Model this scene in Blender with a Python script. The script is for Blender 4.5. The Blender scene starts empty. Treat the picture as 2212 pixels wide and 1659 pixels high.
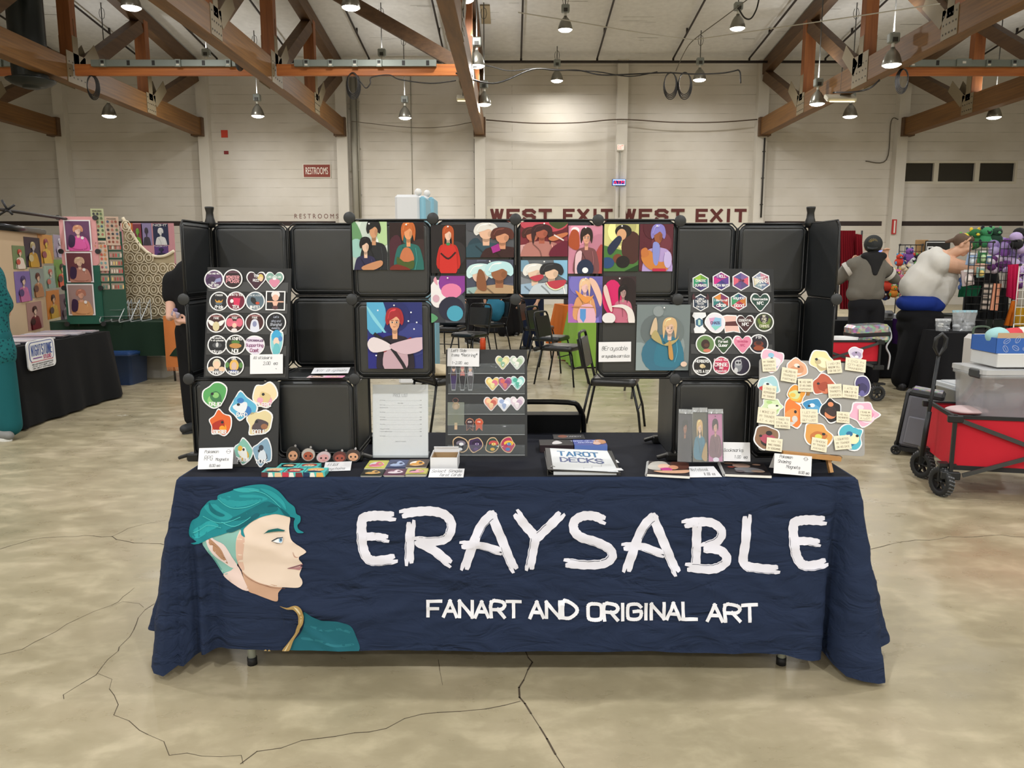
import bpy, math, random
from math import sin, cos, tan, atan, atan2, pi, radians, sqrt, hypot
from mathutils import Vector, Matrix, Euler
from mathutils.geometry import delaunay_2d_cdt
random.seed(7)
# ------------------------------------------------------------------ camera, world, exposure
F = 1700.0; TH = atan(264.5 / F); EYE = 1.508; CX, CY = 1106.0, 829.5
SC = bpy.context.scene; COL = SC.collection
cam_d = bpy.data.cameras.new('camera'); cam = bpy.data.objects.new('camera', cam_d); COL.objects.link(cam)
cam_d.sensor_width = 36.0; cam_d.lens = F / 2212.0 * 36.0
cam_d.clip_end = 200
cam.location = (0, 0, EYE); cam.rotation_euler = (pi / 2 - TH, 0, 0)
SC.camera = cam
SC.view_settings.view_transform = 'Standard'; SC.view_settings.look = 'None'
SC.view_settings.gamma = 1.0; SC.view_settings.use_curve_mapping = False
SC.view_settings.exposure = 0.34
LAMP_W = 105.0          # watts of every high bay lamp
world = bpy.data.worlds.new('world'); SC.world = world; world.use_nodes = True
world.node_tree.nodes['Background'].inputs[0].default_value = (0.02, 0.025, 0.035, 1)
world.node_tree.nodes['Background'].inputs[1].default_value = 0.3
SC.cycles.max_bounces = 6; SC.cycles.diffuse_bounces = 3; SC.cycles.transparent_max_bounces = 12
SC.cycles.sample_clamp_indirect = 6.0

def ray(px, py):
    u = (px - CX) / F; v = (py - CY) / F
    return Vector((u, cos(TH) - v * sin(TH), -sin(TH) - v * cos(TH)))
def P(px, py, d):
    """where the sight line through a point of the photograph meets the upright plane Y = d"""
    r = ray(px, py); return Vector((0, 0, EYE)) + r * (d / r.y)
def PZ(px, py, z):
    """the same on the level plane Z = z"""
    r = ray(px, py); return Vector((0, 0, EYE)) + r * ((z - EYE) / r.z)

# ------------------------------------------------------------------ materials
def lin(c):
    if isinstance(c, str):
        c = c.lstrip('#')
        if len(c) == 3: c = ''.join(k * 2 for k in c)
        c = [int(c[i:i + 2], 16) / 255 for i in (0, 2, 4)]
        c = [x / 12.92 if x <= .04045 else ((x + .055) / 1.055) ** 2.4 for x in c]
    return (c[0], c[1], c[2], 1)
MATS = {}
def mat(col, rough=.6, metal=0., spec=.5, name=None, emit=0., alpha=1., trans=0., bump=0., bscale=40., coat=0., var=0.):
    key = (str(col), rough, metal, spec, emit, alpha, trans, bump, bscale, coat, var)
    if key in MATS: return MATS[key]
    m = bpy.data.materials.new(name or 'paint'); m.use_nodes = True
    nt = m.node_tree; b = nt.nodes['Principled BSDF']
    b.inputs['Base Color'].default_value = lin(col)
    b.inputs['Roughness'].default_value = rough; b.inputs['Metallic'].default_value = metal
    b.inputs['Specular IOR Level'].default_value = spec
    b.inputs['Coat Weight'].default_value = coat
    if emit: b.inputs['Emission Color'].default_value = lin(col); b.inputs['Emission Strength'].default_value = emit
    if alpha < 1: b.inputs['Alpha'].default_value = alpha
    if trans: b.inputs['Transmission Weight'].default_value = trans
    if bump or var:
        tc = nt.nodes.new('ShaderNodeTexCoord'); n = nt.nodes.new('ShaderNodeTexNoise')
        n.inputs['Scale'].default_value = bscale; n.inputs['Detail'].default_value = 4
        nt.links.new(tc.outputs['Object'], n.inputs['Vector'])
        if bump:
            bp = nt.nodes.new('ShaderNodeBump'); bp.inputs['Strength'].default_value = bump; bp.inputs['Distance'].default_value = .004
            nt.links.new(n.outputs['Fac'], bp.inputs['Height']); nt.links.new(bp.outputs['Normal'], b.inputs['Normal'])
        if var:
            mx = nt.nodes.new('ShaderNodeMix'); mx.data_type = 'RGBA'; mx.blend_type = 'MULTIPLY'; mx.inputs[0].default_value = var
            mx.inputs[6].default_value = lin(col); nt.links.new(n.outputs['Fac'], mx.inputs[7]); nt.links.new(mx.outputs[2], b.inputs['Base Color'])
    MATS[key] = m; return m
def paper(c): return mat(c, .45, spec=.4)
def node(nt, t, **k):
    n = nt.nodes.new(t)
    for a, b in k.items():
        if a in n.inputs: n.inputs[a].default_value = b
        else: setattr(n, a, b)
    return n
def ramp(nt, fac, stops):
    r = nt.nodes.new('ShaderNodeValToRGB'); e = r.color_ramp.elements
    while len(e) < len(stops): e.new(.5)
    for q, (p_, c_) in zip(e, stops): q.position = p_; q.color = lin(c_)
    nt.links.new(fac, r.inputs[0]); return r.outputs[0]

# ------------------------------------------------------------------ mesh builder
class MB:
    def __init__(s): s.v = []; s.f = []; s.m = []; s.mats = []; s.sm = []
    def mi(s, m):
        if m not in s.mats: s.mats.append(m)
        return s.mats.index(m)
    def add(s, vs, fs, m, smooth=False):
        o = len(s.v); s.v += [tuple(v) for v in vs]; k = s.mi(m)
        for f in fs: s.f.append([i + o for i in f]); s.m.append(k); s.sm.append(smooth)
        return s
    def box(s, c, size, m, R=None, bev=0.):
        hx, hy, hz = [q / 2 for q in size]; c = Vector(c)
        if bev > 0:
            b = min(bev, hx * .9, hy * .9, hz * .9); vs = []
            for sx in (-1, 1):
                for sy in (-1, 1):
                    for sz in (-1, 1):
                        vs += [(sx * hx, sy * (hy - b), sz * (hz - b)), (sx * (hx - b), sy * hy, sz * (hz - b)), (sx * (hx - b), sy * (hy - b), sz * hz)]
            def I(sx, sy, sz, a): return ((sx > 0) * 4 + (sy > 0) * 2 + (sz > 0)) * 3 + a
            fs = []
            for q in (-1, 1):
                fs += [[I(q, -1, -1, 0), I(q, 1, -1, 0), I(q, 1, 1, 0), I(q, -1, 1, 0)][::q],
                       [I(-1, q, -1, 1), I(-1, q, 1, 1), I(1, q, 1, 1), I(1, q, -1, 1)][::q],
                       [I(-1, -1, q, 2), I(1, -1, q, 2), I(1, 1, q, 2), I(-1, 1, q, 2)][::q]]
                for r in (-1, 1):
                    fs += [[I(q, r, -1, 0), I(q, r, -1, 1), I(q, r, 1, 1), I(q, r, 1, 0)][::-q * r],
                           [I(q, -1, r, 0), I(q, -1, r, 2), I(q, 1, r, 2), I(q, 1, r, 0)][::q * r],
                           [I(-1, q, r, 1), I(-1, q, r, 2), I(1, q, r, 2), I(1, q, r, 1)][::-q * r]]
                    for t in (-1, 1): fs += [[I(q, r, t, 0), I(q, r, t, 1), I(q, r, t, 2)][::q * r * t]]
        else:
            vs = [(x * hx, y * hy, z * hz) for x in (-1, 1) for y in (-1, 1) for z in (-1, 1)]
            fs = [[0, 1, 3, 2], [4, 6, 7, 5], [0, 4, 5, 1], [2, 3, 7, 6], [0, 2, 6, 4], [1, 5, 7, 3]]
        if R is not None: vs = [R @ Vector(v) for v in vs]
        return s.add([Vector(v) + c for v in vs], fs, m)
    def bar(s, a, b, w, h, m, up=(0, 0, 1), bev=0.):
        a, b = Vector(a), Vector(b); d = b - a; y = d.normalized(); u = Vector(up)
        if abs(y.dot(u)) > .98: u = Vector((1, 0, 0))
        x = y.cross(u).normalized(); z = x.cross(y)
        return s.box((a + b) / 2, (w, d.length, h), m, Matrix((x, y, z)).transposed(), bev)
    def tube(s, pts, r, m, n=8, closed=False, cap=True):
        pts = [Vector(p) for p in pts]; N = len(pts); rs = r if isinstance(r, (list, tuple)) else [r] * N
        vs = []; prev = None
        for i, p in enumerate(pts):
            if closed: t = (pts[(i + 1) % N] - pts[i - 1]).normalized()
            else: t = (pts[min(i + 1, N - 1)] - pts[max(i - 1, 0)]).normalized()
            if prev is None:
                u = Vector((0, 0, 1)) if abs(t.z) < .9 else Vector((1, 0, 0))
                x = t.cross(u).normalized()
            else: x = (prev - t * prev.dot(t)).normalized()
            prev = x; y = t.cross(x)
            for k in range(n):
                a = 2 * pi * k / n; vs.append(p + (x * cos(a) + y * sin(a)) * rs[i])
        fs = []
        for i in range(N if closed else N - 1):
            j = (i + 1) % N
            for k in range(n): fs.append([i * n + k, i * n + (k + 1) % n, j * n + (k + 1) % n, j * n + k])
        if cap and not closed: fs += [list(range(n))[::-1], [(N - 1) * n + k for k in range(n)]]
        return s.add(vs, fs, m, True)
    def lathe(s, c, prof, m, n=20, axis=(0, 0, 1), smooth=True):
        ax = Vector(axis).normalized(); u = Vector((1, 0, 0)) if abs(ax.x) < .9 else Vector((0, 1, 0))
        x = ax.cross(u).normalized(); y = ax.cross(x); c = Vector(c); vs = []
        for r, z in prof:
            for k in range(n):
                a = 2 * pi * k / n; vs.append(c + ax * z + (x * cos(a) + y * sin(a)) * max(r, 1e-5))
        fs = []
        for i in range(len(prof) - 1):
            for k in range(n): fs.append([i * n + k, i * n + (k + 1) % n, (i + 1) * n + (k + 1) % n, (i + 1) * n + k])
        return s.add(vs, fs, m, smooth)
    def disc(s, c, r, h, m, axis=(0, 0, 1), n=24):
        return s.lathe(c, [(0, 0), (r, 0), (r, h), (0, h)], m, n, axis, False)
    def ball(s, c, r, m, R=None, n=14, k=9):
        if not isinstance(r, (tuple, list)): r = (r, r, r)
        vs = []; fs = []
        for i in range(k + 1):
            th = pi * i / k
            for j in range(n):
                a = 2 * pi * j / n; v = Vector((r[0] * sin(th) * cos(a), r[1] * sin(th) * sin(a), r[2] * cos(th)))
                if R is not None: v = R @ v
                vs.append(Vector(c) + v)
        for i in range(k):
            for j in range(n): fs.append([i * n + j, (i + 1) * n + j, (i + 1) * n + (j + 1) % n, i * n + (j + 1) % n])
        return s.add(vs, fs, m, True)
    def prism(s, fr, pts, z0, z1, m, mside=None):
        n = len(pts)
        if sum(pts[i][0] * pts[(i + 1) % n][1] - pts[(i + 1) % n][0] * pts[i][1] for i in range(n)) < 0: pts = pts[::-1]
        s.add([fr(x, y, z1) for x, y in pts], [list(range(n))], m)
        s.add([fr(x, y, z0) for x, y in pts], [list(range(n))[::-1]], mside or m)
        vs = [fr(x, y, z0) for x, y in pts] + [fr(x, y, z1) for x, y in pts]
        return s.add(vs, [[i, (i + 1) % n, n + (i + 1) % n, n + i] for i in range(n)], mside or m)
    def flat(s, fr, pts, z, m):
        n = len(pts)
        if n < 3: return s
        if sum(pts[i][0] * pts[(i + 1) % n][1] - pts[(i + 1) % n][0] * pts[i][1] for i in range(n)) < 0: pts = pts[::-1]
        return s.add([fr(x, y, z) for x, y in pts], [list(range(n))], m)
    def build(s, name, parent=None, loc=None, mods=()):
        me = bpy.data.meshes.new(name); me.from_pydata(s.v, [], s.f)
        for m in s.mats: me.materials.append(m)
        me.polygons.foreach_set('material_index', s.m); me.polygons.foreach_set('use_smooth', s.sm)
        me.validate(); me.update()
        o = bpy.data.objects.new(name, me); COL.objects.link(o)
        if parent is not None: o.parent = parent
        if loc is not None:
            L = Vector(loc); me.transform(Matrix.Translation(-L)); o.location = L
        return o
def tag(o, label, cat, group=None, kind=None):
    if label: o['label'] = label
    if cat: o['category'] = cat
    if group: o['group'] = group
    if kind: o['kind'] = kind
    return o
def struct(o): o['kind'] = 'structure'; return o
def empty(name, loc, label=None, cat=None, group=None, rz=0):
    o = bpy.data.objects.new(name, None); COL.objects.link(o); o.location = loc; o.rotation_euler = (0, 0, rz)
    o.empty_display_size = .1
    return tag(o, label, cat, group)
def kids(o): return [c for c in bpy.data.objects if c.parent == o]
def copy_tree(o, parent=None):
    c = o.copy(); COL.objects.link(c)
    if parent is not None: c.parent = parent
    for ch in kids(o): copy_tree(ch, c)
    return c
def frame(o, ux=(1, 0, 0), uy=(0, 0, 1)):
    """2D drawing plane: origin, axes; third value is height off the plane"""
    o = Vector(o); ux = Vector(ux).normalized(); uy = Vector(uy); uy = (uy - ux * uy.dot(ux)).normalized(); n = ux.cross(uy)
    f = lambda x, y, z=0.: o + ux * x + uy * y + n * z
    f.o, f.ux, f.uy, f.n = o, ux, uy, n
    return f
def cr(pts, k=5, closed=True):
    """smooth curve through points"""
    n = len(pts); out = []
    rng = range(n) if closed else range(n - 1)
    for i in rng:
        if closed: a, b, c, d = pts[i - 1], pts[i], pts[(i + 1) % n], pts[(i + 2) % n]
        else: a, b, c, d = pts[max(i - 1, 0)], pts[i], pts[i + 1], pts[min(i + 2, n - 1)]
        for j in range(k):
            t = j / k; t2 = t * t; t3 = t2 * t
            out.append(tuple(.5 * (2 * b[q] + (c[q] - a[q]) * t + (2 * a[q] - 5 * b[q] + 4 * c[q] - d[q]) * t2 + (3 * b[q] - a[q] - 3 * c[q] + d[q]) * t3) for q in range(len(b))))
    if not closed: out.append(tuple(pts[-1]))
    return out
def clip(pts, x0, y0, x1, y1):
    for ax, lim, sg in ((0, x0, 1), (0, x1, -1), (1, y0, 1), (1, y1, -1)):
        out = []; n = len(pts)
        for i in range(n):
            a, b = pts[i], pts[(i + 1) % n]; ia = (a[ax] - lim) * sg >= 0; ib = (b[ax] - lim) * sg >= 0
            if ia: out.append(a)
            if ia != ib:
                t = (lim - a[ax]) / (b[ax] - a[ax]); out.append((a[0] + (b[0] - a[0]) * t, a[1] + (b[1] - a[1]) * t))
        pts = out
        if len(pts) < 3: return []
    return pts
# one line lettering, baseline at 2, capitals to 8
GL = {'A':'02 28 42;14 34','B':'02 08 28 37 36 25 05;25 44 43 32 02','C':'47 38 18 07 03 12 32 43','D':'02 08 28 46 44 22 02','E':'42 02 08 48;05 35','F':'02 08 48;05 35',
'G':'47 38 18 07 03 12 32 43 45 25','H':'02 08;42 48;05 45','I':'22 28','J':'48 43 32 12 03','K':'02 08;48 05 42','L':'08 02 42','M':'02 08 25 48 42','N':'02 08 42 48',
'O':'18 07 03 12 32 43 47 38 18','P':'02 08 38 47 46 35 05','Q':'18 07 03 12 32 43 47 38 18;24 42','R':'02 08 38 47 46 35 05;25 42','S':'47 38 18 07 06 15 35 44 43 32 12 03',
'T':'08 48;28 22','U':'08 03 12 32 43 48','V':'08 22 48','W':'08 12 28 32 48','X':'08 42;02 48','Y':'08 25 48;25 22','Z':'08 48 02 42',
'a':'46 42;45 36 16 05 03 12 32 43','b':'08 02;05 16 36 45 43 32 12 03','c':'45 36 16 05 03 12 32 43','d':'48 42;45 36 16 05 03 12 32 43','e':'04 44 45 36 16 05 03 12 32 43',
'f':'37 28 17 12;06 26','g':'46 41 30 10;45 36 16 05 03 12 32 43','h':'08 02;05 16 36 45 42','i':'26 22;27 28','j':'36 31 20 10','k':'08 02;46 04 42','l':'28 22',
'm':'06 02;05 16 25 22;25 36 45 42','n':'06 02;05 16 36 45 42','o':'16 05 03 12 32 43 45 36 16','p':'06 00;05 16 36 45 43 32 12 03','q':'46 40;45 36 16 05 03 12 32 43',
'r':'06 02;05 16 36','s':'45 36 16 05 14 34 43 32 12 03','t':'18 13 22 32;06 36','u':'06 03 12 32 43;46 42','v':'06 22 46','w':'06 12 24 32 46','x':'06 42;02 46',
'y':'06 03 12 32 43;46 41 30 10','z':'06 46 02 42','0':'18 07 03 12 32 43 47 38 18','1':'17 28 22','2':'07 18 38 47 46 02 42','3':'07 18 38 47 46 35 44 43 32 12 03',
'4':'38 04 44;35 32','5':'48 08 05 35 44 43 32 02','6':'38 06 03 12 32 43 44 35 05','7':'08 48 12','8':'15 06 07 18 38 47 46 35 15 04 03 12 32 43 44 35','9':'12 43 47 38 18 07 06 15 45',
'.':'12 13','!':'12 13;14 18','*':'06 48;08 46;25 29',"'":'17 18',"-":'05 35','/':'02 48','@':'34 24 15 16 27 36 34 43 47 38 18 07 03 12 32','&':'42 07 18 27 03 12 44',
'?':'07 18 38 47 25 24;22 23','$':'47 07 05 45 43 03;29 21','=':'04 44;06 46','+':'05 45;27 23',',':'12 01','^':'26 02 10 22 30 42 26','~':'05 16 34 45'}
GL['^'] = '22 05 07 18 27 38 47 45 22'
def seg(a, b, w):
    dx, dy = b[0] - a[0], b[1] - a[1]; L = hypot(dx, dy) or 1e-6; dx, dy = dx / L * w / 2, dy / L * w / 2
    return [(a[0] - dx - dy, a[1] - dy + dx), (a[0] - dx + dy, a[1] - dy - dx), (b[0] + dx + dy, b[1] + dy - dx), (b[0] + dx - dy, b[1] + dy + dx)]
def textw(t, h, asp=.62, gap=.32):
    s = h / 6; w = 0
    for ch in t:
        w += (1.4 if ch in "Iil.!'," else 2.4 if ch == ' ' else 4) * s * asp * 1.45 + gap * h * .5
    return w - gap * h * .5
def strokes(t, x, y, h, asp=.62, gap=.32, slant=0., jit=0., align='c', fitw=None, smooth=0):
    """segments of a line of text; x,y is the anchor on the baseline, h the capital height"""
    if fitw: asp = asp * fitw / textw(t, h, asp, gap); gap = gap * fitw / textw(t, h, .62, gap) if False else gap
    W = textw(t, h, asp, gap)
    if fitw:
        for _ in range(6): asp *= (fitw / W) ** 1.2; asp = max(.12, asp); W = textw(t, h, asp, gap)
    x0 = x - W / 2 if align == 'c' else x; s = h / 6; out = []; rnd = random.Random(t)
    for ch in t:
        nar = ch in "Iil.!',"; cw = (1.4 if nar else 2.4 if ch == ' ' else 4) * s * asp * 1.45
        if ch in GL:
            jy = (rnd.random() - .5) * jit * h
            for pl in GL[ch].split(';'):
                q = [(int(a[0]), int(a[1]) - 2) for a in pl.split()]
                if nar: q = [((a - 2 if ch in 'Iil' else a - 1) + .7, b) for a, b in q]; q = [(a / 1.4 * 4, b) for a, b in q]
                q = [(x0 + a / 4 * cw + b * s * slant, y + b * s + jy) for a, b in q]
                if smooth and len(q) > 4: q = cr(q, smooth, False)
                for a, b in zip(q, q[1:]): out.append((a, b))
        x0 += cw + gap * h * .5
    return out
def text(mb, fr, t, x, y, h, col, w=None, z=.0012, **k):
    m = col if not isinstance(col, str) else paper(col); w = w or h * .16
    for i, (a, b) in enumerate(strokes(t, x, y, h, **k)): mb.flat(fr, seg(a, b, w), z + i * w * .006, m)
def bigtext(t, size, depth=0.):
    """letters in the plain built-in sans as a mesh (verts, faces), centred"""
    cu = bpy.data.curves.new('letters', 'FONT'); cu.body = t; cu.size = size; cu.extrude = depth; cu.align_x = 'CENTER'; cu.resolution_u = 3
    o = bpy.data.objects.new('letters', cu); COL.objects.link(o); bpy.context.view_layer.update()
    me = bpy.data.meshes.new_from_object(o.evaluated_get(bpy.context.evaluated_depsgraph_get()))
    vs = [v.co.copy() for v in me.vertices]; fs = [list(p.vertices) for p in me.polygons]
    bpy.data.objects.remove(o); bpy.data.curves.remove(cu); bpy.data.meshes.remove(me)
    return vs, fs
def sans(mb, fr, t, x, y, w, h, col, z=.001):
    vs, fs = bigtext(t, 1.0)
    x0 = min(v.x for v in vs); x1 = max(v.x for v in vs); y0 = min(v.y for v in vs); y1 = max(v.y for v in vs)
    m = col if not isinstance(col, str) else paper(col)
    mb.add([fr(x + ((v.x - x0) / (x1 - x0) - .5) * w, y + ((v.y - y0) / (y1 - y0) - .5) * h, z) for v in vs], fs, m)
def ell(cx, cy, rx, ry, n=20, rot=0.):
    c, s = cos(rot), sin(rot)
    return [(cx + rx * cos(2 * pi * i / n) * c - ry * sin(2 * pi * i / n) * s, cy + rx * cos(2 * pi * i / n) * s + ry * sin(2 * pi * i / n) * c) for i in range(n)]
def art(mb, fr, w, h, shapes, z0=.0006, dz=.00025, bounds=True):
    """drawing in unit coordinates (0..1, y up) on a w x h rectangle whose lower left corner is the frame's origin"""
    z = z0
    for sh in shapes:
        k = sh[0]; z += dz
        if k == 'e': pts = ell(sh[1] * w, sh[2] * h, sh[3] * w, sh[4] * h, 18, sh[6] if len(sh) > 6 else 0); col = sh[5]
        elif k == 'p': pts = [(a * w, b * h) for a, b in cr(sh[1], 4)]; col = sh[2]
        elif k == 'q': pts = [(a * w, b * h) for a, b in sh[1]]; col = sh[2]
        elif k == 'l':
            q = cr(sh[1], 4, False)
            for i_, (a, b) in enumerate(zip(q, q[1:])):
                pp = seg((a[0] * w, a[1] * h), (b[0] * w, b[1] * h), sh[2] * w)
                if bounds: pp = clip(pp, 0, 0, w, h)
                mb.flat(fr, pp, z + i_ * 3e-5, paper(sh[3]))
            continue
        elif k == 't':
            text(mb, fr, sh[1], sh[2] * w, sh[3] * h, sh[4] * h, sh[5], z=z, w=(sh[6] if len(sh) > 6 else .16) * sh[4] * h, **(sh[7] if len(sh) > 7 else {})); continue
        if bounds: pts = clip(pts, 0, 0, w, h)
        mb.flat(fr, pts, z, paper(col))
def U(*a):
    """polygon points from a flat list of hundredths"""
    return [(a[i] / 100, a[i + 1] / 100) for i in range(0, len(a), 2)]
# ------------------------------------------------------------------ the hall
WY = 28.0; ZW = 8.163; SL = .12; HX0, HX1, HY0 = -24.0, 24.0, -20.0; RIDGE = 4.0
def ceil_z(y): return ZW + SL * (WY - max(y, RIDGE)) - (SL * (RIDGE - y) if y < RIDGE else 0)
def floor_mat():
    m = bpy.data.materials.new('polished concrete'); m.use_nodes = True; nt = m.node_tree; b = nt.nodes['Principled BSDF']; L = nt.links.new
    tc = node(nt, 'ShaderNodeTexCoord'); mp = node(nt, 'ShaderNodeMapping'); L(tc.outputs['Object'], mp.inputs[0])
    n1 = node(nt, 'ShaderNodeTexNoise', Scale=1.3, Detail=6., Roughness=.62); L(mp.outputs[0], n1.inputs[0])
    mp2 = node(nt, 'ShaderNodeMapping'); mp2.inputs['Scale'].default_value = (1.6, 2.6, 1); L(tc.outputs['Object'], mp2.inputs[0])
    n2 = node(nt, 'ShaderNodeTexNoise', Scale=2.6, Detail=8., Roughness=.6, Distortion=.25); L(mp2.outputs[0], n2.inputs[0])
    c1 = ramp(nt, n1.outputs['Fac'], [(.3, 'a2997f'), (.5, 'b4aa90'), (.72, 'c2b69e')])
    c2 = ramp(nt, n2.outputs['Fac'], [(.3, 'cfcabe'), (.5, 'dedad0'), (.66, 'fcf9f2')])
    mx = node(nt, 'ShaderNodeMix', data_type='RGBA', blend_type='MULTIPLY'); mx.inputs[0].default_value = .8; L(c1, mx.inputs[6]); L(c2, mx.inputs[7])
    # rusty patch right of the booth
    vs = node(nt, 'ShaderNodeVectorMath', operation='SUBTRACT'); vs.inputs[1].default_value = (2.55, 3.7, 0); L(tc.outputs['Object'], vs.inputs[0])
    sc = node(nt, 'ShaderNodeVectorMath', operation='MULTIPLY'); sc.inputs[1].default_value = (1.2, 1.9, 0); L(vs.outputs[0], sc.inputs[0])
    ln = node(nt, 'ShaderNodeVectorMath', operation='LENGTH'); L(sc.outputs[0], ln.inputs[0])
    rr = ramp(nt, ln.outputs['Value'], [(.15, '888888'), (.9, '000000')])
    m3 = node(nt, 'ShaderNodeMix', data_type='RGBA', blend_type='MULTIPLY'); L(rr, m3.inputs[0]); L(mx.outputs[2], m3.inputs[6]); m3.inputs[7].default_value = lin('e0aa8c')
    L(m3.outputs[2], b.inputs['Base Color'])
    r_ = ramp(nt, n2.outputs['Fac'], [(.3, '858585'), (.7, 'b0b0b0')]); L(r_, b.inputs['Roughness']); b.inputs['Specular IOR Level'].default_value = .45
    return m
def block_mat(base, dark, scale=(1, 1, 1), bw=.4, bh=.2, strength=.5):
    m = bpy.data.materials.new('painted block wall'); m.use_nodes = True; nt = m.node_tree; b = nt.nodes['Principled BSDF']; L = nt.links.new
    tc = node(nt, 'ShaderNodeTexCoord'); sp = node(nt, 'ShaderNodeSeparateXYZ'); L(tc.outputs['Object'], sp.inputs[0])
    cb = node(nt, 'ShaderNodeCombineXYZ'); L(sp.outputs[0], cb.inputs[0]); L(sp.outputs[2], cb.inputs[1])
    br = node(nt, 'ShaderNodeTexBrick', Scale=1.0); br.inputs['Brick Width'].default_value = bw; br.inputs['Row Height'].default_value = bh
    br.inputs['Mortar Size'].default_value = .012; br.inputs['Mortar Smooth'].default_value = .6; br.inputs['Color1'].default_value = lin(base); br.inputs['Color2'].default_value = lin(base); br.inputs['Mortar'].default_value = lin(dark)
    L(cb.outputs[0], br.inputs[0])
    n = node(nt, 'ShaderNodeTexNoise', Scale=.6, Detail=5.); L(tc.outputs['Object'], n.inputs[0])
    nn = node(nt, 'ShaderNodeTexNoise', Scale=2.5, Detail=3.); mp = node(nt, 'ShaderNodeMapping'); mp.inputs['Scale'].default_value = (.4, 1, 2.5); L(tc.outputs['Object'], mp.inputs[0]); L(mp.outputs[0], nn.inputs[0])
    mxn = node(nt, 'ShaderNodeMix', data_type='RGBA'); rp = ramp(nt, nn.outputs['Fac'], [(.42, '000000'), (.62, 'ffffff')]); L(rp, mxn.inputs[0]); mxn.inputs[6].default_value = lin(base); L(br.outputs['Color'], mxn.inputs[7])
    c = ramp(nt, n.outputs['Fac'], [(.3, 'dedad0'), (.7, 'ffffff')])
    mx = node(nt, 'ShaderNodeMix', data_type='RGBA', blend_type='MULTIPLY'); mx.inputs[0].default_value = .7; L(mxn.outputs[2], mx.inputs[6]); L(c, mx.inputs[7]); L(mx.outputs[2], b.inputs['Base Color'])
    b.inputs['Roughness'].default_value = .7
    bp = node(nt, 'ShaderNodeBump', Strength=.3, Distance=.01); L(br.outputs['Fac'], bp.inputs['Height']); bp.invert = True; L(bp.outputs[0], b.inputs['Normal'])
    return m
M_floor = floor_mat()
M_wall = block_mat('d2cdc6', 'a9a49b', bw=40., bh=.31); M_pil = mat('d2cdc4', .7, name='painted pilaster', var=.15, bscale=1.5)
M_ceil = mat('e4e4e4', .8, name='painted deck', bump=.3, bscale=6, var=.25)
M_crack = mat('4a3f30', .9)
mb = MB(); mb.add([(HX0, HY0, 0), (HX1, HY0, 0), (HX1, WY, 0), (HX0, WY, 0)], [[0, 1, 2, 3]], M_floor)
rc = random.Random(3)
def crack(pts, w):
    q = [PZ(x, y, 0) for x, y in pts]; out = []
    for a, b in zip(q, q[1:]):
        n = max(1, int((b - a).length / .05))
        for i in range(n):
            p = a.lerp(b, i / n); out.append((p.x + rc.uniform(-.009, .009), p.y + rc.uniform(-.012, .012)))
    out.append((q[-1].x, q[-1].y)); fr = frame((0, 0, .0006), (1, 0, 0), (0, 1, 0))
    for a, b in zip(out, out[1:]): mb.flat(fr, seg(a, b, w * rc.uniform(.5, 1.3)), 0, M_crack)
for w, s in ((.004, '0 1187 45 1172 95 1161 180 1158 240 1159 285 1174 345 1176 400 1182'), (.002, '240 1159 280 1140 360 1123'), (.0025, '0 1413 40 1406 100 1375 170 1335 240 1310 290 1270'),
             (.003, '333 1305 300 1332 288 1360 265 1395 220 1440 210 1457 140 1500 138 1510'), (.002, '210 1457 240 1470 242 1505 258 1520 250 1545 280 1560 320 1590 350 1605 370 1628 440 1632 520 1636 525 1650'),
             (.0055, '1130 1380 1134 1405 1138 1418 1146 1432 1136 1450 1127 1470 1126 1505 1132 1520 1148 1545 1165 1570 1185 1600 1200 1632 1222 1664'),
             (.0035, '1126 1513 1090 1523 1050 1534 1000 1533 950 1536 915 1547 870 1549 835 1572 800 1580 690 1592 610 1612 560 1622 520 1650'),
             (.0045, '1800 1194 1883 1186 1905 1183 1940 1172 1980 1167 2010 1166 2050 1158 2110 1161 2160 1156 2212 1160'), (.0015, '240 1310 262 1302 300 1305 310 1312'), (.0015, '945 1425 950 1450 956 1480')):
    v = [int(k) for k in s.split()]; crack(list(zip(v[::2], v[1::2])), w)
struct(mb.build('floor'))
mb = MB(); T = .3
zr = ceil_z(RIDGE); zb = ceil_z(HY0)
mb.add([(HX0, WY, ZW), (HX1, WY, ZW), (HX1, RIDGE, zr), (HX0, RIDGE, zr), (HX0, HY0, zb), (HX1, HY0, zb)], [[0, 1, 2, 3], [3, 2, 5, 4]], M_ceil)
# seams of the deck boards and scuffs
M_seam = mat('6d685c', .9); rs = random.Random(5)
fr = frame((0, WY, ZW - .004), (1, 0, 0), (0, -1, SL)); n_ = fr.n
fr = frame(Vector((0, WY, ZW)) + Vector((0, 0, -.006)), (1, 0, 0), (0, -1, SL))
for i in range(150):
    x = rs.uniform(-17, 17); y = rs.uniform(.3, 13); l = rs.uniform(.15, .9)
    mb.flat(fr, seg((x, y), (x + l, y), rs.uniform(.006, .014)), 0, M_seam)
struct(mb.build('ceiling'))
mb = MB(); wx0, wx1 = P(1945, 350, WY).x, P(2199, 350, WY).x; wz1, wz0 = P(2000, 347, WY).z, P(2000, 397, WY).z
mb.box(((HX0 + wx0) / 2, WY + .15, ZW / 2), (wx0 - HX0, .3, ZW), M_wall); mb.box(((HX1 + wx1) / 2, WY + .15, ZW / 2), (HX1 - wx1, .3, ZW), M_wall)
mb.box(((wx0 + wx1) / 2, WY + .15, wz0 / 2), (wx1 - wx0, .3, wz0), M_wall); mb.box(((wx0 + wx1) / 2, WY + .15, (wz1 + ZW) / 2), (wx1 - wx0, .3, ZW - wz1), M_wall)
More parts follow.
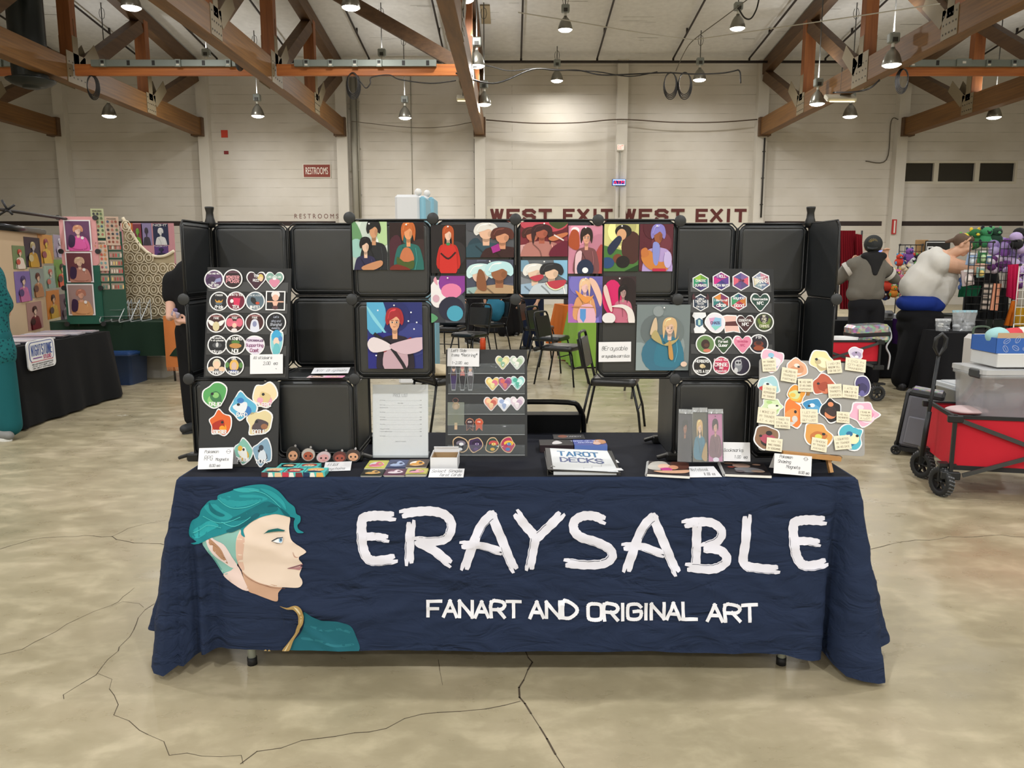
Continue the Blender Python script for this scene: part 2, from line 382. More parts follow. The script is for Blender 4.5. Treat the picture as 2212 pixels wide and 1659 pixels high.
# dark painted stripe and the painted words
M_stripe = mat('2c1f1c', .7); fr = frame((0, WY - .002, 0))
for a, b in ((0, 135), (172, 440), (470, 725), (1652, 1905), (1937, 2212)):
    x0, x1 = P(a, 478, WY).x, P(b, 478, WY).x; mb.flat(fr, [(x0 - (.0 if a else 6), P(a, 486, WY).z - .03), (x1 + (8 if b == 2212 else 0), P(a, 486, WY).z - .03), (x1 + (8 if b == 2212 else 0), P(a, 476, WY).z - .03), (x0 - (0 if a else 6), P(a, 476, WY).z - .03)], .0, M_stripe)
M_mar = mat('5a2320', .7); M_whp = mat('d4cfc2', .7)
a = P(1052, 449, WY); b = P(1615, 500, WY); mb.flat(fr, [(a.x, b.z), (b.x, b.z), (b.x, a.z + .05), (a.x, a.z + .05)], .001, M_whp)
for t, x0, x1 in (('WEST', 1060, 1191), ('EXIT', 1217, 1322), ('WEST', 1346, 1477), ('EXIT', 1504, 1611)):
    a = P(x0, 451, WY - .02); b = P(x1, 480, WY - .02); [mb.flat(frame((0, WY - .006, 0)), clip(seg(p_, q_, .11), a.x - .02, b.z, b.x + .02, a.z), .0015 * i_, M_mar) for i_, (p_, q_) in enumerate(strokes(t, (a.x + b.x) / 2, b.z + .05, a.z - b.z - .1, fitw=b.x - a.x - .08, gap=1.15))]
a = P(636, 462, WY); b = P(731, 472, WY); sans(mb, fr, 'R E S T R O O M S', (a.x + b.x) / 2, (a.z + b.z) / 2, b.x - a.x, a.z - b.z, mat('6a4038', .7), .002)
struct(mb.build('wall_back'))
for nm, c, sz in (('wall_left', (HX0 - .15, 4, 6), (.3, 48, 12)), ('wall_right', (HX1 + .15, 4, 6), (.3, 48, 12)), ('wall_front', (0, HY0 - .15, 6), (48, .3, 12))):
    mb = MB(); mb.box(c, sz, mat('cfc5ad', .7, name='painted wall')); struct(mb.build(nm))
for i, px in enumerate((-150, 141, 446, 742, 1037, 1341, 1640, 1941, 2240)):
    c = P(px, 300, WY).x; mb = MB(); mb.box((c, WY - .15, 4.1), (.36, .3, 8.2), M_pil); struct(mb.build('trim_%d' % (i + 1)))
mb = MB(); a = P(172, 1, WY)
M_fr = mat('c9c3b4', .6); M_glass = mat('0a0c10', .08, spec=.8)
for i in range(3):
    mb = MB(); xa = wx0 + (wx1 - wx0) * (0, .31, .66)[i]; xb = wx0 + (wx1 - wx0) * (.31, .66, 1.)[i]; zc = (wz0 + wz1) / 2
    for x in (xa + .04, xb - .04): mb.box((x, WY + .05, zc), (.08, .12, wz1 - wz0), M_fr)
    for z in (wz0 + .04, wz1 - .04): mb.box(((xa + xb) / 2, WY + .05, z), (xb - xa - .16, .12, .08), M_fr)
    mb.box(((xa + xb) / 2, WY + .1, zc), (xb - xa - .16, .02, wz1 - wz0 - .16), M_glass)
    struct(mb.build('window_%d' % (i + 1)))
# ------------------------------------------------------------------ timber trusses
def wood(c1, c2, sc, rot=0):
    m = bpy.data.materials.new('glued timber'); m.use_nodes = True; nt = m.node_tree; b = nt.nodes['Principled BSDF']; L = nt.links.new
    tc = node(nt, 'ShaderNodeTexCoord'); mp = node(nt, 'ShaderNodeMapping'); mp.inputs['Scale'].default_value = sc; L(tc.outputs['Object'], mp.inputs[0])
    n = node(nt, 'ShaderNodeTexNoise', Scale=1., Detail=5., Roughness=.6); L(mp.outputs[0], n.inputs[0]); L(ramp(nt, n.outputs['Fac'], [(.3, c1), (.7, c2)]), b.inputs['Base Color']); b.inputs['Roughness'].default_value = .55
    return m
W_chord = wood('5f401f', '80592c', (6, .6, 22)); W_post = wood('74411f', '965c30', (10, 10, .7)); W_dark = wood('4c3522', '654a30', (6, 1, 12)); W_beam = wood('9a5424', 'c07434', (.6, 8, 20))
M_gus = mat('82765f', .55, .1, name='gusset plate'); M_bolt = mat('3c342a', .5)
CZ0 = 5.733; CH = .55; LAB = {0: 'timber roof truss at the far left edge, above the black air duct', 1: 'timber roof truss meeting the wall left of the red fire alarm sign', 2: 'timber roof truss whose wall end sits just above right of the red RESTROOMS sign',
    3: 'timber roof truss nearest the middle, seen almost end on', 4: 'largest timber roof truss on the right, ending at the wall right of WEST EXIT', 5: 'timber roof truss above the dark clerestory windows at the far right'}
TX = [P(px, 300, WY).x for px in (131, 437, 740, 1037, 1643, 1948)]
for i, X in enumerate(TX):
    t = empty('roof_truss', (X, WY - .3, CZ0), LAB[i], 'roof truss', 'timber roof trusses'); t.empty_display_size = .5
    def q(s_, z): return (0, -s_, z - CZ0)
    mb = MB(); mb.box((0, -10.35, CH / 2), (.30, 20.7, CH), W_chord, bev=.01); mb.box((0, -.02, CH / 2), (.4, .34, CH + .06), W_dark); mb.build('bottom_chord', t)
    mb = MB(); mb.bar(q(-.1, ceil_z(WY - .2) - .27), q(20.7, ceil_z(WY - 21) - .27), .28, .42, W_dark); mb.build('top_chord', t)
    for k in range(1, 6):
        s_ = 3.95 * k - .1; zt = ceil_z(WY - .3 - s_) - .5
        mb = MB(); mb.box(q(s_, (CZ0 + CH * .6 + zt) / 2 + .1), (.30, .26, zt - CZ0 - CH * .4), W_post); mb.box((.151, -s_, .9), (.012, .02, 1.2), W_dark); mb.build('post', t)
        mb = MB(); a = q(s_ - 3.75, ceil_z(WY - s_ + 3.5) - .55); b = q(s_ - .2, CZ0 + .3); mb.bar(a, b, .26, .34, W_dark); mb.build('diagonal', t)
        for sx in (-1, 1):
            mb = MB(); x = sx * .157; e = .3 if k % 2 else .45
            mb.box((x, -s_, .3 if k % 2 else .34), (.012, e * 1.9, .56 if k % 2 else .72), M_gus); mb.bar((x, -s_ + .25, .4), (x, -s_ + 1.0, 1.0 if k > 0 else .9), .012, .34, M_gus)
            mb.box((x, -s_, .75), (.012, .24, .7), M_gus)
            for u in range(5):
                for v in range(3): mb.box((x + sx * .008, -s_ - e * .75 + u * e * .37, .12 + v * .17), (.012, .03, .03), M_bolt)
            mb.build('gusset_plate', t)
# sway brace from the foot of the middle truss to the head of the next
mb = MB(); yb = WY - 8.1; mb.bar((TX[3] - .1, yb, 6.15), (TX[2] + .1, yb, ceil_z(yb) - .5), .16, .3, W_dark); o = mb.build('timber_brace', loc=(TX[3], yb, 6.1))
tag(o, 'slanting timber brace running up left from the middle roof truss', 'brace')
# sprinkler main and branches
M_pipe = mat('231a17', .5); zp = 1.508 + 27.2 * tan(radians(13.42))
t = empty('sprinkler_pipework', (0, 27.2, zp), 'dark brown sprinkler pipe grid along the top of the wall and up the white ceiling', 'pipe')
mb = MB(); mb.tube([(-20, 0, 0), (20, 0, 0)], .045, M_pipe); mb.build('main_pipe', t)
for k in range(-7, 8):
    x = .3 + 2.5 * k; mb = MB(); pts = [(x, 0, 0), (x, 0, .11), (x, 0, .11)]
    for y in range(1, 19): pts.append((x, -y, ceil_z(27.2 - y) - zp - .16))
    mb.tube([pts[0], pts[1]], .035, M_pipe)
    mb.tube([pts[1]] + pts[3:], .03, M_pipe)
    for y in range(2, 18, 3): mb.box((x, -y, ceil_z(27.2 - y) - zp - .09), (.05, .05, .16), M_pipe)
    mb.build('branch_pipe', t)
# wireway beams
M_gal = mat('7d8580', .45, .3, name='grey electrical box'); M_out = mat('1a1a1a', .5); M_outw = mat('d8d6cc', .5)
by = WY - 8.25
def wireway(x0, x1, lab, wx0=None, wx1=None):
    t = empty('power_beam', ((x0 + x1) / 2, by, 6.03), lab, 'beam', 'wooden beams carrying grey electrical boxes'); L = (x1 - x0) / 2; wx0 = wx0 if wx0 is not None else -L + .45; wx1 = wx1 if wx1 is not None else L - .5
    mb = MB(); mb.box((0, 0, 0), (2 * L, .09, .26), W_beam, bev=.005); mb.build('timber_beam', t)
    mb = MB(); mb.box(((wx0 + wx1) / 2, -.1, .13), (wx1 - wx0, .11, .15), M_gal, bev=.004); mb.build('wireway', t)
    r = random.Random(int(x0 * 7)); n = int((wx1 - wx0) / .55)
    for k in range(n):
        x = wx0 + .3 + (wx1 - wx0 - .5) * k / max(1, n - 1); mb = MB(); kind = r.random()
        if kind < .5: mb.box((x, -.18, .12), (.13, .05, .17), M_gal, bev=.004); mb.box((x, -.207, .145), (.07, .008, .06), M_out); mb.box((x, -.207, .075), (.07, .008, .035), M_outw)
        elif kind < .8: mb.box((x, -.158, .13), (.07, .008, .11), M_out)
        else: mb.box((x, -.18, .13), (.34, .06, .17), M_gal, bev=.004); mb.box((x, -.214, .13), (.08, .008, .05), M_outw)
        mb.build('outlet_box', t)
    return t
wireway(TX[1] + .2, TX[2] - .2, 'orange timber beam with grey electrical boxes, left of the pair crossing the left trusses')
wireway(TX[2] + .2, TX[3] - .2, 'orange timber beam with grey electrical boxes ending at the middle truss')
wireway(TX[0] + .2, TX[1] - .2, 'orange timber beam with grey boxes passing behind the black air duct')
wireway(TX[4] + .2, TX[5] - .2, 'orange timber beam with grey boxes at upper right with bundled cables')
# ------------------------------------------------------------------ high bay lamps
M_refl = mat('8e8c84', .3, .7, name='spun aluminium'); M_bal = mat('8b918d', .5, .1); M_lens = mat('fff8e8', .4, emit=9., name='lit lens'); M_rod = mat('4a4a48', .5)
def lamp_proto():
    t = empty('high_bay_lamp', (0, 0, 0), None, 'lamp', 'high bay lamps hanging from the roof')
    mb = MB(); mb.lathe((0, 0, 0), [(.20, 0), (.205, .01), (.185, .10), (.15, .20), (.10, .28), (.05, .33), (.045, .36), (0, .36)], M_refl, 20); mb.lathe((0, 0, 0), [(.19, .012), (.175, .10), (.14, .19), (.0, .3)], mat('f0ece0', .3), 20); mb.build('reflector', t)
    mb = MB(); mb.lathe((0, 0, .0), [(0, -.05), (.08, -.045), (.14, -.03), (.185, 0), (.19, .02)], M_lens, 20); mb.build('lens', t)
    mb = MB(); mb.tube([(0, 0, .35), (0, 0, .46)], .035, mat('dcdcd4', .4)); mb.box((0, 0, .55), (.22, .16, .2), M_bal, bev=.02); mb.box((.0, -.09, .5), (.1, .04, .09), mat('30302c', .5)); mb.build('ballast', t)
    return t
LP = [ # px, py of the lens, lens width in px, what it is next to
 (284, 17, 37, 'high bay lamp cut by the top edge, above the left truss peak'), (758, 17, 36, 'high bay lamp at the top edge left of the slanting timber brace'), (1221, 65, 28, 'high bay lamp alone under the white ceiling, nearest the top middle'),
 (1593, 62, 29, 'high bay lamp upper right with a looped cable beside it'), (1030, 143, 32, 'high bay lamp hanging at the right side of the middle truss, upper one'), (1926, 141, 36, 'big high bay lamp hanging in front of the large right truss beam, upper one'),
 (1203, 175, 24, 'high bay lamp beside the dangling cables left of the two cable coils'), (1511, 173, 25, 'high bay lamp just right of the two hanging cable coils'), (1046, 226, 27, 'high bay lamp at the right side of the middle truss, lower one'),
 (236, 251, 27, 'high bay lamp under the left truss, nearest the round black duct'), (557, 251, 25, 'high bay lamp between the left trusses, above the red alarm sign'), (875, 255, 25, 'high bay lamp left of the middle truss over the restrooms sign bay'),
 (1765, 225, 29, 'high bay lamp against the large right truss beam, lower one'), (1836, 252, 27, 'high bay lamp below the large right truss beam'), (2147, 254, 27, 'high bay lamp above the dark clerestory windows'),
 (2193, 4, 40, 'high bay lamp cut off in the top right corner, larger one'), (1005, 1, 34, 'high bay lamp cut by the top edge right of the middle truss'), (448, 158, 27, 'unlit looking lamp ballast above the left power beam'), (826, 158, 27, 'lamp ballast above the power beam left of the brace')]
lp = lamp_proto(); USED = []
def area(parent, w, c=(1., .975, .925)):
    ld = bpy.data.lights.new('lamp light', 'AREA'); ld.shape = 'DISK'; ld.size = .30; ld.energy = w; ld.color = c
    o = bpy.data.objects.new('lamp_light', ld); COL.objects.link(o); o.parent = parent; o.location = (0, 0, -.056); return o
def put_lamp(p, label, group=None):
    if not USED: o = lp; USED.append([k for k in kids(lp)])
    else:
        o = lp.copy(); COL.objects.link(o)
        for k in USED[0]: c = k.copy(); COL.objects.link(c); c.parent = o
    o.location = p; o['label'] = label
    zc = ceil_z(p.y) - p.z
    mb = MB(); mb.tube([(0, 0, .64), (0, 0, zc)], .014, M_rod, 6)
    if zc > 1: mb.tube([(0, .0, zc - .12)] + [(.08 * sin(a * .8), .02, zc - .28 + .16 * cos(a * .8)) for a in range(8)], .008, M_rod, 5)
    mb.build('suspension_rod', o)
    if group: o['group'] = group
    k = .62 if p.y > 15 else 1.2 if p.y > 0 else 2.1
    cc = (1., .975, .925) if p.y > 15 else (.975, .985, 1.)
    area(o, LAMP_W * k, cc); u = area(o, LAMP_W * .3 * min(1, max(.0, (zc - 1.5) / 3))); u.name = 'added_uplight'; u.rotation_euler = (pi, 0, 0); u.location = (0, 0, .68); return o  # upward disk added above each ballast to brighten the ceiling
LAMPS = []
for px, py, w, lab in LP:
    d = .385 * F / w; d = d * .97 if d < 26.5 else 26.6; LAMPS.append((P(px, py, d), lab))
for p, lab in LAMPS: put_lamp(p, lab)
for y in (11.5, 4.5, -2.5, -9.5, -16):
    for x in (-17.5, -10.5, -3.6, 3.6, 10.5, 17.5): put_lamp(Vector((x, y, 7.6)), 'high bay lamp overhead outside the picture', 'high bay lamps over the aisle out of view')
# ------------------------------------------------------------------ booth table and printed cloth
XL, XR, YF, YB, TZ = -1.2, 1.236, 2.726, 3.475, .745
M_ltop = mat('c9c8c0', .5); M_leg = mat('b4bab0', .4, .1); M_cap = mat('17181a', .6)
t = empty('folding_table', (.018, 3.1, 0), 'long folding table hidden under the navy cloth, grey legs with black feet showing', 'table')
mb = MB(); mb.box((0, 0, .715), (XR - XL - .03, YB - YF - .03, .04), M_ltop, bev=.01); mb.build('tabletop', t)
for sx in (-1, 1):
    for sy in (-1, 1):
        mb = MB(); x = sx * 1.002; y = sy * .315; mb.tube([(x, y, .03), (x, y, .42), (x - sx * .02, y * .8, .5), (x - sx * .02, y * .6, .69)], .0155, M_leg, 12); mb.build('leg', t)
        mb = MB(); mb.tube([(x, y, 0), (x, y, .03)], .0185, M_cap, 12); mb.build('foot_cap', t)
    mb = MB(); mb.tube([(sx * 1.002, -.315, .3), (sx * 1.002, .315, .3)], .01, M_leg); mb.build('cross_bar', t)
ctl = [((XL, 3.475), (-1.33, 3.44, .09)), ((XL, 3.33), (-1.42, 3.3, .08)), ((XL, 3.2), (-1.33, 3.17, .10)), ((XL, 3.07), (-1.42, 3.05, .08)), ((XL, 2.93), (-1.435, 2.93, .07)), ((XL, 2.83), (-1.36, 2.87, .07)),
       ((XL, 2.77), (-1.335, 2.77, .05)), ((XL, YF + .012), (-1.30, 2.665, .03)), ((-1.19, YF), (-1.245, 2.655, .03)), ((-1.182, YF), (-1.228, 2.705, .04)), ((-1.172, YF), (-1.20, 2.672, .05)), ((-1.155, YF), (-1.172, 2.752, .065)), ((-1.13, YF), (-1.135, 2.70, .08)), ((-1.10, YF), (-1.105, 2.742, .085)), ((-1.04, YF), (-1.04, 2.712, .10))]
for k in range(-9, 10): ctl.append(((k / 10, YF), (k / 10, 2.70 + .004 * sin(k * 1.3), .10 - .008 * (k > 5))))
ctl += [((1.0, YF), (1.0, 2.695, .085)), ((1.06, YF), (1.06, 2.69, .07)), ((1.12, YF), (1.115, 2.70, .06)), ((1.15, YF), (1.142, 2.72, .06)), ((1.175, YF), (1.158, 2.80, .065)), ((1.197, YF), (1.172, 2.75, .055)), ((1.215, YF), (1.20, 2.655, .03)), ((XR, YF + .01), (1.30, 2.615, .02)),
        ((XR, 2.79), (1.345, 2.69, .025)), ((XR, 2.85), (1.375, 2.79, .045)), ((XR, 2.93), (1.455, 2.85, .06)), ((XR, 3.05), (1.42, 3.0, .08)), ((XR, 3.2), (1.36, 3.15, .09)), ((XR, 3.33), (1.45, 3.3, .09)), ((XR, 3.475), (1.38, 3.45, .09))]
us = [0.]
for a, b in zip(ctl, ctl[1:]): us.append(us[-1] + hypot(b[0][0] - a[0][0], b[0][1] - a[0][1]))
vals = [tuple(a) + tuple(b) for a, b in ctl]; NC = len(us)
def tang(i):
    if i == 0: return [(vals[1][k] - vals[0][k]) / (us[1] - us[0]) for k in range(5)]
    if i == NC - 1: return [(vals[-1][k] - vals[-2][k]) / (us[-1] - us[-2]) for k in range(5)]
    out = []
    for k in range(5):
        h0, h1 = us[i] - us[i - 1], us[i + 1] - us[i]; d0 = (vals[i][k] - vals[i - 1][k]) / h0; d1 = (vals[i + 1][k] - vals[i][k]) / h1
        out.append((d0 * h1 + d1 * h0) / (h0 + h1))
    return out
tgs = [tang(i) for i in range(NC)]
def edge(u):
    i = 0
    while i < NC - 2 and us[i + 1] < u: i += 1
    h = us[i + 1] - us[i]; s = (u - us[i]) / h; s2, s3 = s * s, s ** 3
    return [(2 * s3 - 3 * s2 + 1) * vals[i][k] + (s3 - 2 * s2 + s) * h * tgs[i][k] + (3 * s2 - 2 * s3) * vals[i + 1][k] + (s3 - s2) * h * tgs[i + 1][k] for k in range(5)]
from mathutils import noise
UC0 = us[7]                              # parameter at the left front corner
def u_of_x(x): return us[8] + (x + 1.19)
def crease(a, b, z): # long soft folds running diagonally over the front
    v = 0
    for (sc, ang, am, sd) in ((2.1, .35, 1.0, 1.3), (3.3, -.45, .7, 5.1), (5.2, .12, .5, 9.7), (7.5, .6, .3, 3.2)):
        q = noise.noise(Vector(((a * cos(ang) + b * sin(ang)) * sc * .55, (-a * sin(ang) + b * cos(ang)) * sc * 2.3, sd)))
        v += am * (1 - min(1, abs(q) * 3.2)) ** 2
    return v * z
def cloth(u, t):
    tx, ty, bx, by, bz = edge(u); z = TZ - (TZ - bz) * t
    k = t ** .85 if t > 0 else 0
    x = tx + (bx - tx) * k; y = ty + (by - ty) * k
    fr_ = min(1, max(0, t * 3)); on = ty < YF + .02
    d = crease(u, z, .0085) * fr_ + .0025 * noise.noise(Vector((u * 3, z * 2, 8))) * fr_
    if on: y -= d
    else: x += d * (1 if tx > 0 else -1)
    return Vector((x, y, z))
def navy():
    m = bpy.data.materials.new('navy stretch cloth'); m.use_nodes = True; nt = m.node_tree; b = nt.nodes['Principled BSDF']; L = nt.links.new
    b.inputs['Base Color'].default_value = lin('242f47'); b.inputs['Roughness'].default_value = .75; b.inputs['Specular IOR Level'].default_value = .15
    tc = node(nt, 'ShaderNodeTexCoord'); n = node(nt, 'ShaderNodeTexNoise', Scale=9., Detail=4., Distortion=1.2); mp = node(nt, 'ShaderNodeMapping'); mp.inputs['Scale'].default_value = (.5, 1, 1.4); mp.inputs['Rotation'].default_value = (0, .4, 0)
    L(tc.outputs['Object'], mp.inputs[0]); L(mp.outputs[0], n.inputs[0]); v = node(nt, 'ShaderNodeTexVoronoi', Scale=6.5, feature='SMOOTH_F1'); ad = node(nt, 'ShaderNodeVectorMath', operation='MULTIPLY_ADD'); ad.inputs[1].default_value = (.25, .25, .25); L(n.outputs['Color'], ad.inputs[0]); L(mp.outputs[0], ad.inputs[2]); L(ad.outputs[0], v.inputs['Vector'])
    bp = node(nt, 'ShaderNodeBump', Strength=.9, Distance=.022); L(v.outputs['Distance'], bp.inputs['Height']); L(bp.outputs[0], b.inputs['Normal'])
    return m
M_navy = navy(); M_line = mat('e6e6ea', .7)
def fab(c): return mat(c, .7, spec=.25, name='printed cloth')
mb = MB(); NU = 330; NT = 58; rows = []
for j in range(-3, NT + 1):
    row = []
    for i in range(NU + 1):
        u = us[-1] * i / NU
        if j >= 0:
            t = (j + 1) / (NT + 1); p = cloth(u, t)
        else:
            p = cloth(u, 0.); ins, dz = {-3: (.014, 0), -2: (.005, -.002), -1: (.0, -.008)}[j]
            p = Vector((max(XL + ins, min(XR - ins, p.x)), max(YF + ins, p.y), TZ + dz))
        row.append(p)
    rows.append(row)
n = NU + 1; vs = [p for r in rows for p in r]; fs = []
for j in range(len(rows) - 1):
    for i in range(NU): fs.append([j * n + i, (j + 1) * n + i, (j + 1) * n + i + 1, j * n + i + 1])
kf = NU * 3; M_ctop = mat('1d1f27', .8, spec=.15, name='dark cloth top', bump=.2, bscale=14)
mb.add(vs, fs, M_navy, True)
top = rows[0]; vs = list(top); mb.add(vs, [list(range(len(vs)))], M_ctop)
vs = []  # unseen back drape, added to keep light out from under the table
for i in range(61):
    for j in range(5): vs.append((XL + (XR - XL) * i / 60, YB + .004 + j * .006 * (1 + sin(i * .9)), TZ - .16 * j))
mb.add(vs, [[i * 5 + j, i * 5 + j + 1, i * 5 + j + 6, i * 5 + j + 5] for i in range(60) for j in range(4)], M_navy, True)
# inner white face of the cloth near the hem
ins = []
for j in range(len(rows) - 14, len(rows)):
    r = rows[j]
    for i in range(n):
        a, b = r[max(i - 1, 0)], r[min(i + 1, NU)]; d = (b - a); nn = Vector((-d.y, d.x, 0)).normalized(); ins.append(r[i] + nn * .0022)
fs = [[j * n + i, j * n + i + 1, (j + 1) * n + i + 1, (j + 1) * n + i] for j in range(13) for i in range(NU)]
mb.add(ins, fs, M_line, True)
# the print, laid on the cloth in the cloth's own coordinates
def cl(px, py): p = P(px, py, 2.712); return (p.x, p.z)
def on_cloth(x, z, off):
    u = u_of_x(x); e = edge(u); t = (TZ - z) / (TZ - e[4]); p = cloth(u, min(1, t)); q = cloth(u + .004, t); r = cloth(u, min(1, t) - .01)
    nn = (q - p).cross(r - p).normalized()
    if nn.y > 0: nn = -nn
    return p + nn * off
LAY = [0]
def printed(pts, col, smooth=4):
    """a patch of print; outline in photograph pixels of the cloth front"""
    q0 = [Vector(cl(*p)) for p in (cr(pts, smooth) if smooth else pts)]; q = []; LAY[0] += 1
    for a, b in zip(q0, q0[1:] + q0[:1]):
        n_ = max(1, int((b - a).length / .014)); q += [a.lerp(b, i / n_) for i in range(n_)]
    q = [p for i, p in enumerate(q) if (p - q[i - 1]).length > 1e-5]; x_ = 0; off = .0016 + .0002 * LAY[0]
    x0 = min(p.x for p in q); x1 = max(p.x for p in q); y0 = min(p.y for p in q); y1 = max(p.y for p in q)
    vv = list(q); N = len(q); st = .015
    if (x1 - x0) > st and (y1 - y0) > st:
        for i in range(int((x1 - x0) / st) + 1):
            for j in range(int((y1 - y0) / st) + 1): vv.append(Vector((x0 + (i + .37) * st, y0 + (j + .41) * st)))
    es = [(i, (i + 1) % N) for i in range(N)]
    try: o = delaunay_2d_cdt(vv, es, [], 1, 1e-5)
    except Exception: return
    V = [on_cloth(v.x, v.y, off) for v in o[0]]; fs = []
    for f in o[2]:
        a, b, c = [V[k] for k in f[:3]]
        fs.append(list(f) if (b - a).cross(c - a).y < 0 else list(f)[::-1])
    mb.add(V, fs, fab(col), True)
def brush(pts, w, col='e6e6f2', fork=(1, 1), closed=False):
    """a brush stroke with split ends, pixels"""
    q = cr(pts, 6, False); n = len(q); L_, R_ = [], []
    for i in range(n):
        a, b = q[max(i - 1, 0)], q[min(i + 1, n - 1)]; dx, dy = b[0] - a[0], b[1] - a[1]; l = hypot(dx, dy) or 1; nx, ny = -dy / l, dx / l
        ww = w * (.5 + .03 * sin(i * 1.9)); L_.append((q[i][0] + nx * ww, q[i][1] + ny * ww)); R_.append((q[i][0] - nx * ww, q[i][1] - ny * ww))
    def end(i, j, k):
        a, b = q[j], q[i]; dx, dy = b[0] - a[0], b[1] - a[1]; l = hypot(dx, dy) or 1; dx, dy = dx / l * w, dy / l * w; nx, ny = -dy, dx
        c = q[i]
        return [(c[0] + nx * .42 + dx * .45 * k, c[1] + ny * .42 + dy * .45 * k), (c[0] + nx * .12 + dx * .5 * k, c[1] + ny * .12 + dy * .5 * k), (c[0] + nx * .05 - dx * .05, c[1] + ny * .05 - dy * .05),
                (c[0] - nx * .08 + dx * .25 * k, c[1] - ny * .08 + dy * .25 * k), (c[0] - nx * .45 + dx * .2 * k, c[1] - ny * .45 + dy * .2 * k)]
    pts_ = L_ + end(n - 1, n - 2, fork[1]) + R_[::-1]
    e = end(0, 1, fork[0]); pts_ += e
    printed(pts_, col, 0); LAY[0] -= 1
    # thin dry-brush line beside the stroke
    dry = [(q[i][0] + (L_[i][0] - q[i][0]) * .8, q[i][1] + (L_[i][1] - q[i][1]) * .8) for i in range(n // 2, n - 1)]
    if len(dry) > 3:
        LAY[0] += 2; d2 = [(x + .9, y + .9) for x, y in dry]; printed(dry + d2[::-1], '242f47', 0); LAY[0] -= 3
def c3(s): v = [float(k) for k in s.replace(',', ' ').split()]; return [(300 + v[i] / 3.457, 1000 + v[i + 1] / 3.457) for i in range(0, len(v), 2)]
# portrait
printed(c3('1240,1095 1300,1128 1370,1158 1440,1163 1510,1170 1590,1200 1632,1290 1650,1386'.replace(' ', ' ')) + c3('1500,1386 1300,1386 1120,1386 1150,1330 1210,1265 1245,1180'), '1d6270')
for a, b in (('1300,1200 1400,1230 1500,1215 1590,1240', .9), ('1230,1290 1350,1300 1470,1340 1600,1330', .9)):
    q = c3(a); printed(q + [(x, y + 5) for x, y in q[::-1]], '2a7380')
printed(c3('480,585 560,555 640,520 775,480 760,560 740,650 742,740 700,800 652,832 618,815 560,735 500,650'), '8bbdb4')
printed(c3('500,640 540,690 600,770 640,820 620,812 560,740'), '5d9c96')
printed(c3('770,790 820,845 900,885 1068,912 1048,960 1042,1020 960,1003 880,975 820,947 790,870'), 'c9a288')
printed(c3('738,765 790,870 822,948 720,905 632,838 690,800'), 'e7d0c8')
printed(c3('742,740 732,650 738,560 765,490 810,455 860,415 930,390 1020,375 1100,395 1129,415 1122,490 1140,560 1182,600 1252,650 1238,672 1206,690 1203,712 1224,745 1208,768 1219,778 1203,830 1222,868 1222,902 1190,925 1100,920 1000,910 900,888 822,848 772,800'), 'e8d5c4')
printed(c3('742,740 734,650 740,570 765,520 800,560 790,640 780,720 790,790 770,795'), 'ddb9a6')
printed(c3('478,515 560,572 640,602 690,672 737,762 700,780 640,742 560,692 510,622'), 'ead7d4')
printed(c3('508,562 580,605 620,640 645,690 668,748 600,695 545,645'), 'b98e70')
printed(c3('1112,780 1180,760 1224,747 1222,757 1160,776'), '8a5f66'); printed(c3('1115,782 1170,776 1221,766 1214,785 1200,794 1160,786'), 'b07f82')
printed(c3('1155,655 1165,690 1185,700 1203,690 1185,693 1168,680'), 'c39b88')
hair = '375,490 400,440 445,400 460,350 520,290 580,280 590,245 680,215 740,190 860,168 950,170 1040,215 1110,290 1160,330 1175,380 1205,400 1205,440 1185,465 1195,495 1232,517 1190,522 1162,490 1158,440 1165,415 1140,405 1105,398 1020,382 930,400 860,430 810,468 785,500 802,545 772,530 752,490 640,528 560,558 480,588 400,610 445,578 385,560'
printed(c3(hair), '1f8791')
for a, c in (('600,260 700,250 850,240 960,270 880,300 740,330 640,320', '2b9ba3'), ('640,420 720,400 860,330 960,290 1040,340 1000,370 880,390 760,430', '166d78'), ('480,330 560,310 620,350 700,400 640,430 540,400', '2b9ba3'), ('400,540 440,480 520,440 600,470 520,520 440,560', '2fa5ac'),
             ('900,195 1000,220 1080,290 1100,350 1050,300 980,250', '2b9ba3'), ('700,200 830,190 900,210 780,225', '37aab0'), ('960,330 1040,330 1090,390 1130,400 1080,350 1000,310', '125f6c'), ('660,500 780,450 870,380 900,395 800,465 700,515', '145f6b'), ('520,300 560,350 640,390 600,400 530,360', '166d78')):
    printed(c3(a), c)
for a in ('590,270 680,330 800,330 900,290', '470,400 560,440 660,440 760,400', '620,440 720,470 840,400', '820,200 940,230 1060,330', '420,520 500,470 620,480'):
    q = cr(c3(a), 4, False); printed(q + [(x, y + 1.6) for x, y in q[::-1]], '4fc0c2', 0)
printed(c3('936,524 975,492 1040,485 1095,500 1088,508 1010,505 955,516'), '1b6262', 0)
printed(c3('1000,572 1060,546 1080,548 1077,592 1040,590'), 'eef1f4'); LAY[0] += 4
printed([(300 + (1066 + 13 * cos(a)) / 3.457, 1000 + (568 + 20 * sin(a)) / 3.457) for a in [k * pi / 6 for k in range(12)]], '7fa8c8'); printed([(300 + (1068 + 5 * cos(a)) / 3.457, 1000 + (566 + 8 * sin(a)) / 3.457) for a in [k * pi / 4 for k in range(8)]], '1a2430')
printed(c3('995,573 1040,548 1085,543 1085,549 1045,555 1002,578'), '2a2f38', 0); printed(c3('1002,575 1040,592 1078,596 1040,597'), '55504c', 0)
q = cr(c3('742,742 770,800 822,850 900,890 1000,912 1100,922'), 4, False); printed(q + [(x, y + .9) for x, y in q[::-1]], '7a5040', 0)
q = cr(c3('545,600 600,625 625,660 640,690 660,700 668,740'), 4, False); printed(q + [(x + .8, y + .9) for x, y in q[::-1]], '6b4536', 0)
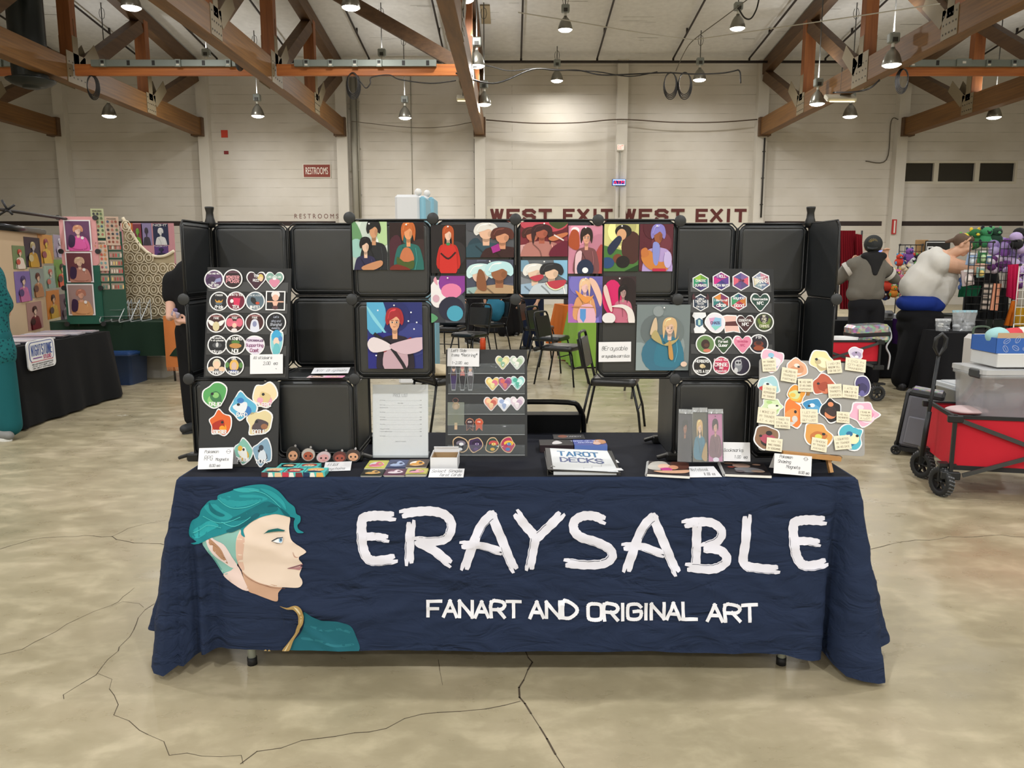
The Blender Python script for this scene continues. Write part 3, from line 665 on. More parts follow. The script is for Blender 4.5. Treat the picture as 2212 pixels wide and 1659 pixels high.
printed(c3('1065,1050 1120,1062 1185,1050 1235,1085 1246,1140 1222,1210 1165,1310 1132,1386 1080,1386 1130,1320 1180,1240 1203,1180 1200,1110 1170,1075 1120,1074'), 'a68a55')
printed(c3('1170,1060 1215,1085 1230,1140 1205,1210 1150,1300 1110,1380 1100,1380 1170,1270 1215,1190 1222,1130 1205,1090'), 'd8c8a0')
printed(c3('945,1384 960,1374 970,1384'), 'b59a63', 0); printed(c3('975,1386 985,1374 998,1386'), 'b59a63', 0)
for a in ('620,850 610,960 640,1050 720,1120', '1040,1030 1080,1100 1100,1200'):
    q = cr(c3(a), 4, False); printed(q + [(x + 1.2, y + 1) for x, y in q[::-1]], '1e2638', 0)
# title
LAY[0] = 5
def S(s): v = [float(k) for k in s.split()]; return list(zip(v[::2], v[1::2]))
for dx, dy in ((0, 0), (932, 9)):
    for s, w in (('846 1116 815 1114 795 1116 783 1122 781 1150 784 1182 795 1205 812 1211 849 1207', 21), ('788 1159 812 1159 834 1163', 17)): brush([(x + dx, y + dy) for x, y in S(s)], w)
for s, w in (('872 1110 900 1106 935 1105 962 1113 975 1133 968 1158 947 1168 900 1168', 20), ('888 1132 885 1170 884 1212', 20), ('905 1172 940 1190 970 1212', 20)): brush(S(s), w)
for dx, dy in ((0, 0), (349, 5)):
    for s, w in (('1005 1222 1020 1180 1040 1135 1062 1112', 20), ('1062 1114 1080 1155 1098 1200 1110 1226', 20), ('1001 1175 1035 1175 1078 1189', 17)): brush([(x + dx, y + dy) for x, y in S(s)], w)
for s, w in (('1118 1112 1135 1136 1154 1160 1150 1195 1144 1224', 20), ('1210 1114 1185 1138 1162 1160', 20),
             ('1302 1123 1282 1115 1258 1116 1241 1127 1240 1145 1255 1160 1290 1171 1317 1186 1321 1203 1303 1216 1262 1219 1226 1215', 20),
             ('1505 1138 1504 1180 1502 1218', 20), ('1482 1131 1510 1127 1540 1130 1558 1147 1550 1168 1522 1180', 19), ('1524 1183 1555 1188 1569 1206 1555 1222 1530 1228 1488 1224', 20),
             ('1614 1120 1609 1170 1606 1216 1640 1226 1674 1228', 20)): brush(S(s), w)
sub = []
for wd, x0, x1 in (('FANART', 922, 1126), ('AND', 1142, 1247), ('ORIGINAL', 1267, 1504), ('ART', 1523, 1634)):
    for a, b in strokes(wd, 0, 0, 32, gap=.42, fitw=x1 - x0 - 6, smooth=3):
        f = lambda p: ((x0 + x1) / 2 + p[0], 1327 + ((x0 + x1) / 2 - 922) * .012 - p[1])
        a2, b2 = f(a), f(b); pp = seg(a2, b2, 7.2); printed(pp, 'f0f1f8', 0); LAY[0] -= 1
o = mb.build('tablecloth', loc=(.018, 3.1, TZ)); tag(o, 'navy tablecloth over the booth table, printed with an elf profile and large white letters', 'tablecloth')
# ------------------------------------------------------------------ rack of black panels
M_pan = mat('14181b', .47, spec=.95, name='black panel', bump=.5, bscale=5); M_blk = mat('0e0f10', .4, name='black plastic'); M_con = mat('2b2d2f', .45); M_gap = mat('17181a', .3, .5)
GX = [-1.23, -.915, -.60, -.292, .013, .318, .621, .92, 1.215]; GY = (2.97, 3.27); GZ = [TZ + .012, 1.066, 1.368, 1.664]
rack = empty('panel_rack', (0, 3.1, TZ), 'tall black display rack of square plastic panels joined by round connectors', 'display rack')
pr = random.Random(4)
def panel(o, ux, uy, w, h, name='panel'):
    fr = frame(Vector(o) - Vector(rack.location), ux, uy); m = MB(); g = .006; c = .023
    x0, x1, y0, y1 = g, w - g, g, h - g; N = 10; k = pr.uniform(-.004, .004); k2 = pr.uniform(-.003, .003); vs = []
    for j in range(N + 1):
        for i in range(N + 1):
            a, b = i / N, j / N; x, y = x0 + (x1 - x0) * a, y0 + (y1 - y0) * b
            cx_ = min(a, 1 - a) * (x1 - x0); cy_ = min(b, 1 - b) * (y1 - y0)
            if cx_ + cy_ < c: x += (c - cx_ - cy_) * .5 * (1 if a < .5 else -1); y += (c - cx_ - cy_) * .5 * (1 if b < .5 else -1)
            vs.append(fr(x, y, k * sin(a * pi) * sin(b * pi) + k2 * sin(a * 5 + b * 3) * .5 * sin(a * pi)))
    n_ = len(vs); vs += [v - fr.n * .004 for v in vs]; W = N + 1
    fs = [[j * W + i, j * W + i + 1, (j + 1) * W + i + 1, (j + 1) * W + i] for j in range(N) for i in range(N)]
    fs += [[q + n_ for q in f[::-1]] for f in fs]
    for i in range(N):
        for a, b in ((i, i + 1), (N * W + i + 1, N * W + i), ((i + 1) * W, i * W), (i * W + N, (i + 1) * W + N)): fs.append([b, a, a + n_, b + n_])
    m.add(vs, fs, M_pan, False)
    for k_ in range(len(m.sm)): m.sm[k_] = k_ < N * N
    q = [(c, g * .6), (w - c, g * .6), (w - g * .6, c), (w - g * .6, h - c), (w - c, h - g * .6), (c, h - g * .6), (g * .6, h - c), (g * .6, c)]
    m.tube([fr(x, y, .001) for x, y in q], .0038, M_blk, 6, closed=True)
    # raised inner rim
    q = [(.03, .02), (w - .03, .02), (w - .02, .03), (w - .02, h - .03), (w - .03, h - .02), (.03, h - .02), (.02, h - .03), (.02, .03)]
    m.tube([fr(x, y, .001) for x, y in q], .003, M_pan, 5, closed=True)
    return m.build(name, rack)
def colrow(ci, ri, plane): # upright panel facing the camera
    panel((GX[ci], GY[plane], GZ[ri]), (1, 0, 0), (0, 0, 1), GX[ci + 1] - GX[ci], GZ[ri + 1] - GZ[ri])
def side(ci, ri): panel((GX[ci], GY[0], GZ[ri]), (0, 1, 0), (0, 0, 1), GY[1] - GY[0], GZ[ri + 1] - GZ[ri])
def shelf(ci, ri): panel((GX[ci], GY[0], GZ[ri]), (1, 0, 0), (0, 1, 0), GX[ci + 1] - GX[ci], GY[1] - GY[0], 'shelf_panel')
for c in (0, 1, 6, 7):
    for r in (1, 2): colrow(c, r, 1)
    shelf(c, 1)
for c in (0, 1, 6): colrow(c, 0, 0)
colrow(7, 0, 0)
for c in (2, 3, 4, 5): colrow(c, 2, 0)
for c in (2, 5): colrow(c, 1, 0)
for r in (0, 1, 2): side(0, r); side(8, r)
side(2, 0); side(6, 0)
def conn(x, y, z, ax=(0, -1, 0)):
    m = MB(); m.lathe(Vector((x, y, z)) - Vector(rack.location), [(.0, -.016), (.011, -.016), (.011, .0), (.0215, .004), (.0215, .011), (.019, .013), (.0, .013)], M_con, 20, ax, True); m.build('connector', rack)
for i, x in enumerate(GX[2:7]): conn(x, GY[0], GZ[3] + .004 - .003 * i)
for i in (0, 2, 4, 6, 8): conn(GX[i], GY[0], GZ[2])
for i in (0, 1, 2, 6): conn(GX[i], GY[0], GZ[1])
for x in (GX[0], GX[8]):
    m = MB(); m.lathe(Vector((x, GY[1], GZ[3])) - Vector(rack.location), [(0, -.02), (.02, -.02), (.022, 0), (.016, .02), (.014, .04), (.018, .058), (.018, .064), (0, .064)], M_blk, 16); m.build('connector', rack)
def clampf(x, y, sx):
    m = MB(); c = Vector((x, y, TZ + .012)) - Vector(rack.location); m.box(c + Vector((0, 0, .004)), (.05, .04, .032), M_blk, bev=.006); m.bar(c + Vector((sx * .02, 0, .012)), c + Vector((sx * .06, 0, .0)), .026, .012, M_blk, bev=.003); m.build('foot_clamp', rack)
for i, sx in ((0, -1), (2, 1), (6, -1), (8, 1)):
    for y in GY: clampf(GX[i], y, sx)
# ------------------------------------------------------------------ goods on the booth
def plane(pa, da, pb, db, pc, dc):
    """frame from three photograph points on a real leaning sheet: lower left, lower right, upper left with their distances"""
    a, b, c = P(*pa, da), P(*pb, db), P(*pc, dc); return frame(a, b - a, c - a), (b - a).length, (c - a).length
def hit(fr, px, py):
    r = ray(px, py); o = Vector((0, 0, EYE)); t = (fr.o - o).dot(fr.n) / r.dot(fr.n); p = o + r * t - fr.o; return p.dot(fr.ux), p.dot(fr.uy)
def sub(fr, x, y, z=0., rot=0.):
    ux = fr.ux * cos(rot) + fr.uy * sin(rot); uy = fr.uy * cos(rot) - fr.ux * sin(rot); return frame(fr(x, y, z), ux, uy)
def pxr(fr, px, py, k): # how long k pixels are at this place
    a = hit(fr, px, py); b = hit(fr, px + k, py); return abs(b[0] - a[0])
SH = {'c': ell(0, 0, 1, 1, 32), 'x': [(sin(k * pi / 3), cos(k * pi / 3)) for k in range(6)],
      'h': cr([(0, -1), (.55, -.45), (.95, .05), (1, .5), (.72, .88), (.3, .85), (0, .55), (-.3, .85), (-.72, .88), (-1, .5), (-.95, .05), (-.55, -.45)], 3), 's': [(-1, -1), (1, -1), (1, 1), (-1, 1)]}
def blob(seed, n=14, am=.28):
    r = random.Random(seed); k = [r.uniform(1 - am, 1 + am * .6) for _ in range(n)]; return cr([(k[i] * cos(2 * pi * i / n), k[i] * sin(2 * pi * i / n)) for i in range(n)], 3)
W_ = 'f2f2f4'
def sticker(fr, px, py, rpx, shape, col, texts=(), extra=(), z=.003, rot=0., label='', group=None, ry=None, name='sticker', cat='sticker', border=W_, th=.0012, bsc=.88):
    x, y = hit(fr, px, py); r = pxr(fr, px, py, rpx); r2 = r if ry is None else pxr(fr, px, py, ry)
    f = sub(fr, x, y, z, rot); pts = shape if isinstance(shape, list) else SH[shape]; m = MB()
    m.prism(f, [(a * r, b * r2) for a, b in pts], 0, th, paper(border)); zz = th + .0003
    m.flat(f, [(a * r * bsc, b * r2 * bsc) for a, b in pts], zz, paper(col))
    for e in extra:
        zz += .00025
        if e[0] == 'e': q = ell(e[1] * r, e[2] * r2, e[3] * r, e[4] * r2, 14, e[6] if len(e) > 6 else 0); c = e[5]
        elif e[0] == 'p': q = [(a * r, b * r2) for a, b in cr(e[1], 3)]; c = e[2]
        else: q = [(a * r, b * r2) for a, b in e[1]]; c = e[2]
        m.flat(f, q, zz, paper(c))
    for t in texts:
        zz += .0002; s, ty, h = t[0], t[1], t[2]; c = t[3] if len(t) > 3 else 'f4f4f4'; w = t[4] if len(t) > 4 else 1.45
        text(m, f, s, 0, (ty - h / 2) * r2, h * r2, c, z=zz, w=h * r2 * .19, gap=.25, fitw=min(w * r, textw(s, h * r2)), slant=t[5] if len(t) > 5 else 0)
    o = m.build(name, loc=fr(x, y, z)); return tag(o, label, cat, group)
def card(pa, da, pb, db, pc, dc, lines, label, name='price_card', h=None, tent=False, pre=''):
    fr, w, hh = plane(pa, da, pb, db, pc, dc); m = MB(); m.prism(fr, [(0, 0), (w, 0), (w, hh), (0, hh)], -.0006, 0, paper('f1f1f4'))
    for s, x, y, lh, sl in lines:
        if s == 'O': 
            for a, b in zip(ell(x * w, y * hh, lh * hh, lh * hh, 16), ell(x * w, y * hh, lh * hh, lh * hh, 16)[1:] + ell(x * w, y * hh, lh * hh, lh * hh, 16)[:1]): m.flat(fr, seg(a, b, .0009), .0004, paper('33363c'))
            m.flat(fr, seg(((x - .07) * w, y * hh), ((x + .07) * w, y * hh), .0009), .0004, paper('33363c'))
            continue
        text(m, fr, s, x * w, y * hh, lh * hh, '33363c', z=.0004, w=.0011, slant=sl, align='l', asp=.55, gap=.3, jit=.06, fitw=min(textw(s, lh * hh, .55, .3), (.95 - x) * w))
    if tent: m.prism(frame(fr(0, hh, 0), fr.ux, (fr.uy * -1 + Vector((0, .8, 0)))), [(0, 0), (w, 0), (w, hh), (0, hh)], -.0006, 0, paper('e4e4e8'))
    o = m.build(name, loc=fr(w / 2, 0)); return tag(o, label, 'sign')
M_foam = mat('1b1c1d', .6, name='black board'); M_pock = mat('2e2e2d', .35, spec=.6)
# ---- left sticker board
def pocket_board(pa, pb, pc, d0, d1, rows, lab):
    fr, w, h = plane(pa, d0, pb, d0, pc, d1); t = empty('sticker_board', fr(w / 2, 0), lab, 'display board'); fl = frame(fr.o - t.location, fr.ux, fr.uy)
    m = MB(); m.prism(fl, [(0, 0), (w, 0), (w, h), (0, h)], -.008, 0, M_foam); m.build('board', t)
    for k in range(rows):
        y = h * (.012 + k * .192); m = MB(); m.prism(fl, [(.02 * w, y), (.97 * w, y), (.97 * w, y + h * .09), (.02 * w, y + h * .09)], .0004, .0014, M_pock); m.build('pocket', t)
    return fr
sb = pocket_board((440, 815), (622, 818), (443, 577), 2.945, 3.03, 5, 'tall black board of round and heart stickers on the left of the rack')
def person_bits(hair, skin, top): return [('e', 0, -.75, .6, .45, top), ('e', 0, .0, .52, .56, hair), ('e', 0, -.08, .34, .4, skin), ('p', [(-.5, .1), (-.4, .5), (0, .62), (.4, .5), (.5, .1), (.2, .3), (-.2, .28)], hair)]
G1 = 'stickers on the left black board'
L1 = [(463, 604, 21, 'c', '5a3a63', [('YOU AND ME?', .6, .16), ('ONLY', -.35, .16), ('ONE BED', -.62, .22)], [('q', U(-10, -5, 70, 20, 75, -20, 0, -35), '8f93bd'), ('p', U(-80, -20, -30, 30, 20, 10, -20, -50), '3b2544')], 'round purple ONE BED sticker, top left of the left board'),
 (504, 603, 21, 'c', '2a1416', [('MONSTER', .15, .3, 'f0a8b0', 1.3), ('F*CKER', -.25, .3, 'f0a8b0', 1.3)], [('q', U(-60, 60, -40, 80, 40, 80, 60, 60), '5c3a48')], 'round black MONSTER sticker with pink words on the left board'),
 (554, 606, 21, 'h', '3e1a2a', [('TOM', .45, .24, W_, .8), ('RIZZ', .0, .24, W_, .8)], [('e', .45, .3, .3, .36, 'd9c26a'), ('e', .5, .15, .2, .25, 'ecc9a8')], 'dark red heart sticker reading TOM RIZZ beside a blond head'),
 (594, 606, 20, 'h', '7fa79a', [('LIVE LAUGH LOVE', .35, .2, 'e8f0ee')], [('p', U(-60, -10, 0, 20, 60, -10, 0, -80), 'd98aa5'), ('e', 0, .15, .2, .12, 'f2f2f2')], 'heart sticker in pale green and pink, top right of the left board'),
 (474, 651, 21, 'c', '1f1d1f', [('FANDOM', .62, .16), ('Pride', -.6, .3, W_, .8, .2)], [('p', U(-40, 20, -30, -10, 0, -25, 30, -10, 40, 20, 20, 0, 0, 12, -20, 0), 'd09a3c'), ('q', U(-40, -15, 40, -15, 25, -38, -25, -38), '5b6a76')], 'round black Pride sticker, second row far left'),
 (511, 651, 21, 'c', '6f1530', [("WHAT'S THE", .65, .2), ('TEA', -.6, .32)], [('q', U(-20, -40, 35, -50, 45, 30, -30, 35), 'd8305a'), ('e', -.42, 0, .18, .2, 'f2e8e8')], 'round crimson TEA sticker with a pink mug'),
 (552, 651, 21, 'c', '5c6f7c', [('READ ME A STORY', .6, .15, 'd8dee2'), ('WHITE!', -.62, .28)], [('p', U(-40, 40, 0, 30, 10, 0, 40, -20, 0, -35, -45, 0), '20201f'), ('e', .25, -.2, .2, .15, 'c04a2c')], 'round slate blue sticker with a black tumbling shape, third in the second row'),
 (596, 650, 21, 's', '1d1b1d', [], [('e', 0, .6, .45, .4, 'efe6e4'), ('e', 0, .3, .34, .34, 'e9b9a2'), ('q', U(-85, -5, 85, -5, 85, -18, 30, -18, 15, -60, -15, -60, -30, -18, -85, -18), 'e9b9a2'), ('e', 0, -.72, .3, .2, '5d3a3c')], 'square sticker of a white haired figure with outstretched arms in a clear sleeve'),
 (468, 698, 21, 'c', '40201f', [('Problematic', .72, .16, 'c89090', 1.1, .2), ('FAVE', .5, .18)], [('p', U(-85, 30, -40, 20, -15, -5, -40, -30, -70, -10), 'efecea'), ('p', U(85, 30, 40, 20, 15, -5, 40, -30, 70, -10), 'efecea'), ('e', 0, -.35, .35, .5, 'd9cba0')], 'round brown FAVE sticker with white wings, third row left'),
 (508, 698, 21, 'c', '47201f', [('Problematic', .72, .16, 'c89090', 1.1, .2), ('FAVE', .5, .18)], [('e', -.5, .05, .35, .45, 'dd6a80'), ('e', .5, .05, .35, .45, 'dd6a80'), ('e', 0, -.15, .33, .36, 'e0758a'), ('e', 0, -.25, .22, .25, 'f0c8b0'), ('e', 0, -.75, .3, .2, 'e8e0e0')], 'round FAVE sticker with pink bunches of hair'),
 (551, 697, 21, 'c', '47201f', [('Problematic', .72, .16, 'c89090', 1.1, .2), ('FAVE', .5, .18)], [('p', U(-40, -90, -35, 10, 0, 35, 35, 10, 45, -90), 'dfe2f0'), ('e', 0, -.15, .22, .3, '8d93b8')], 'round FAVE sticker with long white hair'),
 (597, 697, 22, 'c', '16161a', [("Let's", .55, .2, '9aa0b0', .5, .2), ('sing and', .15, .2, '9aa0b0', .9, .2), ('Shanghai', -.2, .24, 'b0b4c0', 1.1, .2), ('sweetly', -.55, .2, '9aa0b0', .8, .2)], [], 'round black sticker with only faint script, right end of the third row'),
 (470, 745, 21, 'c', '17171a', [('In all countries', .7, .15), ('in all galaxies', .45, .15), ('only you', -.65, .24, W_, 1.2, .1)], [('e', 0, -.05, .5, .28, '4b4d50'), ('e', 0, 0, .14, .25, 'cfd0d2')], 'round black sticker reading only you'),
 (510, 745, 22, 'c', '24261d', [('A KNIFE!', .6, .26), ('NO!', -.62, .36)], [('e', 0, .25, .42, .2, '4f7d3a'), ('e', 0, -.1, .6, .25, 'c08a4a')], 'round NO! sticker with a green cap, fourth row'),
 (551, 746, 23, blob(3, 9, .1), 'e9dff0', [('Homosexual', .5, .24, '5a2a5c', 1.6), ('Supporting', .0, .26, '8a4a78', 1.6), ('Cast', -.5, .3, '8a3a68', .9)], [], 'white die cut sticker reading Homosexual Supporting Cast'),
 (598, 741, 17, blob(8, 8, .22), '8fd0d8', [], [('e', 0, .45, .6, .5, '3fa8d8'), ('e', .0, .1, .4, .3, 'ecd2bf'), ('e', .5, .3, .25, .2, '4f86c8'), ('p', U(-40, -80, -20, -10, 30, -10, 50, -70), '6bc0c8')], 'tall die cut sticker in bright blue and aqua on the left board'),
 (469, 791, 21, 'c', '221c1c', [('DINNER', -.65, .28)], [('e', -.55, -.3, .35, .25, 'e8c8a8'), ('e', .55, -.3, .35, .25, 'e8c8a8'), ('e', 0, .25, .42, .5, 'dcd3b8'), ('e', 0, .1, .33, .42, 'efcdb0'), ('q', U(-20, -60, 20, -60, 15, -30, -15, -30), '7a7a80')], 'round DINNER sticker of a pale blond head, bottom row left'),
 (507, 791, 21, 'c', '2e3030', [('GIRL', .75, .2), ('DINNER', -.65, .26)], [('e', 0, .05, .48, .62, 'e6b85a'), ('e', 0, .0, .28, .42, 'd8b8a8'), ('e', .7, .1, .2, .3, '5a8a4a'), ('e', -.7, .1, .2, .3, '5a8a4a'), ('q', U(-50, -70, 50, -70, 30, -40, -30, -40), '3c58a0')], 'round GIRL DINNER sticker with long yellow hair, bottom row')]
for i, (px, py, r, sh, c, tx, ex, lab) in enumerate(L1): sticker(sb, px, py, r, sh, c, tx, ex, .0028 + .0022 * (i % 2), 0, lab, G1, ry=30 if i == 15 else (22 if i == 14 else None))
card((540, 808), 2.935, (611, 807), 2.935, (538, 766), 2.95, [('All stickers', .1, .76, .14, .15), ('2.00  ea', .4, .46, .16, .15), ('~', .78, .2, .1, 0)], 'white paper note reading All stickers 2.00 ea on the left board')
# ---- right sticker board
sr = pocket_board((1489, 812), (1674, 813), (1490, 580), 2.945, 3.03, 5, 'tall black board of hexagon and heart stickers on the right of the rack')
G2 = 'stickers on the right black board'
def facets(c): return [('q', [(0, .86), (.74, .43), (0, .1)], c[0]), ('q', [(.74, .43), (.74, -.43), (0, .1)], c[1]), ('q', [(.74, -.43), (0, -.86), (0, .1)], c[2]), ('q', [(0, -.86), (-.74, -.43), (0, .1)], c[3]), ('q', [(-.74, -.43), (-.74, .43), (0, .1)], c[4]), ('q', [(-.74, .43), (0, .86), (0, .1)], c[5])]
L2 = [(1513, 611, 20, 'x', '3c8f6a', [('CHAOTIC', .2, .22), ('DUMBASS', -.3, .24)], facets(['6aa03c', '2c7f7a', '4a3f7c', '3f3268', '2f9a6c', '9cc440']), 'hexagon sticker CHAOTIC DUMBASS in green and purple'),
 (1557, 608, 21, 'x', '8a2a7a', [('I ROLL', .5, .26, W_, .9), ('BOTH WAYS', -.45, .24)], facets(['a8247c', '5a3a90', '3a3478', '3f3a80', 'd02488', '7a2a88']), 'hexagon sticker I ROLL BOTH WAYS in magenta'),
 (1600, 608, 21, 'x', 'b0506c', [('She', .1, .26, '5c2c4c', .8, .2)], facets(['7a5f98', 'd85a72', '5a4a7c', '6a4a88', 'e0607a', '5a5490']), 'hexagon sticker in rose and violet with dark script'),
 (1643, 608, 21, 'x', '93849c', [('Support', .4, .18), ('TRANS', .0, .36), ('rights', -.4, .18)], facets(['c88a9c', 'a85f6c', '6a7c9a', '8aa0a8', 'd8cfae', '8c95b0']), 'tilted hexagon TRANS sticker, top right of the right board'),
 (1513, 654, 19, 'x', '29394e', [('I play a', .45, .2, W_, .7, .1), ('TIEFLING', .12, .24), ('because', -.14, .14), ("I'M GAY", -.5, .24)], [('p', [(-.9, .3), (-.95, .7), (-.75, 1.05), (-.7, .7), (-.5, .5)], '4a2028'), ('p', [(.9, .3), (.95, .7), (.75, 1.05), (.7, .7), (.5, .5)], '4a2028')], 'navy hexagon sticker with small horns reading TIEFLING'),
 (1556, 653, 21, 'x', '4a6a70', [('I like to roll', .18, .2, W_, 1.3, .1), ('dice', -.3, .36, W_, .9, .15)], facets(['7a2f5c', 'b8483c', '3a6a70', '5c2c58', '2f7f7c', 'd88a3c']), 'hexagon sticker with the word dice, teal and orange'),
 (1595, 652, 20, 'x', '6f8a50', [('Gayotic', .4, .26, W_, 1.2, .15), ('Good', -.4, .34, W_, 1.1, .15)], facets(['3a3f78', 'c8742c', 'a82c4c', 'c83c54', '3a9a68', '2c6f78']), 'hexagon sticker Gayotic Good in green, orange and red'),
 (1641, 653, 21, 'h', '22453a', [('Romanceable', .3, .2, W_, 1.5, .1), ('NPC', -.12, .3, W_, .8)], [], 'green heart sticker Romanceable NPC'),
 (1510, 697, 17, [(-.7, .95), (.8, .95), (.9, .6), (.4, .4), (.5, -.4), (.9, -.7), (.6, -1), (-.6, -1), (-.7, -.6), (-.5, -.4), (-.6, .4), (-.9, .6)], 'eceff4', [], [('q', [(.4 * sin(k * pi / 3) * 1.3, .4 * cos(k * pi / 3) * 1.1) for k in range(6)], '3c6a88'), ('q', U(-15, -25, 15, -25, 15, 25, -15, 25), 'b8d8c8')], 'white wrapped candy sticker with a blue gem'),
 (1544, 698, 22, blob(5, 10, .1), 'e9e4ee', [('CHAOS', .0, .24, '4a3f70', .9)], [('q', U(-60, 45, 0, 55, -40, -30), 'd9a3c8'), ('q', U(60, 45, 0, 55, -40, -30, 60, -30), '8ec0e0'), ('q', U(-40, -30, 60, -30, 0, -75), '86d0c8')], 'pastel triangle gem sticker on white, third row of the right board'),
 (1578, 700, 21, [(-1, .8), (-.4, .95), (.6, .9), (.75, .4), (.9, -.6), (1.0, -.95), (.3, -.8), (-.6, -.95), (-.75, 0)], 'e8bfb4', [], [('q', U(-60, 20, 70, 30, 72, -20, -62, -20), '5a2a28')], 'peach and brown ribbon flag sticker on the right board'),
 (1609, 699, 20, 'h', '3e1c1e', [('ESSENTIAL', .32, .22), ('NPC', -.1, .32, W_, .9)], [], 'dark red heart sticker ESSENTIAL NPC'),
 (1650, 696, 21, 'c', '3a4424', [('BE', .6, .22, 'e6e2cc', .4), ('FAE', .28, .22, 'e6e2cc', .6), ('DO', -.04, .22, 'e6e2cc', .5), ('CRIMES', -.42, .24, 'e6e2cc', 1.2)], [('p', U(-70, 20, -40, 40, 40, 40, 70, 20, 30, -60, -30, -60), '6a7f34'), ('p', U(-40, 60, 40, 60, 30, 0, -30, 0), '2c1f2c')], 'round green sticker BE FAE DO CRIMES'),
 (1523, 744, 21, 'c', '6a8a54', [], [('e', 0, 0, .45, .5, '3c2620'), ('e', .1, -.1, .25, .2, '5c3a2c'), ('e', .15, -.65, .4, .18, 'd07a60')], 'round green sticker with a dark brown bear, fourth row'),
 (1562, 745, 20, 'h', '33502f', [('Forest', .35, .24, W_, 1.1), ('Queer', -.05, .28, W_, 1.1)], [], 'green heart sticker Forest Queer'),
 (1603, 744, 21, 'h', 'e58aa6', [('loveable', .3, .2, 'c8507c', 1.2, .1), ('NPC', -.1, .22, 'c8507c', .7)], [('e', -.45, .55, .2, .1, 'f4c0d0')], 'pale pink heart sticker with rose lettering'),
 (1638, 743, 21, 'c', '241c26', [('FTM', .66, .24, W_, .7)], [('e', 0, 0, .5, .3, '7c3626'), ('e', 0, .1, .3, .2, '3c2420'), ('e', 0, -.45, .55, .25, '9c4c2c')], 'round dark FTM sticker with an orange figure'),
 (1516, 791, 21, 'c', '1f1b18', [('HERBERS', .5, .26), ("RATS A DO!", -.55, .26)], [('e', 0, 0, .26, .22, 'd8c49c'), ('e', .18, -.05, .16, .14, 'c8b084')], 'round black sticker with white words around a small tan lump'),
 (1557, 790, 20, blob(12, 8, .12), 'c83058', [('EMBRACE YOUR', .62, .2, 'f6d8e0', 1.5), ('CRINGE', .12, .34, W_, 1.4), ('AND', -.25, .2), ('ADVENTURE', -.6, .2, 'f6d8e0', 1.2)], [('q', U(-70, -20, -60, 20, 20, -60, 0, -75), '7c1c40')], 'crimson die cut CRINGE sticker, bottom row'),
 (1599, 790, 21, 'c', '2b2438', [('I', .55, .2, W_, .2), ], [('e', -.25, -.05, .4, .6, '8c8f96'), ('e', -.25, .3, .36, .3, 'b8babf'), ('e', -.38, .3, .12, .1, '26262c'), ('e', -.1, .3, .12, .1, '26262c'), ('e', -.5, -.5, .2, .3, 'd8d8da')], 'round purple sticker with a grey raccoon, bottom right')]
for i, (px, py, r, sh, c, tx, ex, lab) in enumerate(L2): sticker(sr, px, py, r, sh, c, tx, ex, .0028 + .0022 * (i % 2), .1 if i == 3 else 0, lab, G2, ry=23 if i == 8 else None)
# ---- magnet board with seven die cuts at lower left
mbd, w, h = plane((428, 1008), 2.875, (600, 1009), 2.875, (437, 823), 2.94)
m = MB(); m.prism(mbd, [(0, 0), (w, 0), (w, h), (0, h)], -.007, 0, mat('242526', .55)); tag(m.build('magnet_board', loc=mbd(w / 2, 0)), 'square black board of seven die cut magnets at the lower left', 'display board')
def magnet(fr, px, py, rx, ry, seed, c1, c2, c3_, word, label, note=None, group=None, z=.002):
    r = random.Random(seed); ex = [('e', r.uniform(-.2, .2), -.35, .5, .4, c2), ('e', r.uniform(-.25, .25), .35, .45, .38, c1), ('p', [(a * .5 + r.uniform(-.2, .2), b * .4 - .1) for a, b in [(-1, .2), (0, 1), (1, .3), (.6, -1), (-.6, -.9)]], c3_), ('e', r.uniform(-.4, .4), r.uniform(-.5, .5), .25, .2, c2), ('e', r.uniform(-.5, .5), .1, .12, .1, '2a2a2e')]
    tx = [(word, -.62, .26, 'f4f4f4', 1.15)] if word else []
    return sticker(fr, px, py, rx, blob(seed, 11, .26), c1, tx, ex, z, 0, label, group, ry=ry, name='magnet', cat='magnet', th=.002, bsc=.9)
for px, py, rx, ry, sd, a, b, c, wd, lab in ((467, 854, 28, 31, 21, '5aa860', '8cc878', '3f7a4c', 'DRUID', 'green die cut magnet, top left of the black magnet board'), (524, 877, 30, 30, 22, '5fb4d8', '3c7cc0', 'e8eef4', 'BARD', 'blue and white die cut magnet at the top middle of the black magnet board'),
    (571, 855, 27, 31, 23, 'f0dcb0', 'e8a8bc', 'e0c890', 'CLERIC', 'cream and pink die cut magnet, top right of the black magnet board'), (476, 915, 25, 29, 24, 'e0662c', 'f0a030', 'b03020', 'SORCERER', 'orange and red die cut magnet on the black magnet board'),
    (561, 914, 30, 30, 25, 'e4d4a4', '9c6a4c', '54484c', 'ROGUE', 'cream and brown die cut magnet on the black magnet board'), (527, 974, 20, 30, 26, '86bfae', 'e0b040', 'f0efe8', 'PALADIN', 'narrow mint and gold die cut magnet near the bottom of the black magnet board'),
    (567, 977, 21, 31, 27, '86a8c0', '3c4450', 'dce4ec', 'MONK', 'grey blue die cut magnet, bottom right of the black magnet board')):
    magnet(mbd, px, py, rx, ry, sd, a, b, c, wd, lab, group='magnets on the black board')
card((427, 1014), 2.80, (502, 1012), 2.80, (430, 968), 2.83, [('Pokemon', .17, .75, .14, .15), ('O', .86, .8, .09, 0), ('RPG', .17, .42, .2, .15), ('Magnets', .5, .38, .13, .15), ('8.00 ea', .33, .1, .12, .15)], 'white card reading Pokemon RPG Magnets at the left front corner', tent=True)
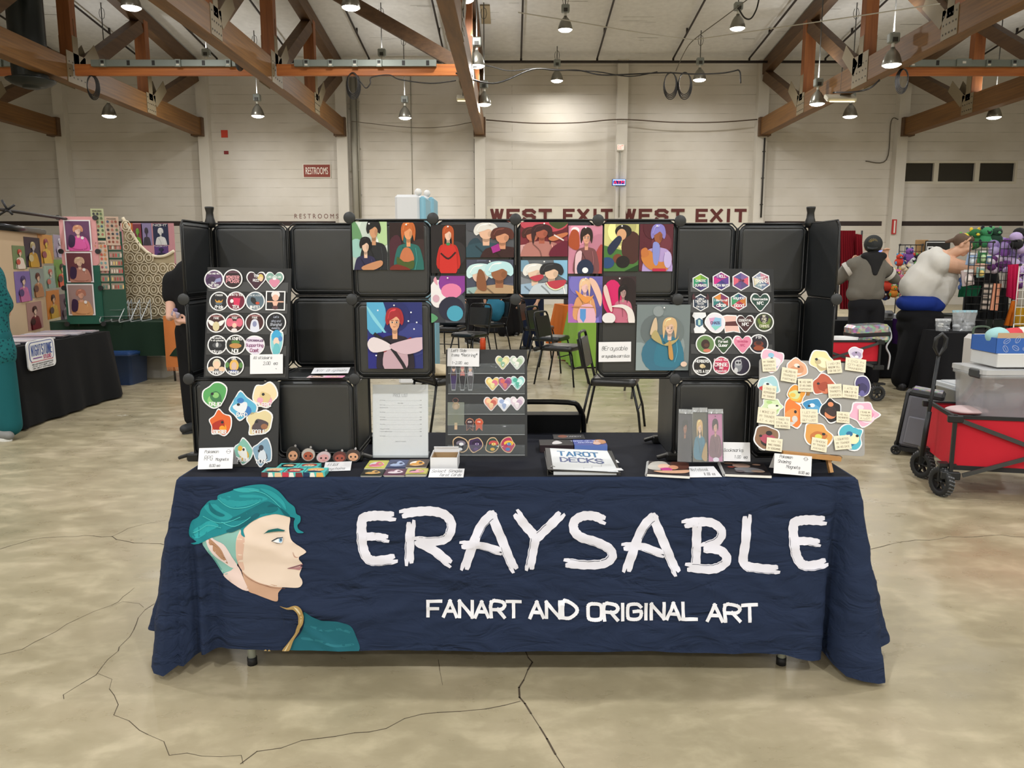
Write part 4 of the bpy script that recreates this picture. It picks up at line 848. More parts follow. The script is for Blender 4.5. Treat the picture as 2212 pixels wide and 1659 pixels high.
# ---- easel with grey magnet board
gb, w, h = plane((1639, 973), 2.78, (1868, 986), 2.78, (1648, 774), 2.88)
rr = .012; q = []
for cx_, cy_, a0 in ((w - rr, h - rr, 0), (rr, h - rr, 90), (rr, rr, 180), (w - rr, rr, 270)): q += [(cx_ + rr * cos(radians(a0 + k * 30)), cy_ + rr * sin(radians(a0 + k * 30))) for k in range(4)]
m = MB(); m.prism(gb, q, -.006, 0, mat('9c9a96', .5, .2), mat('c8c8c4', .4)); tag(m.build('magnet_board', loc=gb(w / 2, 0)), 'grey metal board crowded with colourful magnets on a wooden easel', 'display board')
M_pine = mat('c8945a', .5, name='pale wood', var=.3, bscale=30)
ea, eb = P(1690, 978, 2.775), P(1815, 991, 2.775); f1 = P(1803, 1028, 2.74); f1.z = TZ + .004
t = empty('table_easel', ((ea.x + eb.x) / 2, 2.76, TZ), 'small pale wooden easel under the grey magnet board', 'easel'); L0 = t.location.copy()
m = MB(); m.bar(ea - L0, eb - L0, .022, .016, M_pine); m.build('ledge', t)
for p0, p1 in (((f1.x, 2.773, TZ + .006), (f1.x - .045, 2.863, 1.02)), ((ea.x + .01, 2.773, TZ + .006), (ea.x + .05, 2.863, 1.02))):
    m = MB(); m.bar(Vector(p0) - L0, Vector(p1) - L0 , .012, .022, M_pine, (0, 1, 0)); m.build('leg', t)
m = MB(); m.bar(Vector(((ea.x + eb.x) / 2, 2.95, TZ + .006)) - L0, Vector(((ea.x + eb.x) / 2, 2.845, 1.04)) - L0, .012, .018, M_pine); m.build('leg', t)
G3 = 'magnets with notes on the grey board'
for i, (px, py, rx, ry, a, b, c, nx, ny, nw, nh, nt, lab) in enumerate([
 (1668, 778, 26, 27, 'f0b8cc', '8ec4e0', 'f6e4ec', 1660, 789, 15, 14, ['MY TRAINER', 'WANTED A', 'TOOTHLESS'], 'pink and light blue magnet at the top left corner of the grey board'),
 (1722, 795, 24, 21, 'e8b08c', 'f2e6dc', 'd89870', 1703, 811, 17, 15, ['I HELPED MY', "TRAINER'S", 'PARTNER'], 'peach round magnet, second in the top row of the grey board'),
 (1775, 780, 26, 28, 'ece2a8', 'c8b890', 'f4ecc8', 1800, 793, 16, 14, ['I HID ON', 'WINDOW SILL', 'FOR THE CAT'], 'cream yellow magnet near the middle of the top row'),
 (1849, 764, 17, 16, 'd8cce0', 'f0ecf2', 'a898b8', 1846, 789, 22, 14, ['I DIG IN', 'OTHER', "TRAINERS'"], 'lavender and white magnet on the top right of the grey board'),
 (1657, 832, 28, 22, 'a8d4dc', 'c83c40', 'dcecf0', 1660, 848, 15, 15, ['I TRIED TO', 'REPROGRAM', 'MY TRAINER'], 'red and ice blue magnet on the left edge of the grey board'),
 (1719, 850, 25, 23, 'e89c34', 'f0c050', 'd8e0a0', 1738, 833, 16, 14, ['WE ATE SOME', 'OF HIS CARDS', 'EXPENSIVE'], 'orange yellow magnet under the peach one'),
 (1778, 832, 26, 25, 'c05c40', 'd87c58', 'a84830', 1802, 845, 15, 15, ['I KNOCKED', "TRAINER'S", 'GARDEN'], 'rust red magnet in the middle right of the grey board'),
 (1862, 836, 20, 28, '4c4478', '6a64a0', '38305c', 1835, 847, 17, 14, ['I ATE 3', 'BOWLS OF MY', "TRAINER'S"], 'dark purple pointed magnet on the right edge of the grey board'),
 (1668, 878, 26, 18, 'd4e8b8', 'b0d488', 'ecf4dc', 1655, 899, 20, 17, ['I WOKE UP', 'MY TRAINER', 'AT 4 AM'], 'pale green magnet on the left of the third row'),
 (1711, 893, 25, 35, 'ec8034', 'd8d4d0', 'f09850', 1688, 913, 17, 13, ['I TRIED TO', 'STEAL ALL', 'THE BERRIES'], 'white and orange magnet left of the blue one'),
 (1757, 880, 24, 22, '3c90c4', 'e8f0f6', '60a8d4', 1746, 899, 19, 15, ['I LET MY', 'TRAINER', 'GET LOST'], 'blue and white magnet in the middle of the grey board'),
 (1795, 886, 25, 26, '1f1c1c', 'e08c60', '3c2c28', 1819, 902, 14, 12, ['I HID ALL', 'THE REMOTES', 'AGAIN'], 'black and orange magnet right of the blue one'),
 (1866, 894, 32, 27, 'f0b4cc', 'f8dce8', 'e898b8', 1867, 897, 14, 12, ['I TEASE MY', 'TRAINER', 'A LOT'], 'large pale pink magnet hanging over the right edge'),
 (1655, 945, 28, 26, '8c6a50', '2a2422', 'b04c60', 1671, 961, 17, 14, ['I TRY TO', 'MAKE FRIENDS', 'BY SCREAMING'], 'brown and black magnet at the lower left of the grey board'),
 (1765, 940, 32, 28, 'e0a050', 'dcd860', 'c8783c', 1768, 961, 17, 14, ['I SHOOK', 'MY TRAINER', 'AWAKE'], 'orange magnet with yellow lobes at the bottom middle'),
 (1837, 944, 28, 28, '54b8cc', '2c6c9c', 'f0ecc0', 1818, 956, 18, 15, ['I SQUIRTED', 'MY TRAINER', 'ON HIS DATE'], 'teal and cream finned magnet at the bottom right of the grey board')]):
    o = magnet(gb, px, py, rx, ry, 40 + i, a, b, c, None, lab, group=G3, z=.001 + .0015 * (i % 2))
    m = MB(); x, y = hit(gb, nx, ny); k = pxr(gb, nx, ny, 1); f = sub(frame(gb.o - o.location, gb.ux, gb.uy), x, y, .0072 + .0015 * (i % 2), random.Random(i).uniform(-.15, .15)); m.prism(f, [(-nw * k, -nh * k), (nw * k, -nh * k), (nw * k, nh * k), (-nw * k, nh * k)], -.0008, 0, paper('efe6cb'))
    for j, s in enumerate(nt): text(m, f, s, 0, (nh * .35 - j * nh * .55) * k, nh * k * .28, '6a5c44', z=.0004, w=.0006, fitw=nw * 1.55 * k)
    tag(m.build('note', o), 'cream note square', None)
card((1671, 1022), 2.722, (1752, 1029), 2.722, (1673, 979), 2.74, [('Pokemon', .14, .8, .14, .15), ('O', .84, .84, .09, 0), ('Shaming', .1, .55, .15, .15), ('Magnets', .33, .31, .15, .15), ('8.00 ea', .66, .08, .13, .15)], 'white card reading Pokemon Shaming Magnets at the right front corner', tent=True)
# ---- bookmarks
M_sleeve = mat('d8dcde', .12, spec=.8, alpha=.12, name='clear sleeve')
def sleeve(pa, pb, pc, d0, d1, lab, bg, shapes, name='bookmark', cat='bookmark'):
    fr, w, h = plane(pa, d0, pb, d0, pc, d1); t = empty(name, fr(w / 2, 0), lab, cat, 'bookmarks in clear sleeves'); fl = frame(fr.o - t.location, fr.ux, fr.uy)
    m = MB(); hh = h * .9; m.prism(fl, [(.0, 0), (w, 0), (w, hh), (0, hh)], -.001, 0, paper(bg)); art(m, fl, w, hh, shapes); m.flat(fl, ell(w / 2, hh * .95, .0022, .0022, 10), .004, paper('0d0d0d')); m.build('printed_card', t)
    m = MB(); vs = []; N = 12
    m.prism(fl, [(-.003, -.002), (w + .003, -.002), (w + .003, h), (-.003, h)], .0055, .006, M_sleeve)
    rz = random.Random(int(w * 9999)); pts = []
    for i in range(N + 1):
        for j in range(3): vs.append(fl(-.002 + (w + .004) * i / N, h * .91 + j * h * .04, .007 + rz.uniform(0, .005)))
    fs = [[i * 3 + j, (i + 1) * 3 + j, (i + 1) * 3 + j + 1, i * 3 + j + 1] for i in range(N) for j in range(2)]; m.add(vs, fs, mat('e4e8ea', .1, spec=.9, alpha=.45)); m.build('clear_sleeve', t)
def shade(c, k):
    c = c.lstrip('#'); return ''.join('%02x' % max(0, min(255, int(int(c[i:i + 2], 16) * k + (12 if k > 1 else 0)))) for i in (0, 2, 4))
def bust(cx, cy, s, hair, skin, top, face=1, asp=1., long_=0.):
    """head, hair and shoulders; s is the head height in units of the sheet"""
    sx = s * asp; out = []
    out.append(('p', [(cx - sx * 1.15, cy - s * 2.6), (cx - sx * 1.0, cy - s * 1.05), (cx - sx * .3, cy - s * .72), (cx + sx * .3, cy - s * .72), (cx + sx * 1.0, cy - s * 1.05), (cx + sx * 1.15, cy - s * 2.6)], top))
    out.append(('q', [(cx - sx * .16, cy - s * .9), (cx + sx * .16, cy - s * .9), (cx + sx * .18, cy - s * .3), (cx - sx * .18, cy - s * .3)], skin))
    out.append(('p', [(cx - sx * .5, cy - s * (.2 + long_)), (cx - sx * .62, cy + s * .1), (cx - sx * .45, cy + s * .55), (cx, cy + s * .68), (cx + sx * .45, cy + s * .55), (cx + sx * .62, cy + s * .1), (cx + sx * .5, cy - s * (.2 + long_)), (cx + sx * .3, cy - s * .1), (cx - sx * .3, cy - s * .1)], hair))
    out.append(('p', [(cx - sx * .46, cy + s * .1), (cx - sx * .3, cy + s * .48), (cx, cy + s * .6), (cx + sx * .1, cy + s * .56), (cx - sx * .2, cy + s * .4)], shade(hair, 1.35)))
    out.append(('e', cx, cy - s * .52, sx * .17, s * .12, shade(skin, .78))); out.append(('l', [(cx - sx * .5, cy - s * .95), (cx - sx * .1, cy - s * 1.5), (cx, cy - s * 2.2)], .06 * sx, shade(top, .7))); out.append(('l', [(cx + sx * .6, cy - s * 1.0), (cx + sx * .7, cy - s * 1.7), (cx + sx * .5, cy - s * 2.4)], .05 * sx, shade(top, 1.35)))
    out.append(('e', cx, cy - s * .05, sx * .34, s * .42, skin)); out.append(('e', cx + sx * .2, cy - s * .12, sx * .12, s * .2, shade(skin, .9)))
    out.append(('p', [(cx - sx * .42, cy + s * .02), (cx - sx * .3, cy + s * .42), (cx, cy + s * .5), (cx + sx * .35, cy + s * .4), (cx + sx * .42, cy), (cx + sx * .15, cy + s * .22), (cx - sx * .1, cy + s * .12)], hair))
    if face:
        for q in (-1, 1): out += [('e', cx + q * sx * .15, cy - s * .06, sx * .075, s * .04, 'f0ece8'), ('e', cx + q * sx * .15, cy - s * .06, sx * .045, s * .04, '2a2024'), ('l', [(cx + q * sx * .07, cy + s * .04), (cx + q * sx * .23, cy + s * .03)], .03 * sx, shade(hair, .8))]
        out.append(('l', [(cx + sx * .02, cy - s * .1), (cx + sx * .05, cy - s * .18)], .02 * sx, shade(skin, .75)))
        out.append(('l', [(cx - sx * .08, cy - s * .27), (cx, cy - s * .29), (cx + sx * .08, cy - s * .27)], .025 * sx, '8a4a44'))
    return out
sleeve((1464, 996), (1492, 997), (1465, 883), 2.82, 2.86, 'bookmark of a dark haired figure in black, leftmost of the three', '38343a', bust(.5, .72, .26, '1c1816', 'a06a50', '26222c', asp=1.5))
sleeve((1497, 997), (1527, 997), (1495, 880), 2.82, 2.86, 'bookmark of a blonde figure in blue, middle of the three', '4c4a38', bust(.5, .70, .24, 'e0b878', 'f0cdb0', '3f7c94', asp=1.5, long_=.7) + [('p', U(60, 10, 95, 40, 98, 2), 'b0925c')])
sleeve((1531, 997), (1561, 997), (1531, 883), 2.82, 2.86, 'bookmark of a brown haired figure on pink, rightmost of the three', 'c478a8', bust(.5, .74, .24, '3c2a2c', 'e0b09c', '7c5a64', asp=1.5, long_=.2) + [('e', .5, .04, .22, .05, 'e8e4f0')])
card((1563, 996), 2.83, (1621, 997), 2.83, (1563, 955), 2.85, [('Bookmarks', .02, .5, .17, .15), ('1.00  ea', .4, .16, .15, .15)], 'white card reading Bookmarks 1.00 ea beside the bookmarks')
# ---- prints pinned on the rack
M_pin = mat('ffffff', .2, spec=.8)
def prnt(x0, y0, x1, y1, bg, shapes, lab, z=.006, sheet='art_print', tilt=0., grp='art prints pinned on the rack'):
    fr, w, h = plane((x0, y1), GY[0] - z, (x1, y1), GY[0] - z, (x0, y0), GY[0] - z); t = empty(sheet, fr(w / 2, 0), lab, 'art print', grp); fl = frame(fr.o - t.location, fr.ux, fr.uy)
    m = MB(); m.prism(fl, [(0, 0), (w, 0), (w, h), (0, h)], -.0008, 0, paper(bg), paper('e8e8e8')); r_ = random.Random(x0); art(m, fl, w, h, [('e', r_.random(), r_.random(), .3, .25, shade(bg, q)) for q in (1.12, .86, 1.07, .92)] + shapes); m.build('sheet', t)
    m = MB(); m.ball(fl(w * .5, h * .955, .008), .0033, M_pin, n=10, k=6); m.build('push_pin', t); return t
prnt(763, 479, 838, 583, 'dcebe0', [('p', U(0, 30, 30, 60, 10, 100, -10, 100, -10, 0), '6a9a6c'), ('e', .12, .45, .22, .2, '9cc8c0'), ('e', .9, .8, .2, .3, 'b8d8a0')] + bust(.62, .82, .34, '1c1c1e', 'd09a74', '26282c', 0) + bust(.38, .5, .28, '1a181c', 'e8c4ac', '2c2a4c', 0) + [('p', U(30, 8, 80, 20, 85, 10, 60, 0, 30, 0), 'c88e68')], 'art print of two black haired figures on white green, first from the left')
prnt(843, 481, 917, 583, '2c1c1c', [('p', U(0, 0, 0, 60, 30, 70, 40, 0), '4c2430'), ('p', U(40, 60, 50, 95, 70, 90, 60, 60), '2c6a68')] + bust(.55, .8, .34, 'c86a34', 'e8a070', '2a6c66', 0, long_=.35) + [('p', U(30, 20, 40, 45, 60, 45, 70, 20), 'c87850'), ('p', U(22, 28, 25, 8, 65, 2, 70, 20, 45, 16), '4a5c2c'), ('p', U(0, 0, 20, 12, 60, 0), '7c2c24')], 'dark art print of an orange haired figure in teal, second from the left')
prnt(932, 485, 1006, 590, '242022', bust(.5, .8, .27, 'b8562c', 'f0c8b0', 'c82c24', 0, long_=1.1) + [('p', U(28, 0, 25, 30, 32, 55, 68, 55, 75, 30, 72, 0), 'd0302a'), ('l', U(30, 40, 50, 30, 70, 42), .05, '3a1818'), ('e', .5, .6, .06, .03, '3a8a58')], 'black art print of a red suited long haired figure')
prnt(1007, 481, 1110, 556, '55585e', [('p', U(5, 0, 5, 40, 25, 55, 45, 0), '2c4450')] + bust(.42, .72, .42, 'e4e2dc', 'e8bca0', '33505c', 0) + bust(.76, .6, .4, '5c3028', 'd89a78', '3a2020', 0) + [('q', U(52, 30, 68, 40, 72, 20, 56, 12), 'a8308c')], 'wide art print of a white haired and a brown haired pair')
prnt(1008, 561, 1109, 634, '4a4e60', bust(.3, .55, .5, 'cfeef0', 'e8c8b4', '9ab8b4', 0) + bust(.7, .62, .5, 'c0e8ee', '9a6444', 'b89a78', 0) + [('p', U(22, 20, 26, 70, 38, 60, 42, 10), '8c5a3c')], 'wide art print of two pale turquoise haired figures', z=.0065)
prnt(932, 596, 1005, 697, '3c4048', [('e', .2, .62, .25, .3, 'f0ecee'), ('e', .65, .85, .42, .3, '8c3c98'), ('e', .6, .68, .3, .16, 'e884ac'), ('p', U(8, 90, 15, 98, 20, 80), 'e8a8b8'), ('e', .15, .52, .1, .08, 'd8b0c0'), ('e', .6, .3, .38, .26, '2a2c40'), ('e', .7, .2, .24, .17, '4ca4c0'), ('p', U(0, 0, 0, 20, 20, 10), '5c9c70')], 'art print of white, purple and dark blue round heads stacked together', z=.007)
prnt(796, 653, 914, 796, '2c3474', [('e', .15, .8, .2, .3, '5cb0d8'), ('p', U(0, 95, 30, 60, 35, 50, 10, 75), '8cd4e8'), ('e', .3, .2, .5, .35, '2a2c80')] + [('e', a, b, .015, .012, 'f0f4ff') for a, b in ((.2, .88), (.8, .85), (.85, .6), (.9, .7), (.1, .35), (.15, .2), (.75, .72))] + bust(.5, .72, .3, 'a83038', 'e8b08c', '2a2430', 1, .9) + [('p', U(30, 0, 32, 30, 50, 35, 70, 30, 70, 0), 'c8a8b4'), ('p', U(22, 48, 30, 25, 50, 38, 70, 25, 80, 48, 50, 34), '8c2428'), ('l', U(15, 52, 40, 35, 60, 12, 68, 0), .06, '26242c'), ('p', U(0, 38, 12, 48, 40, 38, 42, 30, 10, 25), 'e8dce0'), ('p', U(100, 30, 70, 22, 45, 30, 45, 38, 100, 48), 'd8bcc8')], 'large art print of a red haired figure on starry blue in the second row')
prnt(1124, 480, 1226, 554, '7c2c38', [('e', .5, .95, .5, .25, 'c84c5c'), ('p', U(80, 80, 100, 100, 60, 100), '44502c')] + bust(.25, .62, .36, '4c2824', 'c87860', 'd8a8a8', 0) + bust(.45, .7, .36, '3c2224', 'b0604c', 'b87c74', 0, long_=.8) + [('p', U(60, 55, 95, 70, 98, 62, 70, 45), 'c87850'), ('l', U(72, 62, 90, 48), .03, 'e8dcd8'), ('p', U(62, 0, 70, 30, 100, 45, 100, 0), '6c1c34')], 'wide dark red art print of three embracing figures')
prnt(1125, 562, 1225, 635, '6c7076', [('q', U(70, 100, 100, 100, 100, 40, 75, 60), '8cc0e0'), ('e', .06, .85, .12, .2, '7aa0b8')] + bust(.3, .62, .42, 'eceae4', 'e8c8b0', '9cb8d0', 0) + bust(.66, .64, .42, '2c2c30', 'ecc8ac', 'c8d4dc', 0) + [('p', U(20, 50, 45, 58, 48, 48, 35, 38, 25, 42), 'c04050'), ('p', U(55, 35, 95, 42, 92, 25, 75, 15, 60, 22), 'c04050'), ('l', U(55, 33, 62, 20, 76, 13, 92, 23), .025, 'e8ecc8')], 'wide art print of two figures eating watermelon', z=.0065)
prnt(1227, 487, 1300, 591, 'd48ca4', [('e', .2, .9, .12, .07, 'f4f0f8'), ('p', U(0, 60, 10, 90, 30, 85, 30, 50), 'b0502c'), ('p', U(100, 0, 100, 60, 80, 40, 80, 0), 'b04848')] + bust(.53, .76, .3, '30221f', 'e4a88c', '7c4c50', 1, long_=.25) + [('p', U(20, 0, 22, 40, 40, 45, 30, 0), 'e8c4cc'), ('e', .5, .1, .25, .2, '24304c'), ('e', .5, .07, .09, .06, 'ffffff')], 'art print of a dark bobbed figure on pink', z=.0075)
prnt(1304, 484, 1378, 586, 'd8d48c', [('q', U(0, 0, 100, 0, 100, 35, 0, 55), '4c7c3c')] + [('e', .8, .5, .3, .35, '4c2c28'), ('e', .55, .85, .24, .14, '26201e'), ('e', .5, .78, .14, .12, 'dca880'), ('p', U(10, 50, 40, 75, 50, 65, 20, 35), '26304c'), ('e', .4, .27, .14, .1, '7c4430'), ('e', .55, .2, .2, .13, '1f1c1c'), ('e', .1, .18, .2, .12, '2c4c7c'), ('q', U(0, 0, 60, 0, 100, 14, 100, 0), '1f3c20')], 'art print of a figure leaning over another on grass')
prnt(1380, 484, 1452, 586, '5c2430', bust(.55, .76, .36, '8c84d0', '9c5c3c', 'b8a0d8', 0) + [('p', U(5, 30, 30, 45, 60, 20, 90, 25, 80, 0, 30, 5), 'd08440'), ('p', U(40, 60, 60, 55, 55, 15, 42, 20), '8c94d8'), ('p', U(5, 45, 20, 50, 28, 35, 8, 30), 'c87840'), ('e', .85, .25, .12, .18, 'c8b8e8'), ('q', U(40, 0, 80, 0, 80, 6, 40, 6), 'c02c50')], 'art print of a violet haired figure on deep red, last of the top row')
prnt(1227, 597, 1300, 697, '6c64b0', [('p', U(0, 0, 0, 40, 40, 30, 60, 0), 'b06cb8'), ('p', U(60, 95, 80, 90, 98, 60, 95, 35, 80, 60), 'f0c4b0')] + bust(.48, .78, .27, 'f0c8a0', 'f0c4c0', 'e0a070', 0, long_=.6) + [('p', U(20, 70, 55, 55, 75, 60, 50, 42), 'e89a50'), ('p', U(30, 0, 35, 35, 70, 38, 80, 0), 'e8b4c8'), ('q', U(35, 10, 45, 0, 52, 10, 52, 30, 35, 30), '5c98d8'), ('l', U(12, 35, 75, 33), .03, 'c08458')], 'art print of a fair haired figure with a blue crystal on violet', z=.0075)
prnt(1300, 597, 1372, 697, '3c2c30', [('e', .3, .55, .3, .38, 'd8286c'), ('q', U(30, 40, 70, 30, 65, 0, 40, 0), 'c82c64'), ('p', U(60, 95, 95, 90, 100, 40, 75, 30, 60, 60), '2a2022')] + bust(.62, .66, .24, '221c1e', 'b89490', 'c87088', 1, long_=.8) + [('p', U(25, 35, 60, 32, 75, 20, 80, 0, 98, 0, 90, 28, 60, 40), 'ece4e0'), ('e', .2, .1, .2, .12, 'ece8e8'), ('p', U(2, 70, 12, 80, 30, 30, 22, 28), 'e8ccc4')], 'art print of a black haired figure hugging a hot pink shape', z=.008)
prnt(1373, 658, 1487, 800, '7c888a', [('e', .4, .9, .1, .08, '929c9e'), ('e', .5, .25, .4, .3, '40748c')] + bust(.62, .66, .22, 'e0bc8c', 'e8c4b0', '3c7c94', 1, long_=.6) + [('p', U(25, 55, 30, 75, 36, 80, 38, 60), 'd8c0a0'), ('p', U(28, 50, 35, 62, 45, 50, 50, 40, 60, 44, 75, 48, 80, 55, 74, 44, 55, 38), 'b8a874'), ('p', U(60, 45, 66, 40, 70, 18, 62, 20), 'c89858'), ('e', .9, .1, .06, .04, 'e8ccb8')], 'large grey blue art print of a blonde robed figure at the right', z=.009)
fr, w, h = plane((1293, 782), 2.962, (1363, 781), 2.962, (1293, 739), 2.962)
card((1293, 782), 2.962, (1363, 781), 2.962, (1293, 739), 2.962, [('@Eraysable', .1, .58, .2, .15), ('eraysable.carrd.co', .1, .22, .14, .1)], 'white note with the handwritten artist handle pinned on the right grey panel', name='handle_note')
# ------------------------------------------------------------------ things lying and standing on the booth table
T = TZ + .0005
fr, w, h = plane((806, 985), 2.995, (925, 985), 2.995, (806, 831), 3.03)
t = empty('price_list_stand', fr(w / 2, 0), 'clear upright stand holding the white printed price list', 'sign stand'); fl = frame(fr.o - t.location, fr.ux, fr.uy)
m = MB(); m.prism(fl, [(0, 0), (w, 0), (w, h), (0, h)], .0, .001, paper('eceef0'))
text(m, fl, 'PRICE LIST', w / 2, h * .83, .012, '8a8c90', z=.0014, w=.0011, asp=.4)
for y, l in ((.775, 5), (.71, 5), (.675, 8), (.61, 5), (.54, 5), (.505, 6), (.44, 5), (.375, 9), (.34, 12), (.275, 5)):
    m.flat(fl, seg((w * .13 + l * .0045, h * y), (w * .84, h * y), .0004), .0014, paper('a4a6aa')); text(m, fl, ['Prints', 'Stickers', 'Notebook', 'Bookmark', 'Keychains'][l % 5], w * .13, h * y, .003, '77797e', z=.0014, w=.0005, align='l', fitw=l * .004); text(m, fl, '%d.00' % (2 + l % 9), w * .865, h * y, .003, '77797e', z=.0014, w=.0005)
text(m, fl, 'CASH, VENMO', w / 2, h * .735, .0028, '77797e', z=.0014, w=.0004); text(m, fl, 'Sales tax is included', w / 2, h * .2, .003, '77797e', z=.0014, w=.0004); m.build('price_sheet', t)
m = MB(); ac = mat('cfd8dc', .05, spec=.9, alpha=.14, name='clear acrylic'); m.prism(fl, [(-.002, -.004), (w + .002, -.004), (w + .002, h + .002), (-.002, h + .002)], .0025, .004, ac); m.prism(fl, [(-.002, -.004), (w + .002, -.004), (w + .002, .003), (-.002, .003)], .004, .02, mat('c8d0d4', .1, spec=.8, alpha=.6)); m.box((0, .03, .0015), (w, .07, .003), ac); m.build('acrylic_holder', t)
# open white box
a = P(932, 1018, 2.82); bw, bd, bh = .098, .12, .05; t = empty('open_box', (P(959, 1018, 2.82).x, 2.82 + bd / 2, T), 'small open white cardboard box with brown inside beside the price list', 'box')
m = MB(); wh, br_ = paper('e6e7ea'), mat('a58a66', .8)
for s_ in (-1, 1): m.box((s_ * bw / 2, 0, bh / 2), (.002, bd, bh), wh); m.box((0, s_ * bd / 2, bh / 2), (bw + .002, .002, bh), wh); m.box((s_ * (bw / 2 - .0018), 0, bh / 2 - .003), (.0014, bd - .004, bh - .012), br_); m.box((0, s_ * (bd / 2 - .0018), bh / 2 - .003), (bw - .004, .0014, bh - .012), br_)
m.box((0, 0, .001), (bw, bd, .002), br_); m.build('box_tray', t)
m = MB(); m.box((0, bd / 2 + .0, bh + .006), (bw * .96, .003, .014), wh, Matrix.Rotation(.3, 3, 'X')); m.build('flap', t)
# card stacks
G = 'stacks of picture cards in front of the price list'
cols = [('c8c45c', 'e07088', 'e8e4ec', 'green and red picture card stack, back row left'), ('3c4468', 'a0b0d0', '2c3050', 'dark blue picture card stack, back row middle'), ('4c3c34', 'e0a03c', 'f0e8dc', 'brown and orange picture card stack, back row right'),
        ('2c2c28', 'd8a860', '3a4c38', 'black and gold picture card stack, front row left'), ('5c3048', 'e8d8e0', '8c5c74', 'plum and white picture card stack, front row middle'), ('c8c060', 'e8a0b4', '4c4c40', 'yellow and pink picture card stack, front row right')]
for i, (c1, c2, c3_, lab) in enumerate(cols):
    row = i // 3; y0, y1 = ((2.828, 2.95), (2.735, 2.815))[row]; xa = P(((793, 838, 880), (783, 832, 878))[row][i % 3], 1013, (y0 + y1) / 2).x; cw = .076; n_ = 3 + i % 3
    m = MB()
    for k in range(n_):
        f = frame((xa + random.uniform(-.002, .002), y0 + random.uniform(-.002, .002), T + k * .0022), (1, 0, 0), (0, 1, 0)); m.prism(f, [(0, .004), (.004, 0), (cw - .004, 0), (cw, .004), (cw, y1 - y0 - .004), (cw - .004, y1 - y0), (.004, y1 - y0), (0, y1 - y0 - .004)], 0, .0018, paper(c1), paper('b8b8b8' if k < n_ - 1 else c3_))
    f = frame((xa, y0, T + (n_ - 1) * .0022 + .0018)); f = frame(f.o, (1, 0, 0), (0, 1, 0)); r = random.Random(i)
    art(m, f, cw, y1 - y0, [('q', U(6, 6, 94, 6, 94, 94, 6, 94), c1), ('e', .5, .45, .36, .3, c3_), ('p', U(15, 30, 40, 60, 55, 80, 80, 55, 85, 35, 50, 20), c2), ('e', .35, .55, .1, .08, c3_), ('e', .66, .5, .09, .1, c1), ('l', U(20, 20, 50, 12, 80, 22), .04, c2)])
    tag(m.build('card_stack', loc=(xa + cw / 2, (y0 + y1) / 2, T)), lab, 'cards', G)
# turquoise character boxes
G = 'small turquoise picture boxes'
BX = [(565, 1033, 2.735, .078, '5c2c34', 'e8c49c', 'turquoise picture box, front row left, with a cream haired head'), (610, 1033, 2.735, .078, 'c83c50', '7c3038', 'turquoise picture box, front row middle, with a dark red haired head'), (655, 1033, 2.735, .078, '1c3458', 'e8b060', 'turquoise picture box, front row right, with a blue side and tan head'),
      (597, 1014, 2.815, .075, '26262a', '1c1c20', 'turquoise picture box, back row left, with a black haired head'), (642, 1014, 2.815, .075, '5cb8b8', 'a83c34', 'turquoise picture box, back row right, with a red haired head')]
for i, (px, py, y, w_, c1, c2, lab) in enumerate(BX):
    x = P(px, py, y).x; hh = .018 if i < 3 else .014; dd = .062; m = MB(); m.box((x + w_ / 2, y + dd / 2, T + hh / 2), (w_ - .001, dd, hh), paper('56c4c0')); f = frame((x, y - .0004, T)); art(m, f, w_, hh, [('q', U(0, 0, 30, 0, 30, 95, 0, 95), c1), ('q', U(30, 0, 55, 0, 50, 90, 35, 90), 'f0ece4'), ('q', U(60, 0, 95, 0, 90, 90, 62, 90), c2)], z0=0)
    f = frame((x, y, T + hh), (1, 0, 0), (0, 1, 0)); art(m, f, w_, dd, [('q', U(45, 100, 60, 100, 30, 0, 15, 0), '7cdcd6'), ('e', .5, .5, .38, .36, c2), ('e', .52, .38, .26, .22, 'ecc098'), ('p', U(15, 0, 30, 25, 60, 22, 85, 0), c1), ('e', .44, .36, .03, .03, '2a2020'), ('e', .6, .36, .03, .03, '2a2020')], z0=.0003)
    tag(m.build('picture_box', loc=(x + w_ / 2, y + dd / 2, T)), lab, 'box', G)
def flatcard(pts, lines, lab, z=T, name='price_card'):
    """a folded card lying nearly flat: lower left, lower right and upper left on the level plane"""
    a, b, c = [PZ(x, y, z + .001) for x, y in pts]; c = c + Vector((0, 0, .012)); f = frame(a, b - a, c - a); w, h = (b - a).length, (c - a).length; m = MB(); m.prism(f, [(0, 0), (w, 0), (w, h), (0, h)], -.0006, 0, paper('efeff2'))
    for s, x, y, l in lines: text(m, f, s, x * w, y * h, l * h, '33363c', z=.0004, w=.0011, slant=.15, align='l', asp=.8, gap=.25, fitw=(.92 - x) * w * min(1, len(s) / 11))
    return tag(m.build(name, loc=(a + b) / 2), lab, 'sign')
flatcard(((698, 1018), (757, 1016), (704, 1005)), [('FFXIV', .12, .55, .3), ('Keychains', .1, .12, .26)], 'white card lying behind the turquoise boxes reading FFXIV')
flatcard(((925, 1031), (1001, 1031), (928, 1019)), [('Select Single', .06, .55, .3), ('Tarot Cards', .3, .12, .3)], 'white card reading Select Single Tarot Cards before the open box')
flatcard(((1490, 1031), (1560, 1030), (1484, 1015)), [('Notebook', .18, .55, .28), ('8.00 ea', .5, .14, .26)], 'white card between the two notebooks reading Notebook')
sz = GZ[1] + .009
flatcard(((672, 807), (752, 806), (680, 801)), [('NTF Originals', .1, .3, .4)], 'white card reading NTF Originals on the rack shelf', z=sz)
